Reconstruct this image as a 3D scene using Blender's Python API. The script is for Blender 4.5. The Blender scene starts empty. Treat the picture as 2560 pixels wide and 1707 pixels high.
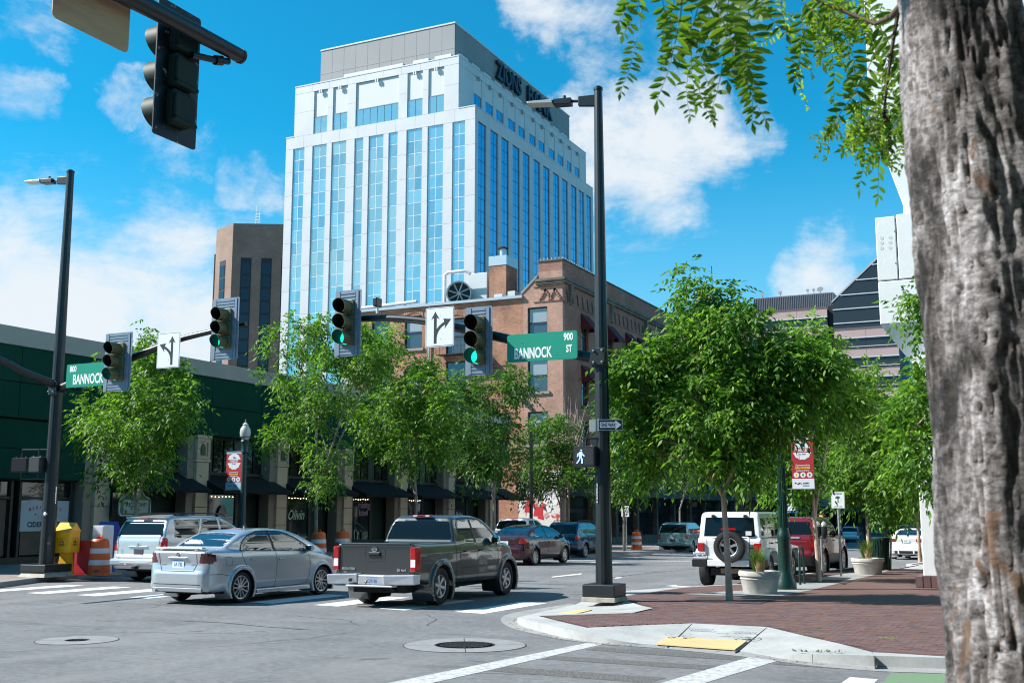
import bpy, math, random
import numpy as np
from mathutils import Vector, Matrix, noise as mnoise

S = bpy.context.scene
COL = S.collection
R = math.radians
rnd = random.Random(7)

# ---------------------------------------------------------------- camera
PITCH = math.atan((1283 - 853.5) / 2800.0)
YAW = R(25.5)
EYE = 1.8
cam_d = bpy.data.cameras.new("camera")
cam = bpy.data.objects.new("camera", cam_d)
COL.objects.link(cam)
cam.location = (0, 0, EYE)
cam.rotation_euler = (math.pi / 2 + PITCH, 0, YAW)
cam_d.sensor_width = 36.0
cam_d.lens = 2800 / 2560 * 36
cam_d.clip_start = 0.05
cam_d.clip_end = 3000
cam_d.dof.use_dof = True
cam_d.dof.focus_distance = 22.0
cam_d.dof.aperture_fstop = 6.0
S.camera = cam

# ---------------------------------------------------------------- light
S.view_settings.view_transform = 'Standard'
S.view_settings.look = 'None'
S.view_settings.gamma = 1.0
S.view_settings.use_curve_mapping = False
S.view_settings.exposure = 0.93
S.cycles.pixel_filter_type = 'BLACKMAN_HARRIS'; S.cycles.filter_width = 1.1
SUN_TO = Vector((-0.90, -0.43, 0.0)).normalized()
SUN_EL = R(41)
sun_dir = Vector((SUN_TO.x * math.cos(SUN_EL), SUN_TO.y * math.cos(SUN_EL), math.sin(SUN_EL)))
sd = bpy.data.lights.new("sun", 'SUN')
sd.energy = 5.0
sd.angle = R(0.5)
sd.color = (1.0, 0.955, 0.89)
so = bpy.data.objects.new("sun", sd)
COL.objects.link(so)
so.location = (-40, -20, 60)
so.rotation_euler = (-sun_dir).to_track_quat('-Z', 'Y').to_euler()

# measured points: a direction of sight (source-photo pixels) met with a plane of the street grid
_c, _s, _cy, _sy = math.cos(PITCH), math.sin(PITCH), math.cos(YAW), math.sin(YAW)
def sight(px, py):
    a = (px - 1280) / 2800.0; b = (853.5 - py) / 2800.0
    return Vector((a * _cy - _sy * _c + b * _sy * _s, a * _sy + _cy * _c - b * _cy * _s, _s + b * _c))
def _hit(px, py, k, v):
    r = sight(px, py); o = Vector((0, 0, EYE)); t = (v - o[k]) / r[k]
    return o + r * t
def on_x(px, py, x): return _hit(px, py, 0, x)
def on_y(px, py, y): return _hit(px, py, 1, y)
def on_z(px, py, z=0.0): return _hit(px, py, 2, z)
def fall(y): return -max(0.0, y - 36.0) * 0.0135          # the street falls gently away beyond the junction
def on_g(px, py, h=0.0):
    z = h
    for _ in range(30): p = _hit(px, py, 2, z); z = .5 * z + .5 * (fall(p.y) + h)
    return p

# ---------------------------------------------------------------- sky
W = bpy.data.worlds.new("World"); S.world = W; W.use_nodes = True
nt = W.node_tree; N = nt.nodes; Lk = nt.links
N.clear()
def nd(tree, t, **kw):
    n = tree.nodes.new(t)
    for k, v in kw.items():
        if k.startswith('i_'): n.inputs[k[2:].replace('_', ' ')].default_value = v
        else: setattr(n, k, v)
    return n
out = nd(nt, 'ShaderNodeOutputWorld'); bg = nd(nt, 'ShaderNodeBackground'); bg.inputs[1].default_value = 0.052
sky = nd(nt, 'ShaderNodeTexSky', sky_type='NISHITA', sun_disc=False, sun_elevation=SUN_EL, sun_rotation=R(244.5),
         altitude=800, air_density=1.0, dust_density=0.35, ozone_density=3.0)
tc = nd(nt, 'ShaderNodeTexCoord')
def mth(op, a, b=None, c=None, clamp=False):
    n = nd(nt, 'ShaderNodeMath', operation=op, use_clamp=clamp)
    for i, v in enumerate((a, b, c)):
        if v is None: continue
        if hasattr(v, 'is_linked') or hasattr(v, 'links'): Lk.new(v, n.inputs[i])
        else: n.inputs[i].default_value = v
    return n.outputs[0]
nrm = nd(nt, 'ShaderNodeVectorMath', operation='NORMALIZE'); Lk.new(tc.outputs['Generated'], nrm.inputs[0])
def wnoise(scale, detail, rough, vec=None, dist=0.0):
    n = nd(nt, 'ShaderNodeTexNoise'); n.inputs['Scale'].default_value = scale; n.inputs['Detail'].default_value = detail
    n.inputs['Roughness'].default_value = rough; n.inputs['Distortion'].default_value = dist
    Lk.new(vec or nrm.outputs[0], n.inputs['Vector']); return n
# stretched coordinates for wisps
mp = nd(nt, 'ShaderNodeMapping'); mp.inputs['Rotation'].default_value = (0.35, 0.25, 0.9); mp.inputs['Scale'].default_value = (1.0, 1.0, 2.3)
Lk.new(nrm.outputs[0], mp.inputs[0])
n1 = wnoise(7.0, 9, 0.62); n2 = wnoise(5.5, 8, 0.66, mp.outputs[0], 0.4); n3 = wnoise(2.3, 3, 0.5)
# warped direction so the cloud edges are ragged
wrp = nd(nt, 'ShaderNodeVectorMath', operation='MULTIPLY_ADD')
nw = wnoise(9.0, 6, 0.6)
sub = nd(nt, 'ShaderNodeVectorMath', operation='SUBTRACT'); Lk.new(nw.outputs['Color'], sub.inputs[0]); sub.inputs[1].default_value = (0.5, 0.5, 0.5)
Lk.new(sub.outputs[0], wrp.inputs[0]); wrp.inputs[1].default_value = (0.13, 0.13, 0.13); Lk.new(nrm.outputs[0], wrp.inputs[2])
wn = nd(nt, 'ShaderNodeVectorMath', operation='NORMALIZE'); Lk.new(wrp.outputs[0], wn.inputs[0])
def blob(px, py, rad, w, back=False):
    d = sight(px, py).normalized()
    if back: d.y = -d.y
    dot = nd(nt, 'ShaderNodeVectorMath', operation='DOT_PRODUCT'); Lk.new(wn.outputs[0], dot.inputs[0]); dot.inputs[1].default_value = d
    mr = nd(nt, 'ShaderNodeMapRange', interpolation_type='SMOOTHSTEP')
    Lk.new(dot.outputs['Value'], mr.inputs['Value'])
    mr.inputs['From Min'].default_value = math.cos(R(rad * .82)); mr.inputs['From Max'].default_value = math.cos(R(rad * 0.10))
    mr.inputs['To Min'].default_value = 0; mr.inputs['To Max'].default_value = w
    return mr.outputs[0]
blobs = [(1560, 400, 6.5, .95), (1700, 350, 6, .92), (1480, 470, 5, .75), (1850, 310, 3.6, .6), (1640, 480, 5, .8), (1430, 300, 3.5, .6), (1760, 430, 3.5, .5), (1560, 640, 6, .42), (1680, 720, 6, .36),
         (1390, 10, 4, .8), (1500, 20, 4, .75), (1560, 110, 4, .55), (1660, 150, 3.5, .5), (1820, 10, 5, .6), (2080, 670, 4.4, .75), (1980, 720, 3.4, .65), (2160, 630, 3.5, .55),
         (100, 700, 10, .85), (330, 640, 8, .8), (480, 760, 7, .8), (150, 820, 9, .9), (420, 560, 4, .6), (560, 640, 4, .5), (800, 1000, 12, .5),
         (40, 300, 3.4, .55), (90, 330, 2.2, .5), (300, 250, 2.4, .65), (60, 60, 3, .4), (430, 390, 2.6, .52), (350, 350, 2.2, .5), (520, 400, 2.4, .45), (620, 470, 3, .6), (680, 490, 2.6, .5), (170, 390, 2.4, .5), (2050, 180, 2, .4),
         (760, 420, 8, .62, 1), (900, 600, 9, .7, 1), (1120, 380, 7, .55, 1), (1000, 250, 6, .5, 1), (700, 650, 9, .6, 1), (1200, 650, 9, .6, 1)]
acc = None
for b in blobs:
    o = blob(*b); acc = o if acc is None else mth('MAXIMUM', acc, o)
f1 = mth('SUBTRACT', n1.outputs[0], 0.5); f2 = mth('SUBTRACT', n2.outputs[0], 0.5)
# a general scatter of fair-weather clouds everywhere else
gen = mth('MULTIPLY', mth('SUBTRACT', n3.outputs[0], 0.60), 3.2, clamp=True)
dens = mth('ADD', mth('MULTIPLY', mth('MAXIMUM', acc, mth('MULTIPLY', gen, 0.5)), 1.0), mth('ADD', mth('MULTIPLY', f1, 1.1), mth('MULTIPLY', f2, 1.7)))
cf = nd(nt, 'ShaderNodeMapRange', interpolation_type='SMOOTHSTEP'); Lk.new(dens, cf.inputs['Value'])
cf.inputs['From Min'].default_value = 0.34; cf.inputs['From Max'].default_value = 1.02; cf.inputs['To Max'].default_value = 0.97
# haze low over the horizon
sep = nd(nt, 'ShaderNodeSeparateXYZ'); Lk.new(nrm.outputs[0], sep.inputs[0])
hz = nd(nt, 'ShaderNodeMapRange', interpolation_type='SMOOTHSTEP'); Lk.new(sep.outputs[2], hz.inputs['Value'])
hz.inputs['From Min'].default_value = 0.34; hz.inputs['From Max'].default_value = 0.02; hz.inputs['To Max'].default_value = 0.5
tint = nd(nt, 'ShaderNodeMix', data_type='RGBA', blend_type='MULTIPLY'); tint.inputs['Factor'].default_value = 1.0
Lk.new(sky.outputs[0], tint.inputs['A']); tint.inputs['B'].default_value = (0.12, 1.72, 1.92, 1)
mh = nd(nt, 'ShaderNodeMix', data_type='RGBA'); Lk.new(hz.outputs[0], mh.inputs['Factor']); Lk.new(tint.outputs['Result'], mh.inputs['A']); mh.inputs['B'].default_value = (6.0, 8.4, 9.6, 1)
mc = nd(nt, 'ShaderNodeMix', data_type='RGBA'); Lk.new(cf.outputs[0], mc.inputs['Factor']); Lk.new(mh.outputs['Result'], mc.inputs['A']); mc.inputs['B'].default_value = (8.6, 9.2, 9.7, 1)
Lk.new(mc.outputs['Result'], bg.inputs[0]); Lk.new(bg.outputs[0], out.inputs[0])

# ---------------------------------------------------------------- materials
MATS = {}
def mat(name, col, rough=0.6, metal=0.0, col2=None, nscale=4.0, npos=(0.35, 0.65), bump=None, coat=0.0, emit=None, spec=0.5, island=None, detail=5, stretch=None, trans=0.0, rough2=None):
    if name in MATS: return MATS[name]
    m = bpy.data.materials.new(name); m.use_nodes = True; t = m.node_tree; b = t.nodes['Principled BSDF']
    c4 = (*col, 1); b.inputs['Base Color'].default_value = c4
    b.inputs['Roughness'].default_value = rough; b.inputs['Metallic'].default_value = metal
    b.inputs['Coat Weight'].default_value = coat; b.inputs['Coat Roughness'].default_value = 0.04
    b.inputs['Specular IOR Level'].default_value = spec
    if trans: b.inputs['Transmission Weight'].default_value = trans
    if emit: b.inputs['Emission Color'].default_value = (*emit[0], 1); b.inputs['Emission Strength'].default_value = emit[1]
    vec = None
    if col2 or bump:
        tcn = t.nodes.new('ShaderNodeTexCoord'); vec = tcn.outputs['Object']
        if stretch:
            mpn = t.nodes.new('ShaderNodeMapping'); mpn.inputs['Scale'].default_value = stretch; t.links.new(vec, mpn.inputs[0]); vec = mpn.outputs[0]
    if col2:
        n = t.nodes.new('ShaderNodeTexNoise'); n.inputs['Scale'].default_value = nscale; n.inputs['Detail'].default_value = detail; n.inputs['Roughness'].default_value = 0.6
        t.links.new(vec, n.inputs['Vector'])
        cr = t.nodes.new('ShaderNodeValToRGB'); cr.color_ramp.elements[0].position = npos[0]; cr.color_ramp.elements[1].position = npos[1]
        cr.color_ramp.elements[0].color = c4; cr.color_ramp.elements[1].color = (*col2, 1)
        t.links.new(n.outputs[0], cr.inputs[0]); src = cr.outputs[0]
        if rough2 is not None:
            mr = t.nodes.new('ShaderNodeMapRange'); mr.inputs['From Min'].default_value = npos[0]; mr.inputs['From Max'].default_value = npos[1]
            mr.inputs['To Min'].default_value = rough; mr.inputs['To Max'].default_value = rough2
            t.links.new(n.outputs[0], mr.inputs[0]); t.links.new(mr.outputs[0], b.inputs['Roughness'])
    else: src = None
    if island:
        g = t.nodes.new('ShaderNodeObjectInfo' if island[0] == 'obj' else 'ShaderNodeNewGeometry')
        o = g.outputs['Random'] if island[0] == 'obj' else g.outputs['Random Per Island']
        cr = t.nodes.new('ShaderNodeValToRGB'); el = cr.color_ramp.elements
        cs = island[1]
        while len(el) < len(cs): el.new(0.5)
        for i, c in enumerate(cs): el[i].position = i / (len(cs) - 1); el[i].color = (*c, 1)
        t.links.new(o, cr.inputs[0])
        if src:
            mx = t.nodes.new('ShaderNodeMix'); mx.data_type = 'RGBA'; mx.blend_type = 'MULTIPLY'; mx.inputs['Factor'].default_value = 1
            t.links.new(src, mx.inputs['A']); t.links.new(cr.outputs[0], mx.inputs['B']); src = mx.outputs['Result']
        else: src = cr.outputs[0]
    if src: t.links.new(src, b.inputs['Base Color'])
    if bump:
        n = t.nodes.new('ShaderNodeTexNoise'); n.inputs['Scale'].default_value = bump[0]; n.inputs['Detail'].default_value = 6
        t.links.new(vec, n.inputs['Vector']); bp = t.nodes.new('ShaderNodeBump'); bp.inputs['Strength'].default_value = bump[1]; bp.inputs['Distance'].default_value = bump[2] if len(bump) > 2 else 0.01
        t.links.new(n.outputs[0], bp.inputs['Height']); t.links.new(bp.outputs[0], b.inputs['Normal'])
    MATS[name] = m
    return m

def leafmat(name, cols, trans=0.35):
    if name in MATS: return MATS[name]
    m = mat(name, cols[0], 0.55, island=('isl', cols), spec=0.35)
    t = m.node_tree; b = t.nodes['Principled BSDF']; src = b.inputs['Base Color'].links[0].from_socket
    tr = t.nodes.new('ShaderNodeBsdfTranslucent'); mul = t.nodes.new('ShaderNodeMix'); mul.data_type = 'RGBA'; mul.blend_type = 'MULTIPLY'; mul.inputs['Factor'].default_value = 1
    t.links.new(src, mul.inputs['A']); mul.inputs['B'].default_value = (2.2, 2.3, 1.0, 1); t.links.new(mul.outputs['Result'], tr.inputs[0])
    ms = t.nodes.new('ShaderNodeMixShader'); ms.inputs[0].default_value = trans
    t.links.new(b.outputs[0], ms.inputs[1]); t.links.new(tr.outputs[0], ms.inputs[2])
    o = [n for n in t.nodes if n.type == 'OUTPUT_MATERIAL'][0]; t.links.new(ms.outputs[0], o.inputs[0])
    return m

def brickmat(name, c1, c2, mortar, bw=0.215, bh=0.075, msize=0.008, stain=0.35, plan=False):
    m = bpy.data.materials.new(name); m.use_nodes = True; t = m.node_tree; b = t.nodes['Principled BSDF']; b.inputs['Roughness'].default_value = 0.85
    tcn = t.nodes.new('ShaderNodeTexCoord'); sp = t.nodes.new('ShaderNodeSeparateXYZ'); t.links.new(tcn.outputs['Object'], sp.inputs[0])
    cb = t.nodes.new('ShaderNodeCombineXYZ')
    if plan: t.links.new(sp.outputs[0], cb.inputs[0]); t.links.new(sp.outputs[1], cb.inputs[1])
    else:
        ad = t.nodes.new('ShaderNodeMath'); t.links.new(sp.outputs[0], ad.inputs[0]); t.links.new(sp.outputs[1], ad.inputs[1])
        t.links.new(ad.outputs[0], cb.inputs[0]); t.links.new(sp.outputs[2], cb.inputs[1])
    br = t.nodes.new('ShaderNodeTexBrick'); t.links.new(cb.outputs[0], br.inputs['Vector'])
    br.inputs['Color1'].default_value = (*c1, 1); br.inputs['Color2'].default_value = (*c2, 1); br.inputs['Mortar'].default_value = (*mortar, 1)
    br.inputs['Scale'].default_value = 1; br.inputs['Mortar Size'].default_value = msize; br.inputs['Brick Width'].default_value = bw; br.inputs['Row Height'].default_value = bh
    n = t.nodes.new('ShaderNodeTexNoise'); n.inputs['Scale'].default_value = 0.45; n.inputs['Detail'].default_value = 8; n.inputs['Roughness'].default_value = 0.65; t.links.new(tcn.outputs['Object'], n.inputs['Vector'])
    mr = t.nodes.new('ShaderNodeMapRange'); t.links.new(n.outputs[0], mr.inputs[0]); mr.inputs['From Min'].default_value = 0.3; mr.inputs['From Max'].default_value = 0.7
    mr.inputs['To Min'].default_value = 1 - stain; mr.inputs['To Max'].default_value = 1 + stain * 0.6
    mx = t.nodes.new('ShaderNodeVectorMath'); mx.operation = 'MULTIPLY'; t.links.new(br.outputs[0], mx.inputs[0]); t.links.new(mr.outputs[0], mx.inputs[1])
    t.links.new(mx.outputs[0], b.inputs['Base Color'])
    bp = t.nodes.new('ShaderNodeBump'); bp.invert = True; bp.inputs['Strength'].default_value = 0.6; bp.inputs['Distance'].default_value = 0.01; t.links.new(br.outputs['Fac'], bp.inputs['Height']); t.links.new(bp.outputs[0], b.inputs['Normal'])
    MATS[name] = m
    return m

# ---------------------------------------------------------------- mesh tools
class MB:
    def __init__(s): s.v = []; s.f = []; s.m = []
    def add(s, vs, fs, m=0):
        o = len(s.v); s.v.extend(vs); s.f.extend([tuple(i + o for i in f) for f in fs]); s.m.extend([m] * len(fs)); return s
    def box(s, x0, x1, y0, y1, z0, z1, m=0):
        return s.add([(x0, y0, z0), (x1, y0, z0), (x1, y1, z0), (x0, y1, z0), (x0, y0, z1), (x1, y0, z1), (x1, y1, z1), (x0, y1, z1)],
                     [(0, 3, 2, 1), (4, 5, 6, 7), (0, 1, 5, 4), (1, 2, 6, 5), (2, 3, 7, 6), (3, 0, 4, 7)], m)
    def hexa(s, b4, t4, m=0):
        return s.add([tuple(p) for p in b4] + [tuple(p) for p in t4], [(0, 3, 2, 1), (4, 5, 6, 7), (0, 1, 5, 4), (1, 2, 6, 5), (2, 3, 7, 6), (3, 0, 4, 7)], m)
    def tube(s, pts, rad, n=10, m=0, caps=True):
        pts = [Vector(p) for p in pts]
        if not hasattr(rad, '__len__'): rad = [rad] * len(pts)
        ref = None; vs = []
        for i, p in enumerate(pts):
            d = (pts[min(i + 1, len(pts) - 1)] - pts[max(i - 1, 0)])
            if d.length < 1e-9: d = Vector((0, 0, 1))
            d.normalize()
            if ref is None: ref = Vector((0, 0, 1)) if abs(d.z) < 0.9 else Vector((1, 0, 0))
            a = d.cross(ref).normalized(); b = d.cross(a); ref = a.cross(d)
            for k in range(n):
                t = 2 * math.pi * k / n
                vs.append(tuple(p + (a * math.cos(t) + b * math.sin(t)) * rad[i]))
        fs = []
        for i in range(len(pts) - 1):
            for k in range(n):
                k2 = (k + 1) % n; fs.append((i * n + k, (i + 1) * n + k, (i + 1) * n + k2, i * n + k2))
        if caps:
            fs.append(tuple(range(n))); fs.append(tuple((len(pts) - 1) * n + k for k in range(n - 1, -1, -1)))
        return s.add(vs, fs, m)
    def cyl(s, p0, p1, r0, r1=None, n=16, m=0): return s.tube([p0, p1], [r0, r0 if r1 is None else r1], n, m)
    def lathe(s, prof, n=24, m=0, M=None, cap0=True, cap1=True):
        vs = []
        for r, z in prof:
            for k in range(n):
                t = 2 * math.pi * k / n; p = Vector((r * math.cos(t), r * math.sin(t), z))
                vs.append(tuple(M @ p) if M else tuple(p))
        fs = []
        for i in range(len(prof) - 1):
            for k in range(n):
                k2 = (k + 1) % n; fs.append((i * n + k, i * n + k2, (i + 1) * n + k2, (i + 1) * n + k))
        if cap0: fs.append(tuple(range(n - 1, -1, -1)))
        if cap1: fs.append(tuple((len(prof) - 1) * n + k for k in range(n)))
        return s.add(vs, fs, m)
    def prism(s, poly, d, M, m=0):
        """poly: 2D outline (u,v), extruded from w=0 to w=d in frame M (counter-clockwise seen from +w when d>0)"""
        n = len(poly); a = sum(poly[i][0] * poly[(i + 1) % n][1] - poly[(i + 1) % n][0] * poly[i][1] for i in range(n))
        if (a < 0) != (d < 0): poly = poly[::-1]
        vs = [tuple(M @ Vector((u, v, 0))) for u, v in poly] + [tuple(M @ Vector((u, v, d))) for u, v in poly]
        fs = [tuple(range(n - 1, -1, -1)), tuple(range(n, 2 * n))] + [(i, (i + 1) % n, n + (i + 1) % n, n + i) for i in range(n)]
        return s.add(vs, fs, m)
    def build(s, name, mats, parent=None, smooth=None, bevel=0.0, loc=None, M=None, kind=None):
        me = bpy.data.meshes.new(name); me.from_pydata(s.v, [], s.f); 
        if not hasattr(mats, '__len__'): mats = [mats]
        for m in mats: me.materials.append(m)
        if len(mats) > 1: me.polygons.foreach_set('material_index', s.m)
        if smooth:
            me.polygons.foreach_set('use_smooth', [True] * len(me.polygons)); me.set_sharp_from_angle(angle=R(smooth))
        me.update()
        o = bpy.data.objects.new(name, me); COL.objects.link(o)
        if parent: o.parent = parent
        if M is not None: o.matrix_local = M
        elif loc is not None: o.location = loc
        if bevel: bv = o.modifiers.new('bevel', 'BEVEL'); bv.width = bevel; bv.segments = 2; bv.limit_method = 'ANGLE'
        if kind: o['kind'] = kind
        return o

def frame(o, u, v, w=None):
    u = Vector(u).normalized(); v = Vector(v).normalized(); w = Vector(w).normalized() if w else u.cross(v)
    M = Matrix.Identity(4)
    for i in range(3): M[i][0] = u[i]; M[i][1] = v[i]; M[i][2] = w[i]; M[i][3] = o[i]
    return M
def F_front(x, y, z): return frame((x, y, z), (1, 0, 0), (0, 0, 1))       # faces -y
def F_east(x, y, z): return frame((x, y, z), (0, 1, 0), (0, 0, 1))        # faces +x
def F_up(x, y, z): return frame((x, y, z), (1, 0, 0), (0, 1, 0))

def tag(o, label=None, cat=None, group=None, kind=None):
    if label: o['label'] = label
    if cat: o['category'] = cat
    if group: o['group'] = group
    if kind: o['kind'] = kind
    return o
def thing(name, label, cat, loc=(0, 0, 0), rz=0.0, group=None):
    o = bpy.data.objects.new(name, None); COL.objects.link(o); o.location = loc; o.rotation_euler = (0, 0, rz); o.empty_display_size = 0.3
    return tag(o, label, cat, group)
def inst(name, me, parent, loc=(0, 0, 0), M=None):
    o = bpy.data.objects.new(name, me); COL.objects.link(o); o.parent = parent
    if M is not None: o.matrix_local = M
    else: o.location = loc
    return o
def copy_tree(o, label=None, loc=None, rz=None, parent=None):
    c = o.copy(); COL.objects.link(c)
    if parent: c.parent = parent
    if label: c['label'] = label
    if loc is not None: c.location = loc
    if rz is not None: c.rotation_euler = (0, 0, rz)
    for ch in list(o.children): copy_tree(ch, parent=c)
    return c
_txt = {}
def text(body, size, M, m, parent, name='lettering', sx=1.0, align='CENTER', bold=0.0, depth=0.003, shear=0.0):
    key = (body, round(size, 4), round(sx, 3), align, bold, depth, shear, m.name)
    if key not in _txt:
        cu = bpy.data.curves.new('t', 'FONT'); cu.body = body; cu.size = size; cu.align_x = align; cu.align_y = 'CENTER'; cu.extrude = depth; cu.offset = bold; cu.resolution_u = 3; cu.shear = shear
        ob = bpy.data.objects.new('t', cu); COL.objects.link(ob)
        dg = bpy.context.evaluated_depsgraph_get(); me = bpy.data.meshes.new_from_object(ob.evaluated_get(dg))
        bpy.data.objects.remove(ob); bpy.data.curves.remove(cu)
        me.name = name; me.materials.clear(); me.materials.append(m); me.transform(Matrix.Diagonal((sx, 1, 1, 1)))
        _txt[key] = me
    return inst(name, _txt[key], parent, M=M)

def npmesh(name, verts, faces, mats, parent=None, smooth=False, midx=None):
    """faces: (n,4) or (n,3) int array"""
    me = bpy.data.meshes.new(name); nf, k = faces.shape
    me.vertices.add(len(verts)); me.vertices.foreach_set('co', np.ascontiguousarray(verts, dtype=np.float32).ravel())
    me.loops.add(nf * k); me.loops.foreach_set('vertex_index', faces.astype(np.int32).ravel())
    me.polygons.add(nf); me.polygons.foreach_set('loop_start', np.arange(0, nf * k, k, dtype=np.int32))
    if hasattr(mats, '__len__'):
        for m in mats: me.materials.append(m)
    else: me.materials.append(mats)
    if midx is not None: me.polygons.foreach_set('material_index', midx.astype(np.int32))
    me.update(calc_edges=True); me.validate()
    if smooth:
        me.polygons.foreach_set('use_smooth', [True] * nf)
        if smooth is not True: me.set_sharp_from_angle(angle=R(smooth))
    o = bpy.data.objects.new(name, me); COL.objects.link(o)
    if parent: o.parent = parent
    return o
# ================================================================= vehicles
def psdf(px, py, poly):
    """signed distance to a closed polygon, negative inside (vectorised)"""
    P = np.asarray(poly, dtype=np.float64); d = np.full(px.shape, 1e9); s = np.ones(px.shape)
    n = len(P); j = n - 1
    for i in range(n):
        ex, ey = P[j] - P[i]; wx = px - P[i][0]; wy = py - P[i][1]
        t = np.clip((wx * ex + wy * ey) / (ex * ex + ey * ey + 1e-12), 0, 1)
        bx = wx - ex * t; by = wy - ey * t; d = np.minimum(d, bx * bx + by * by)
        c1 = py >= P[i][1]; c2 = py < P[j][1]; c3 = ex * wy > ey * wx
        al = c1 & c2 & c3; no = (~c1) & (~c2) & (~c3)
        s = np.where(al | no, -s, s); j = i
    return s * np.sqrt(d)
def smx(a, b, k):
    h = np.maximum(k - np.abs(a - b), 0) / k
    return np.maximum(a, b) + h * h * k * 0.25
def smn(a, b, k): return -smx(-a, -b, k)
def mirror(half): return list(half) + [(-w, z) for w, z in reversed(half)]

class CarShape:
    def __init__(s, c):
        s.c = c; s.W2 = c['W'] / 2
        s.planB = [(y, w) for y, w in c['plan']] + [(y, -w) for y, w in reversed(c['plan'])]
        s.planG = [(y, w) for y, w in c['planG']] + [(y, -w) for y, w in reversed(c['planG'])]
        s.secB = mirror([(w, z) for z, w in c['secB']]); s.secG = mirror([(w, z) for z, w in c['secG']])
    def f(s, x, y, z):
        c = s.c; kb = c.get('kb', .07); kg = c.get('kg', .06)
        if x.ndim == 3 and x.shape[0] == 1:
            pass
        sb = psdf(y + 0 * z, z + 0 * y, c['polyB']); pb = psdf(y + 0 * x, x + 0 * y, s.planB); cb = psdf(x + 0 * z, z + 0 * x, s.secB)
        fb = smx(smx(sb, pb, kb), cb, kb)
        sg = psdf(y + 0 * z, z + 0 * y, c['polyG']); pg = psdf(y + 0 * x, x + 0 * y, s.planG); cg = psdf(x + 0 * z, z + 0 * x, s.secG)
        fg = smx(smx(sg, pg, kg), cg, kg)
        f = smn(fb, fg, c.get('kj', .04))
        ax = np.abs(x)
        for wy in c['axles']:
            r = np.sqrt((y - wy) ** 2 + (z - c['R']) ** 2); fl = c.get('flare', 0.012)
            if fl > 0: f = smn(f, np.maximum(np.maximum(r - (c['R'] + c.get('archw', .10)), ax - (s.W2 + fl)), .5 - ax), .05)
            f = np.maximum(f, -np.maximum(r - (c['R'] + .045), (s.W2 - .30) - ax))
        if 'cut' in c:
            for (x1, y0, y1, z0) in c['cut']:
                f = np.maximum(f, -np.maximum(np.maximum(ax - x1, np.maximum(y0 - y, y - y1)), z0 - z))
        return f
    def mesh(s):
        c = s.c; h = c['cell']; L = c['L']
        X = np.arange(-s.W2 - 3 * h, s.W2 + 3.01 * h, h); Y = np.arange(-3 * h, L + 3 * h, h); Z = np.arange(.1, c['H'] + 3 * h, h)
        F = s.f(X[:, None, None], Y[None, :, None], Z[None, None, :])
        I = F < 0; nx, ny, nz = F.shape
        act = np.zeros((nx - 1, ny - 1, nz - 1), bool); cnt = np.zeros(act.shape, np.int8)
        for a in (0, 1):
            for b in (0, 1):
                for d in (0, 1): cnt += I[a:nx - 1 + a, b:ny - 1 + b, d:nz - 1 + d]
        act = (cnt > 0) & (cnt < 8)
        idx = -np.ones(act.shape, np.int64); idx[act] = np.arange(act.sum())
        ci = np.argwhere(act)
        pos = np.zeros((len(ci), 3)); num = np.zeros(len(ci))
        base = ci
        for ax in range(3):
            o = [k for k in range(3) if k != ax]
            for a in (0, 1):
                for b in (0, 1):
                    p0 = base.copy(); p0[:, o[0]] += a; p0[:, o[1]] += b; p1 = p0.copy(); p1[:, ax] += 1
                    f0 = F[tuple(p0.T)]; f1 = F[tuple(p1.T)]; m = (f0 < 0) != (f1 < 0)
                    t = np.where(m, f0 / np.where(m, f0 - f1, 1), 0)
                    q = p0.astype(float); q[:, ax] += t; pos += q * m[:, None]; num += m
        pos /= num[:, None]
        V = np.stack([X[0] + pos[:, 0] * h, Y[0] + pos[:, 1] * h, Z[0] + pos[:, 2] * h], 1)
        faces = []
        for ax in range(3):
            o = [k for k in range(3) if k != ax]
            sl0 = [slice(None)] * 3; sl1 = [slice(None)] * 3; sl0[ax] = slice(0, -1); sl1[ax] = slice(1, None)
            e = I[tuple(sl0)] != I[tuple(sl1)]
            ps = np.argwhere(e); ok = (ps[:, o[0]] > 0) & (ps[:, o[1]] > 0) & (ps[:, o[0]] < F.shape[o[0]] - 1) & (ps[:, o[1]] < F.shape[o[1]] - 1); ps = ps[ok]
            ins = I[tuple(ps.T)]
            def c_(da, db):
                q = ps.copy(); q[:, o[0]] += da; q[:, o[1]] += db; return idx[tuple(q.T)]
            q = np.stack([c_(-1, -1), c_(0, -1), c_(0, 0), c_(-1, 0)], 1)
            fl = ins if ax != 1 else ~ins
            q[~fl] = q[~fl][:, ::-1]; faces.append(q)
        Q = np.concatenate(faces); Q = Q[(Q >= 0).all(1)]
        V = s.newton(V, 3)
        return V, Q
    def grad(s, V, e=2e-3):
        g = np.zeros_like(V); x, y, z = V.T
        g[:, 0] = s.f(x + e, y, z) - s.f(x - e, y, z); g[:, 1] = s.f(x, y + e, z) - s.f(x, y - e, z); g[:, 2] = s.f(x, y, z + e) - s.f(x, y, z - e)
        return g / (2 * e)
    def newton(s, V, it):
        h = s.c['cell']
        for _ in range(it):
            g = s.grad(V); f = s.f(*V.T); st = g * (f / np.maximum((g * g).sum(1), .2))[:, None]
            l = np.linalg.norm(st, axis=1); st *= np.minimum(1, .5 * h / np.maximum(l, 1e-9))[:, None]; V = V - st
        return V
    def side(s, pts, sign=1, off=.003):
        p = np.array(pts, float); x = np.full(len(p), s.W2 + .25)
        for _ in range(40): x -= .8 * s.f(x, p[:, 0], p[:, 1])
        return [(sign * (a + off), b[0], b[1]) for a, b in zip(x, p)]
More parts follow.
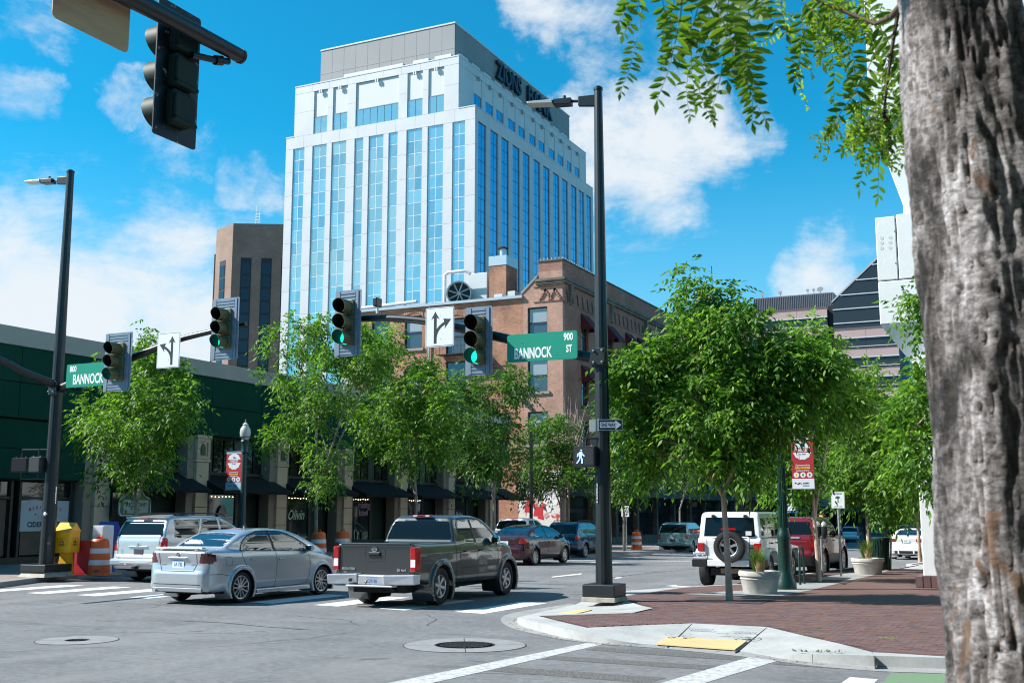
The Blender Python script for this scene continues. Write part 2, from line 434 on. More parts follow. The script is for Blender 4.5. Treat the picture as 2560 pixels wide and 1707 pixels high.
    def rear(s, pts, off=.004, front=False):
        p = np.array(pts, float); y = np.full(len(p), s.c['L'] + .3 if front else -.3); sg = -1 if front else 1
        for _ in range(40): y += sg * .8 * s.f(p[:, 0], y, p[:, 1])
        return [(b[0], a - sg * off, b[1]) for a, b in zip(y, p)]

def dens(pts, step=.05, closed=False):
    out = []; n = len(pts); last = n if closed else n - 1
    for i in range(last):
        a = pts[i]; b = pts[(i + 1) % n]; k = max(1, int(math.hypot(b[0] - a[0], b[1] - a[1]) / step))
        out += [(a[0] + (b[0] - a[0]) * t / k, a[1] + (b[1] - a[1]) * t / k) for t in range(k)]
    if not closed: out.append(pts[-1])
    return out
def ribbon(shape, pts, width, mode='side', sign=1, off=.004, closed=False, mb=None, m=0):
    p = dens(pts, .05, closed); n = len(p); A = []; B = []
    for i in range(n):
        a = p[i - 1] if (i > 0 or closed) else p[i]; b = p[(i + 1) % n] if (i < n - 1 or closed) else p[i]
        dx, dy = b[0] - a[0], b[1] - a[1]; l = math.hypot(dx, dy) or 1; nx_, ny_ = -dy / l * width / 2, dx / l * width / 2
        A.append((p[i][0] + nx_, p[i][1] + ny_)); B.append((p[i][0] - nx_, p[i][1] - ny_))
    fn = (lambda q: shape.side(q, sign, off)) if mode == 'side' else (lambda q: shape.rear(q, off, mode == 'front'))
    a3 = fn(A); b3 = fn(B); mb = mb or MB(); fs = []
    for i in range(n if closed else n - 1):
        j = (i + 1) % n; fs.append((i, j, n + j, n + i))
    mb.add(a3 + b3, fs, m); return mb

RUB = mat('tyre_rubber', (.012, .012, .013), .75, bump=(60, .3))
RIM = mat('alloy_rim', (.55, .56, .58), .28, .85)
DKM = mat('dark_wheel_well', (.008, .008, .009), .8)
GLS = mat('tinted_car_glass', (.010, .014, .018), .03, 0.0, spec=1.0, coat=1.0)
GLR = mat('dark_rear_glass', (.005, .007, .009), .06, 0.0, spec=.35)
BLK = mat('black_trim', (.010, .011, .012), .45)
SEAM = mat('panel_gap', (.01, .01, .012), .7)
CHR = mat('chrome', (.75, .77, .8), .12, 1.0)
REDL = mat('red_lamp_lens', (.33, .008, .010), .12, coat=.6, emit=((.8, .02, .02), .03)); REDD = mat('smoked_lamp_lens', (.12, .010, .016), .12, coat=.7)
CLR = mat('clear_lamp_lens', (.75, .74, .72), .15, coat=.5)
AMB = mat('amber_lamp_lens', (.7, .2, .03), .15, coat=.5)
PLT = mat('number_plate_white', (.72, .76, .8), .4)
PLB = mat('plate_blue_print', (.08, .2, .5), .5)
PLD = mat('plate_dark_print', (.05, .06, .12), .5)

def wheel(parent, x, y, Rr, w, spokes, sign, rimR=None, hub=False, name='wheel', M=None, rimm=None, style='fan'):
    rimR = rimR or Rr * .68
    Mx = M or (Matrix.Translation((x, y, Rr)) @ Matrix.Rotation(R(90) * sign, 4, 'Y'))   # local +z = outward
    hw = w / 2
    o = MB().lathe([(rimR * .97, -hw * .6), (rimR * .97, hw * .1), (rimR * .3, hw * .12), (.02, hw * .14)], 28).build('wheel', DKM, parent, 30, M=Mx)
    prof = [(rimR * .98, -hw * .8), (rimR + (Rr - rimR) * .35, -hw * .98), (Rr * .95, -hw * .92), (Rr * .995, -hw * .6), (Rr, 0), (Rr * .995, hw * .6), (Rr * .95, hw * .9), (rimR + (Rr - rimR) * .4, hw * 1.0), (rimR * 1.02, hw * .88), (rimR * .97, hw * .7), (rimR * .96, 0)]
    MB().lathe(prof, 40, cap0=False, cap1=False).build('tyre', RUB, o, 50)
    mb = MB().lathe([(rimR * 1.0, hw * .62), (rimR * 1.03, hw * .80), (rimR * .99, hw * .86), (rimR * .92, hw * .8), (rimR * .89, hw * .45), (rimR * .89, hw * .2)], 36, cap0=False, cap1=False)
    mb.lathe([(rimR * .22, hw * .2), (rimR * .24, hw * .55), (rimR * .16, hw * .68), (.001, hw * .7)], 20, cap0=False, cap1=False)
    for k in range(spokes):
        a = 2 * math.pi * k / spokes + .3; ca, sa = math.cos(a), math.sin(a)
        def P(r, t, z): return (r * ca - t * sa, r * sa + t * ca, z)
        legs = [(0, 0)] if style == 'fan' else [(.35, .62), (-.35, -.62)]
        for (t0, t1) in legs:
            w0 = rimR * (.14 if style == 'fan' else .065); w1 = rimR * (.19 if style == 'fan' else .06)
            q0 = rimR * .18 * t0 * 1.3; q1 = rimR * .35 * t1; r0, r1 = rimR * .15, rimR * .93
            mb.hexa([P(r0, q0 - w0, hw * .35), P(r1, q1 - w1, hw * .35), P(r1, q1 + w1, hw * .35), P(r0, q0 + w0, hw * .35)],
                    [P(r0, q0 - w0 * .8, hw * .66), P(r1, q1 - w1 * .8, hw * .76), P(r1, q1 + w1 * .8, hw * .76), P(r0, q0 + w0 * .8, hw * .66)])
    mb.build('rim', rimm or RIM, o, 35)
    return o

def make_car(c):
    root = thing(c['name'], c['label'], c['cat'], group=c.get('group'))
    sh = CarShape(c); V, Q = sh.mesh(); h = c['cell']; paint = c['paint']; L = c['L']
    # snap vertices to the outlines of the glass and lamps so they have clean edges
    g = sh.grad(V); g /= np.maximum(np.linalg.norm(g, axis=1), 1e-6)[:, None]
    regs = c['regions']
    def conds(mode, P, G, r):
        ex = r[4] if len(r) > 4 else {}
        if mode == 'S': m = (np.abs(G[:, 0]) > ex.get('n', .42))
        elif mode == 'R': m = (G[:, 1] < -ex.get('n', .22)) & (P[:, 1] < ex.get('y', L * .45))
        elif mode == 'F': m = (G[:, 1] > ex.get('n', .22)) & (P[:, 1] > ex.get('y', L * .5))
        if 'ymax' in ex: m &= P[:, 1] < ex['ymax']
        return m
    for r in regs:
        nm, mt, mode, poly = r[:4]; a = (1, 2) if mode == 'S' else (0, 2)
        P2 = V[:, list(a)].copy(); 
        if mode != 'S': P2[:, 0] = np.abs(P2[:, 0])
        d = psdf(P2[:, 0], P2[:, 1], poly); e = 1e-3
        gx = (psdf(P2[:, 0] + e, P2[:, 1], poly) - d) / e; gz = (psdf(P2[:, 0], P2[:, 1] + e, poly) - d) / e
        m = conds(mode, V, g, r) & (np.abs(d) < .55 * h)
        if mode != 'S': gx = gx * np.sign(V[:, 0] + 1e-9)
        V[m, a[0]] -= (d * gx)[m]; V[m, a[1]] -= (d * gz)[m]
    for wy in c['axles']:
        dy = V[:, 1] - wy; dz = V[:, 2] - c['R']; r = np.sqrt(dy * dy + dz * dz); d = r - (c['R'] + .045)
        m = (np.abs(d) < .6 * h) & (np.abs(V[:, 0]) > sh.W2 - .12)
        V[m, 1] -= (d * dy / r)[m]; V[m, 2] -= (d * dz / r)[m]
    C = V[Q].mean(1); nrmf = np.cross(V[Q[:, 2]] - V[Q[:, 0]], V[Q[:, 3]] - V[Q[:, 1]]); nrmf /= np.maximum(np.linalg.norm(nrmf, axis=1), 1e-9)[:, None]
    # orientation check against the gradient
    gc = sh.grad(C); 
    if ((gc * nrmf).sum(1)).mean() < 0: Q = Q[:, ::-1]; nrmf = -nrmf
    flip = (gc * nrmf).sum(1) < 0; Q[flip] = Q[flip][:, ::-1]; nrmf[flip] *= -1
    cls = np.zeros(len(Q), int)
    for i, r in enumerate(regs):
        nm, mt, mode, poly = r[:4]; a = (1, 2) if mode == 'S' else (0, 2)
        p0 = C[:, a[0]] if mode == 'S' else np.abs(C[:, 0])
        m = conds(mode, C, nrmf, r) & (psdf(p0, C[:, 2], poly) < 0) & (cls == 0)
        cls[m] = i + 1
    under = (nrmf[:, 2] < -.75) & (cls == 0); 
    well = np.zeros(len(Q), bool)
    for wy in c['axles']:
        rr = np.sqrt((C[:, 1] - wy) ** 2 + (C[:, 2] - c['R']) ** 2); well |= (rr < c['R'] + .058) & (np.abs(C[:, 0]) < sh.W2 - .02)
        well |= (rr < c['R'] + .045 - h * .3)
    dark = (under | well) & (cls == 0)
    def part(name, mask, mt):
        if not mask.any(): return None
        q = Q[mask]; u, inv = np.unique(q, return_inverse=True)
        return npmesh(name, V[u], inv.reshape(q.shape), mt, root, smooth=45)
    low = np.zeros(len(Q), bool)
    if 'cladding' in c:
        low = (C[:, 2] < c['cladding'][0]) & (cls == 0) & ~dark
        part('lower_cladding', low, c['cladding'][1])
    part('body', (cls == 0) & ~dark & ~low, paint); part('underbody', dark, DKM)
    for i, r in enumerate(regs):
        m = cls == i + 1; 
        ex = r[4] if len(r) > 4 else {}
        if ex.get('whole'): part(r[0], m, r[1])
        else:
            part(r[0], m & (C[:, 0] > 0), r[1]); part(r[0], m & (C[:, 0] <= 0), r[1])
    # window trims, panel gaps, mouldings
    for (nm, mt, mode, pts, w, *cl) in c.get('lines', []):
        mb = MB()
        if mode == 'side':
            for sgn in (1, -1): ribbon(sh, pts, w, 'side', sgn, .004 if w < .02 else .006, bool(cl and cl[0]), mb)
        else: ribbon(sh, pts, w, mode, 1, .004, bool(cl and cl[0]), mb)
        mb.build(nm, mt, root, 60)
    # floor pan and axle parts below the body
    MB().box(-sh.W2 + .35, sh.W2 - .35, .3, L - .35, .20 if c['R'] < .34 else .28, .45).cyl((-sh.W2 + .2, c['axles'][0], c['R']), (sh.W2 - .2, c['axles'][0], c['R']), .045, n=10).build('chassis', DKM, root)
    tw = c.get('tyre', .21)
    for wy in c['axles']:
        for sg in (1, -1):
            wheel(root, sg * (sh.W2 - tw / 2 - .02), wy, c['R'], tw, c.get('spokes', 5), sg, c.get('rimR'), style=c.get('style', 'fan'))
    return root, sh

def plate(root, sh, x, z, w=.31, h=.16, print_=PLB, txt='', bg=None, y=None):
    yy = sh.rear([(x, z)])[0][1] if y is None else y
    o = MB().box(x - w / 2, x + w / 2, yy - .014, yy - .004, z - h / 2, z + h / 2).build('number_plate', bg or PLT, root, bevel=.003)
    if txt: text(txt, h * .62, F_front(x, yy - .016, z - .01), print_, o, 'plate_number', sx=.72, bold=.002, depth=.001)
    MB().box(x - w / 2 + .02, x + w / 2 - .02, yy - .0165, yy - .0145, z + h * .33, z + h * .42).build('plate_stripe', print_, o)
    return o
def mirrors(root, sh, y, z, m, size=(.10, .16, .12)):
    for sg in (1, -1):
        x = sh.side([(y, z)], 1)[0][0]; a, b, cc = size
        mb = MB().lathe([(.0, -.5), (.36, -.46), (.5, -.2), (.48, .25), (.3, .46), (.0, .5)], 14, M=Matrix.Translation((sg * (x + .10), y, z + .06)) @ Matrix.Diagonal((.20, .15, cc * 1.25, 1)), cap0=False, cap1=False)
        mb.box(min(sg * x, sg * (x + .08)), max(sg * x, sg * (x + .08)), y - .03, y + .03, z - .02, z + .03)
        o = mb.build('mirror', m, root, 50)
        MB().box(sg * (x + .10) - .075, sg * (x + .10) + .075, y - .078, y - .072, z + .01, z + .11).build('mirror_glass', GLS, o)
def handles(root, sh, pts, m=BLK, w=.16):
    for sg in (1, -1):
        for (y, z) in pts:
            q = sh.side([(y, z)], 1)[0]
            MB().box(min(sg * (q[0] - .01), sg * (q[0] + .03)), max(sg * (q[0] - .01), sg * (q[0] + .03)), y - w / 2, y + w / 2, z - .014, z + .016).build('door_handle', m, root, bevel=.008)
def rails(root, y0, y1, x, z, m=BLK):
    for sg in (1, -1):
        MB().tube([(sg * x, y0, z - .04), (sg * x, y0 + .12, z + .035), (sg * x, (y0 + y1) / 2, z + .05), (sg * x, y1 - .12, z + .03), (sg * x, y1, z - .05)], .018, 8).build('roof_rail', m, root, 60)

def paintm(name, c, rough=.3, metal=.55, coat=1.0): return mat(name, c, rough, metal, coat=coat)
SILVER = paintm('silver_paint', (.50, .53, .57), .32, .6)
SILV2 = paintm('light_silver_paint', (.55, .57, .60), .3, .5)
GREYP = paintm('dark_grey_paint', (.055, .063, .064), .28, .5)
MAROON = paintm('maroon_paint', (.050, .008, .014), .25, .4)
WHITEP = paintm('white_paint', (.74, .75, .76), .3, 0)
BLUEP = paintm('deep_blue_paint', (.010, .045, .11), .22, .45)
TEALP = paintm('pale_teal_paint', (.20, .34, .35), .3, .4)
REDP = paintm('red_paint', (.20, .008, .014), .22, .25)
DKBLUE = paintm('dark_blue_grey_paint', (.010, .013, .018), .35, .1)

def ring(poly): return poly
def sedan(name, label, paint, L=4.57, H=1.50, W=1.79, ax=(.98, 3.665), Rr=.315, cell=.03, spokes=7, style='fan', group=None, cat='car', tail='wide', lines=True, rimR=None, lampm=None):
    k = L / 4.57; hz = H / 1.5
    q = lambda pts: [(y * k, z * hz) for y, z in pts]
    doorR = q([(1.04, 1.06), (1.12, 1.20), (1.36, 1.325), (1.70, 1.395), (2.00, 1.405), (2.02, 1.035)])
    doorF = q([(2.09, 1.03), (2.07, 1.405), (2.45, 1.385), (2.82, 1.27), (3.12, 1.11), (3.28, 1.0)])
    dlo = q([(1.00, 1.05), (1.09, 1.215), (1.34, 1.345), (1.70, 1.42), (2.03, 1.43), (2.46, 1.41), (2.84, 1.29), (3.14, 1.13), (3.34, .985)])
    lamp_r = [(.55, .82 * hz), (.61, 1.02 * hz), (1.0, 1.01 * hz), (1.0, .79 * hz)] if tail == 'wide' else [(.42, .84 * hz), (.44, .98 * hz), (1, .98 * hz), (1, .80 * hz)]
    c = dict(name=name, label=label, cat=cat, group=group, L=L, H=H, W=W, axles=[ax[0], ax[1]], R=Rr, cell=cell, paint=paint, spokes=spokes, style=style, rimR=rimR,
        polyB=q([(.07, .26), (.015, .34), (.0, .44), (.0, .60), (.045, .68), (.075, .80), (.035, .96), (.02, 1.025), (.07, 1.06), (.30, 1.095), (.7, 1.10), (1.4, 1.07), (2.5, 1.02), (3.2, .985), (3.7, .93), (4.15, .82), (4.45, .68), (4.55, .52), (4.54, .26), (4.40, .20), (.3, .20)]),
        polyG=q([(.52, 1.02), (.66, 1.13), (.92, 1.27), (1.2, 1.385), (1.5, 1.455), (2.0, 1.495), (2.3, 1.495), (2.65, 1.465), (3.05, 1.345), (3.45, 1.16), (3.9, .955), (3.9, .85), (.52, .85)]),
        plan=[(0, .56 * W / 1.79), (.03, .66), (.12, .78), (.4, .855), (1.0 * k, W / 2), (3.5 * k, W / 2), (4.1 * k, .83), (4.45 * k, .68), (4.57 * k, .40)],
        planG=[(.40, .66), (.9, .74), (1.5, W / 2 - .02), (3.2, W / 2 - .02), (3.95 * k, .74)],
        secB=[(.19, .74), (.25, W / 2 - .06), (.40, W / 2 - .01), (.62, W / 2 + .0), (.80 * hz, W / 2 - .01), (.93 * hz, W / 2 - .035), (1.02 * hz, W / 2 - .085), (1.10 * hz, W / 2 - .17), (1.13 * hz, W / 2 - .3)],
        secG=[(.8, W / 2 - .03), (1.0 * hz, W / 2 - .085), (1.2 * hz, W / 2 - .17), (1.36 * hz, W / 2 - .26), (1.46 * hz, W / 2 - .37), (1.52 * hz, W / 2 - .55)],
        kb=.09, kg=.07, kj=.05,
        regions=[('side_window', GLS, 'S', doorR), ('side_window', GLS, 'S', doorF),
                 ('rear_window', GLS, 'R', [(-.1, 1.135 * hz), (.60, 1.135 * hz), (.50, 1.38 * hz), (-.1, 1.40 * hz)], dict(whole=1, n=.2, y=1.6 * k)),
                 ('windscreen', GLS, 'F', [(-.1, 1.02 * hz), (.66, 1.02 * hz), (.52, 1.41 * hz), (-.1, 1.42 * hz)], dict(whole=1, n=.2)),
                 ('tail_light', lampm or REDL, 'R', lamp_r, dict(n=.25, y=.6)), ('tail_light', lampm or REDL, 'S', [(-.1, .79 * hz), (.27, .85 * hz), (.26, .99 * hz), (-.1, 1.02 * hz)], dict(n=.3)),
                 ('headlight', CLR, 'F', [(.42, .64 * hz), (.50, .80 * hz), (1, .84 * hz), (1, .66 * hz)], dict(n=.2)), ('headlight', CLR, 'S', [((4.05) * k, .72 * hz), (4.1 * k, .84 * hz), (4.7 * k, .72 * hz), (4.7 * k, .6 * hz)])],
        lines=[] if not lines else [
            ('window_trim', BLK, 'side', dlo, .028), ('window_trim', BLK, 'side', q([(1.0, 1.05), (2.05, 1.02), (3.34, .985)]), .02), ('door_pillar', BLK, 'side', q([(2.055, 1.03), (2.035, 1.42)]), .07),
            ('panel_gap_line', SEAM, 'side', q([(1.02, 1.04), (1.0, .92), (1.12, .72), (1.36, .55), (1.42, .36), (1.46, .27), (2.9, .27), (3.12, .30), (3.2, .5), (3.22, .75), (3.16, .97)]), .011),
            ('panel_gap_line', SEAM, 'side', q([(2.06, 1.02), (2.08, .8), (2.03, .27)]), .011), ('panel_gap_line', SEAM, 'side', q([(.12, .60), (.38, .60), (.62, .56)]), .010), ('panel_gap_line', SEAM, 'side', q([(4.0, .55), (4.2, .60), (4.45, .58)]), .01),
            ('side_moulding', paint, 'side', q([(1.5, .46), (3.1, .46)]), .035),
            ('panel_gap_line', SEAM, 'rear', [(-.50, 1.01 * hz), (-.49, .80 * hz), (-.42, .66 * hz), (.42, .66 * hz), (.49, .80 * hz), (.50, 1.01 * hz)], .012),
            ('bumper_shadow_line', SEAM, 'rear', [(-.62, .40 * hz), (.62, .40 * hz)], .012)])
    root, sh = make_car(c)
    mirrors(root, sh, 3.14 * k, .99 * hz, paint); handles(root, sh, [(1.30 * k, .86 * hz), (2.22 * k, .84 * hz)], paint)
    return root, sh

def box_wagon(name, label, paint, L, H, W, ax, Rr, cell=.045, spokes=5, cat='suv', group=None, slope=.35, hood=1.08, nose=.95, hoodlen=1.25, wins=None, lamp=(.72, 1.25), lampw=.12, cladding=None, rear_glass=None, kb=.08, screen=None, spoiler=True, belt=1.08, glassm=None, rimR=None, style='fan', tumble=.15, lampside=.22, cornerR=.10):
    """tall two-box body: van, SUV or estate"""
    t = screen or (L - hoodlen); bt = belt
    gm = glassm or GLS
    pB = [(.08, .34), (.02, .42), (.0, .66), (.06, .74), (.07, bt - .05), (.12, bt + .08), (.5, bt + .12), (t, hood), (t + .3, hood), (L - .5, hood - .06), (L - .12, nose - .06), (L - .02, nose - .3), (L, .42), (L - .15, .30), (L - .6, .26), (.4, .28)]
    top = H
    pG = [(.09, bt - .15), (.11, bt + .08), (.11 + slope * .5, top - .24), (.11 + slope * .85, top - .08), (.11 + slope + .12, top - .03), (1.4, top), (t - 1.3, top - .01), (t - .95, top - .06), (t - .55, top - .25), (t + .15, hood - .01), (t + .15, bt - .15)]
    y0 = .11 + slope * .9 + .10; yd1 = ax[0] + .34; ym = (yd1 + t - .25) / 2 + .02
    zt = top - .13; zb = bt + .02
    if wins is None:
        wins = [[(y0, zb + .03), (y0 + .07, zt), (yd1 + .26, zt + .02), (yd1 - .02, zb)], [(yd1 + .06, zb), (yd1 + .34, zt + .02), (ym - .02, zt + .025), (ym - .02, zb)], [(ym + .06, zb), (ym + .06, zt + .025), (t - 1.02, zt - .02), (t - .62, zt - .17), (t - .16, zb)]]
    rg = rear_glass or (bt + .08, top - .17, W / 2 - .17, W / 2 - .25)
    reg = [('side_window', gm, 'S', w) for w in wins]
    reg += [('rear_window', GLR, 'R', [(-.1, rg[0]), (rg[2], rg[0]), (rg[3], rg[1]), (-.1, rg[1] + .01)], dict(whole=1, n=.2, y=slope + .8)),
            ('windscreen', gm, 'F', [(-.1, hood + .02), (W / 2 - .2, hood + .02), (W / 2 - .3, top - .12), (-.1, top - .1)], dict(whole=1, n=.2)),
            ('tail_light', REDL, 'R', [(W / 2 - lampw - .1, lamp[0]), (W / 2 - lampw, lamp[1]), (2, lamp[1]), (2, lamp[0])], dict(n=.2, y=.7)),
            ('tail_light', REDL, 'S', [(-.1, lamp[0]), (lampside, lamp[0] + .03), (lampside * .9 + .03, lamp[1]), (-.1, lamp[1] + .02)], dict(n=.2)),
            ('headlight', CLR, 'F', [(.42, nose - .28), (.42, nose - .10), (2, nose - .08), (2, nose - .28)], dict(n=.2))]
    lines = [('panel_gap_line', SEAM, 'side', [(yd1 + .02, zb - .03), (yd1 - .02, .8), (yd1 + .12, .38), (ym, .36), (ym + .01, zb - .02)], .012),
             ('panel_gap_line', SEAM, 'side', [(ym, .36), (t - .1, .36), (t - .05, .8), (t - .1, zb - .05)], .012),
             ('panel_gap_line', SEAM, 'rear', [(-W / 2 + .22, rg[0]), (-W / 2 + .24, .62), (W / 2 - .24, .62), (W / 2 - .22, rg[0])], .012)]
    c = dict(name=name, label=label, cat=cat, group=group, L=L, H=H, W=W, axles=list(ax), R=Rr, cell=cell, paint=paint, spokes=spokes, polyB=pB, polyG=pG, rimR=rimR, style=style,
             plan=[(0, W / 2 - .28), (.02, W / 2 - .18), (cornerR, W / 2 - .07), (.45, W / 2 - .015), (1.1, W / 2), (L - 1.0, W / 2), (L - .4, W / 2 - .08), (L - .1, W / 2 - .25), (L, W / 2 - .5)],
             planG=[(.02, W / 2 - .22), (.2, W / 2 - .10), (.7, W / 2 - .03), (t - .6, W / 2 - .03), (t + .2, W / 2 - .18)],
             secB=[(.25, W / 2 - .15), (.34, W / 2 - .05), (.5, W / 2), (.8, W / 2), (bt - .05, W / 2 - .03), (bt + .12, W / 2 - .10), (bt + .16, W / 2 - .25)],
             secG=[(bt - .2, W / 2 - .03), (bt, W / 2 - .055), ((bt + top) / 2, W / 2 - .055 - tumble * .45), (top - .12, W / 2 - .06 - tumble), (top - .03, W / 2 - .10 - tumble), (top + .01, W / 2 - .22 - tumble)],
             kb=kb, kg=.07, kj=.04, regions=reg, lines=lines, flare=.015)
    if cladding: c['cladding'] = cladding
    root, sh = make_car(c)
    mirrors(root, sh, t - .42, zb + .02, BLK, (.1, .16, .15)); handles(root, sh, [(yd1 + .14, bt - .12), (ym + .16, bt - .12)], paint)
    return root, sh
# ================================================================= ground
ASPH = mat('asphalt', (.115, .118, .122), .82, col2=(.165, .168, .172), nscale=.55, npos=(.3, .7), bump=(170, .45, .006), detail=9)
def speckle(m, scale=260, lo=.72, hi=1.3):
    t = m.node_tree; b = t.nodes['Principled BSDF']; src = b.inputs['Base Color'].links[0].from_socket
    tcn = t.nodes.new('ShaderNodeTexCoord'); n = t.nodes.new('ShaderNodeTexNoise'); n.inputs['Scale'].default_value = scale; n.inputs['Detail'].default_value = 3
    n2 = t.nodes.new('ShaderNodeTexNoise'); n2.inputs['Scale'].default_value = scale * .12; n2.inputs['Detail'].default_value = 6; n2.inputs['Roughness'].default_value = .7
    t.links.new(tcn.outputs['Object'], n.inputs['Vector']); t.links.new(tcn.outputs['Object'], n2.inputs['Vector'])
    ad = t.nodes.new('ShaderNodeMath'); ad.operation = 'ADD'; t.links.new(n.outputs[0], ad.inputs[0]); t.links.new(n2.outputs[0], ad.inputs[1])
    mr = t.nodes.new('ShaderNodeMapRange'); t.links.new(ad.outputs[0], mr.inputs[0]); mr.inputs['From Min'].default_value = .75; mr.inputs['From Max'].default_value = 1.25
    mr.inputs['To Min'].default_value = lo; mr.inputs['To Max'].default_value = hi
    mx = t.nodes.new('ShaderNodeVectorMath'); mx.operation = 'MULTIPLY'; t.links.new(src, mx.inputs[0]); t.links.new(mr.outputs[0], mx.inputs[1]); t.links.new(mx.outputs[0], b.inputs['Base Color'])
speckle(ASPH, 70, .60, 1.5)
def stains(m, scl, stretch, lo, col, w):
    """long worn streaks and cracks over a ground material"""
    t = m.node_tree; b = t.nodes['Principled BSDF']; src = b.inputs['Base Color'].links[0].from_socket
    tcn = t.nodes.new('ShaderNodeTexCoord'); mp_ = t.nodes.new('ShaderNodeMapping'); mp_.inputs['Scale'].default_value = stretch; t.links.new(tcn.outputs['Object'], mp_.inputs[0])
    n = t.nodes.new('ShaderNodeTexNoise'); n.inputs['Scale'].default_value = scl; n.inputs['Detail'].default_value = 8; n.inputs['Roughness'].default_value = .65; t.links.new(mp_.outputs[0], n.inputs['Vector'])
    mr = t.nodes.new('ShaderNodeMapRange'); t.links.new(n.outputs[0], mr.inputs[0]); mr.inputs['From Min'].default_value = lo; mr.inputs['From Max'].default_value = lo + w; mr.inputs['To Min'].default_value = 0; mr.inputs['To Max'].default_value = 1
    mx = t.nodes.new('ShaderNodeMix'); mx.data_type = 'RGBA'; t.links.new(mr.outputs[0], mx.inputs['Factor']); t.links.new(src, mx.inputs['A']); mx.inputs['B'].default_value = (*col, 1); t.links.new(mx.outputs['Result'], b.inputs['Base Color'])
stains(ASPH, .8, (.35, 1.6, 1), .54, (.070, .072, .076), .22)
stains(ASPH, .5, (1.4, .3, 1), .50, (.20, .20, .20), .25)
stains(ASPH, 1.6, (1, 1, 1), .60, (.06, .06, .062), .12)
CONC = mat('pale_concrete', (.30, .31, .305), .8, col2=(.42, .43, .42), nscale=1.6, npos=(.3, .7), bump=(80, .3, .004)); speckle(CONC, 120, .88, 1.1)
CONC2 = mat('street_concrete', (.22, .225, .22), .85, col2=(.31, .31, .305), nscale=2.2, npos=(.3, .7), bump=(80, .3, .004)); speckle(CONC2, 120, .85, 1.12)
PAINT = mat('worn_road_paint', (.66, .68, .68), .7, col2=(.40, .41, .42), nscale=14, npos=(.45, .72), detail=9)
PAINT2 = mat('old_road_paint', (.50, .51, .51), .8, col2=(.24, .25, .26), nscale=11, npos=(.42, .68), detail=9)
TARM = mat('dark_ground_off_marking', (.060, .058, .054), .95, col2=(.17, .17, .17), nscale=38, npos=(.44, .62), bump=(120, .5, .005), detail=3)
GRNP = mat('green_lane_paint', (.12, .23, .11), .8, col2=(.16, .20, .15), nscale=9, npos=(.4, .7))
YEL = mat('tactile_yellow', (.66, .46, .20), .75, col2=(.58, .44, .24), nscale=14, npos=(.3, .7))
BRCOL = [(.125, .068, .064), (.165, .080, .064), (.125, .088, .096), (.200, .105, .078), (.095, .060, .066), (.150, .092, .092)]
BRK1 = mat('paving_brick', (1, 1, 1), .8, col2=(.72, .72, .72), nscale=30, npos=(.3, .7), island=('obj', BRCOL), bump=(90, .3, .003))
BRK2 = mat('paving_brick_mass', (1, 1, 1), .8, col2=(.72, .72, .72), nscale=30, npos=(.3, .7), island=('isl', BRCOL), bump=(90, .3, .003))
JOINT = mat('paving_joint_sand', (.055, .045, .042), .95)
BRKFAR = brickmat('far_paving', (.150, .072, .056), (.110, .065, .062), (.07, .055, .05), .2, .1, .005, .3, plan=True)

g = MB(); g.add([(-900, -400, 0), (900, -400, 0), (900, 36, 0), (-900, 36, 0), (900, 300, fall(300)), (-900, 300, fall(300)), (900, 1400, fall(300)), (-900, 1400, fall(300))], [(0, 1, 2, 3), (3, 2, 4, 5), (5, 4, 6, 7)]); road = g.build('road', ASPH); road['kind'] = 'structure'
def sheet(name, pts, z, m, kind='structure', parent=None, thick=0):
    mb = MB(); p = [(q[0], q[1], z + fall(q[1])) for q in pts]
    a = sum(p[i][0] * p[(i + 1) % len(p)][1] - p[(i + 1) % len(p)][0] * p[i][1] for i in range(len(p)))
    if a < 0: p = p[::-1]
    if thick: mb.prism([(q[0], q[1]) for q in p], thick, Matrix.Translation((0, 0, z - thick)))
    else: mb.add(p, [tuple(range(len(p)))])
    o = mb.build(name, m, parent)
    if kind and not parent: o['kind'] = kind
    return o
gp = lambda L, z=0.0: [tuple(on_g(x, y, z)) for x, y in L]

# right-hand corner pavement: kerb strip with dropped ramps, then brick
OUT = [(2700, 1689, .13), (2370, 1672, .13), (2189, 1666, .13), (2032, 1655, .10), (1950, 1645, .04), (1838, 1627, .012), (1636, 1613, .012), (1560, 1610, .04), (1500, 1606, .09), (1420, 1595, .13), (1350, 1578, .13), (1306, 1565, .12), (1296, 1550, .05),
       (1345, 1532, .012), (1440, 1511, .012), (1472, 1503, .06), (1554, 1491.5, .13), (1700, 1481, .13), (1851, 1472, .13), (1930, 1460, .13), (2008, 1445, .13), (2135, 1425, .13)]
INN = [(2700, 1648), (2370, 1640), (2181, 1629), (2100, 1608), (2010, 1588), (1918, 1566), (1730, 1557), (1600, 1562), (1467, 1568), (1432, 1560), (1390, 1550), (1356, 1541), (1345, 1538.5), (1581, 1531), (1632, 1519), (1600, 1512), (1556, 1497)]
ow = [(*on_z(x, y, 0)[:2], h) for x, y, h in OUT]; iw = [tuple(on_z(x, y, .13)[:2]) for x, y in INN]
iw += [(p[0] + .12, p[1] - .12) for p in ow[len(INN):]]
def crom(P, k):
    out = []; n = len(P)
    for i in range(n - 1):
        a, b, c, d = [np.array(P[max(0, min(n - 1, q))]) for q in (i - 1, i, i + 1, i + 2)]
        for j in range(k):
            t = j / k; out.append(tuple(.5 * ((2 * b) + (-a + c) * t + (2 * a - 5 * b + 4 * c - d) * t * t + (-a + 3 * b - 3 * c + d) * t ** 3)))
    return out + [tuple(P[-1])]
ow = [(a, b, min(.13, max(.012, c))) for a, b, c in crom(ow[3:14], 4)[:]]; ow = [(*on_z(x, y, 0)[:2], h) for x, y, h in OUT[:3]] + ow + [(*on_z(x, y, 0)[:2], h) for x, y, h in OUT[14:]]
iw_ = []
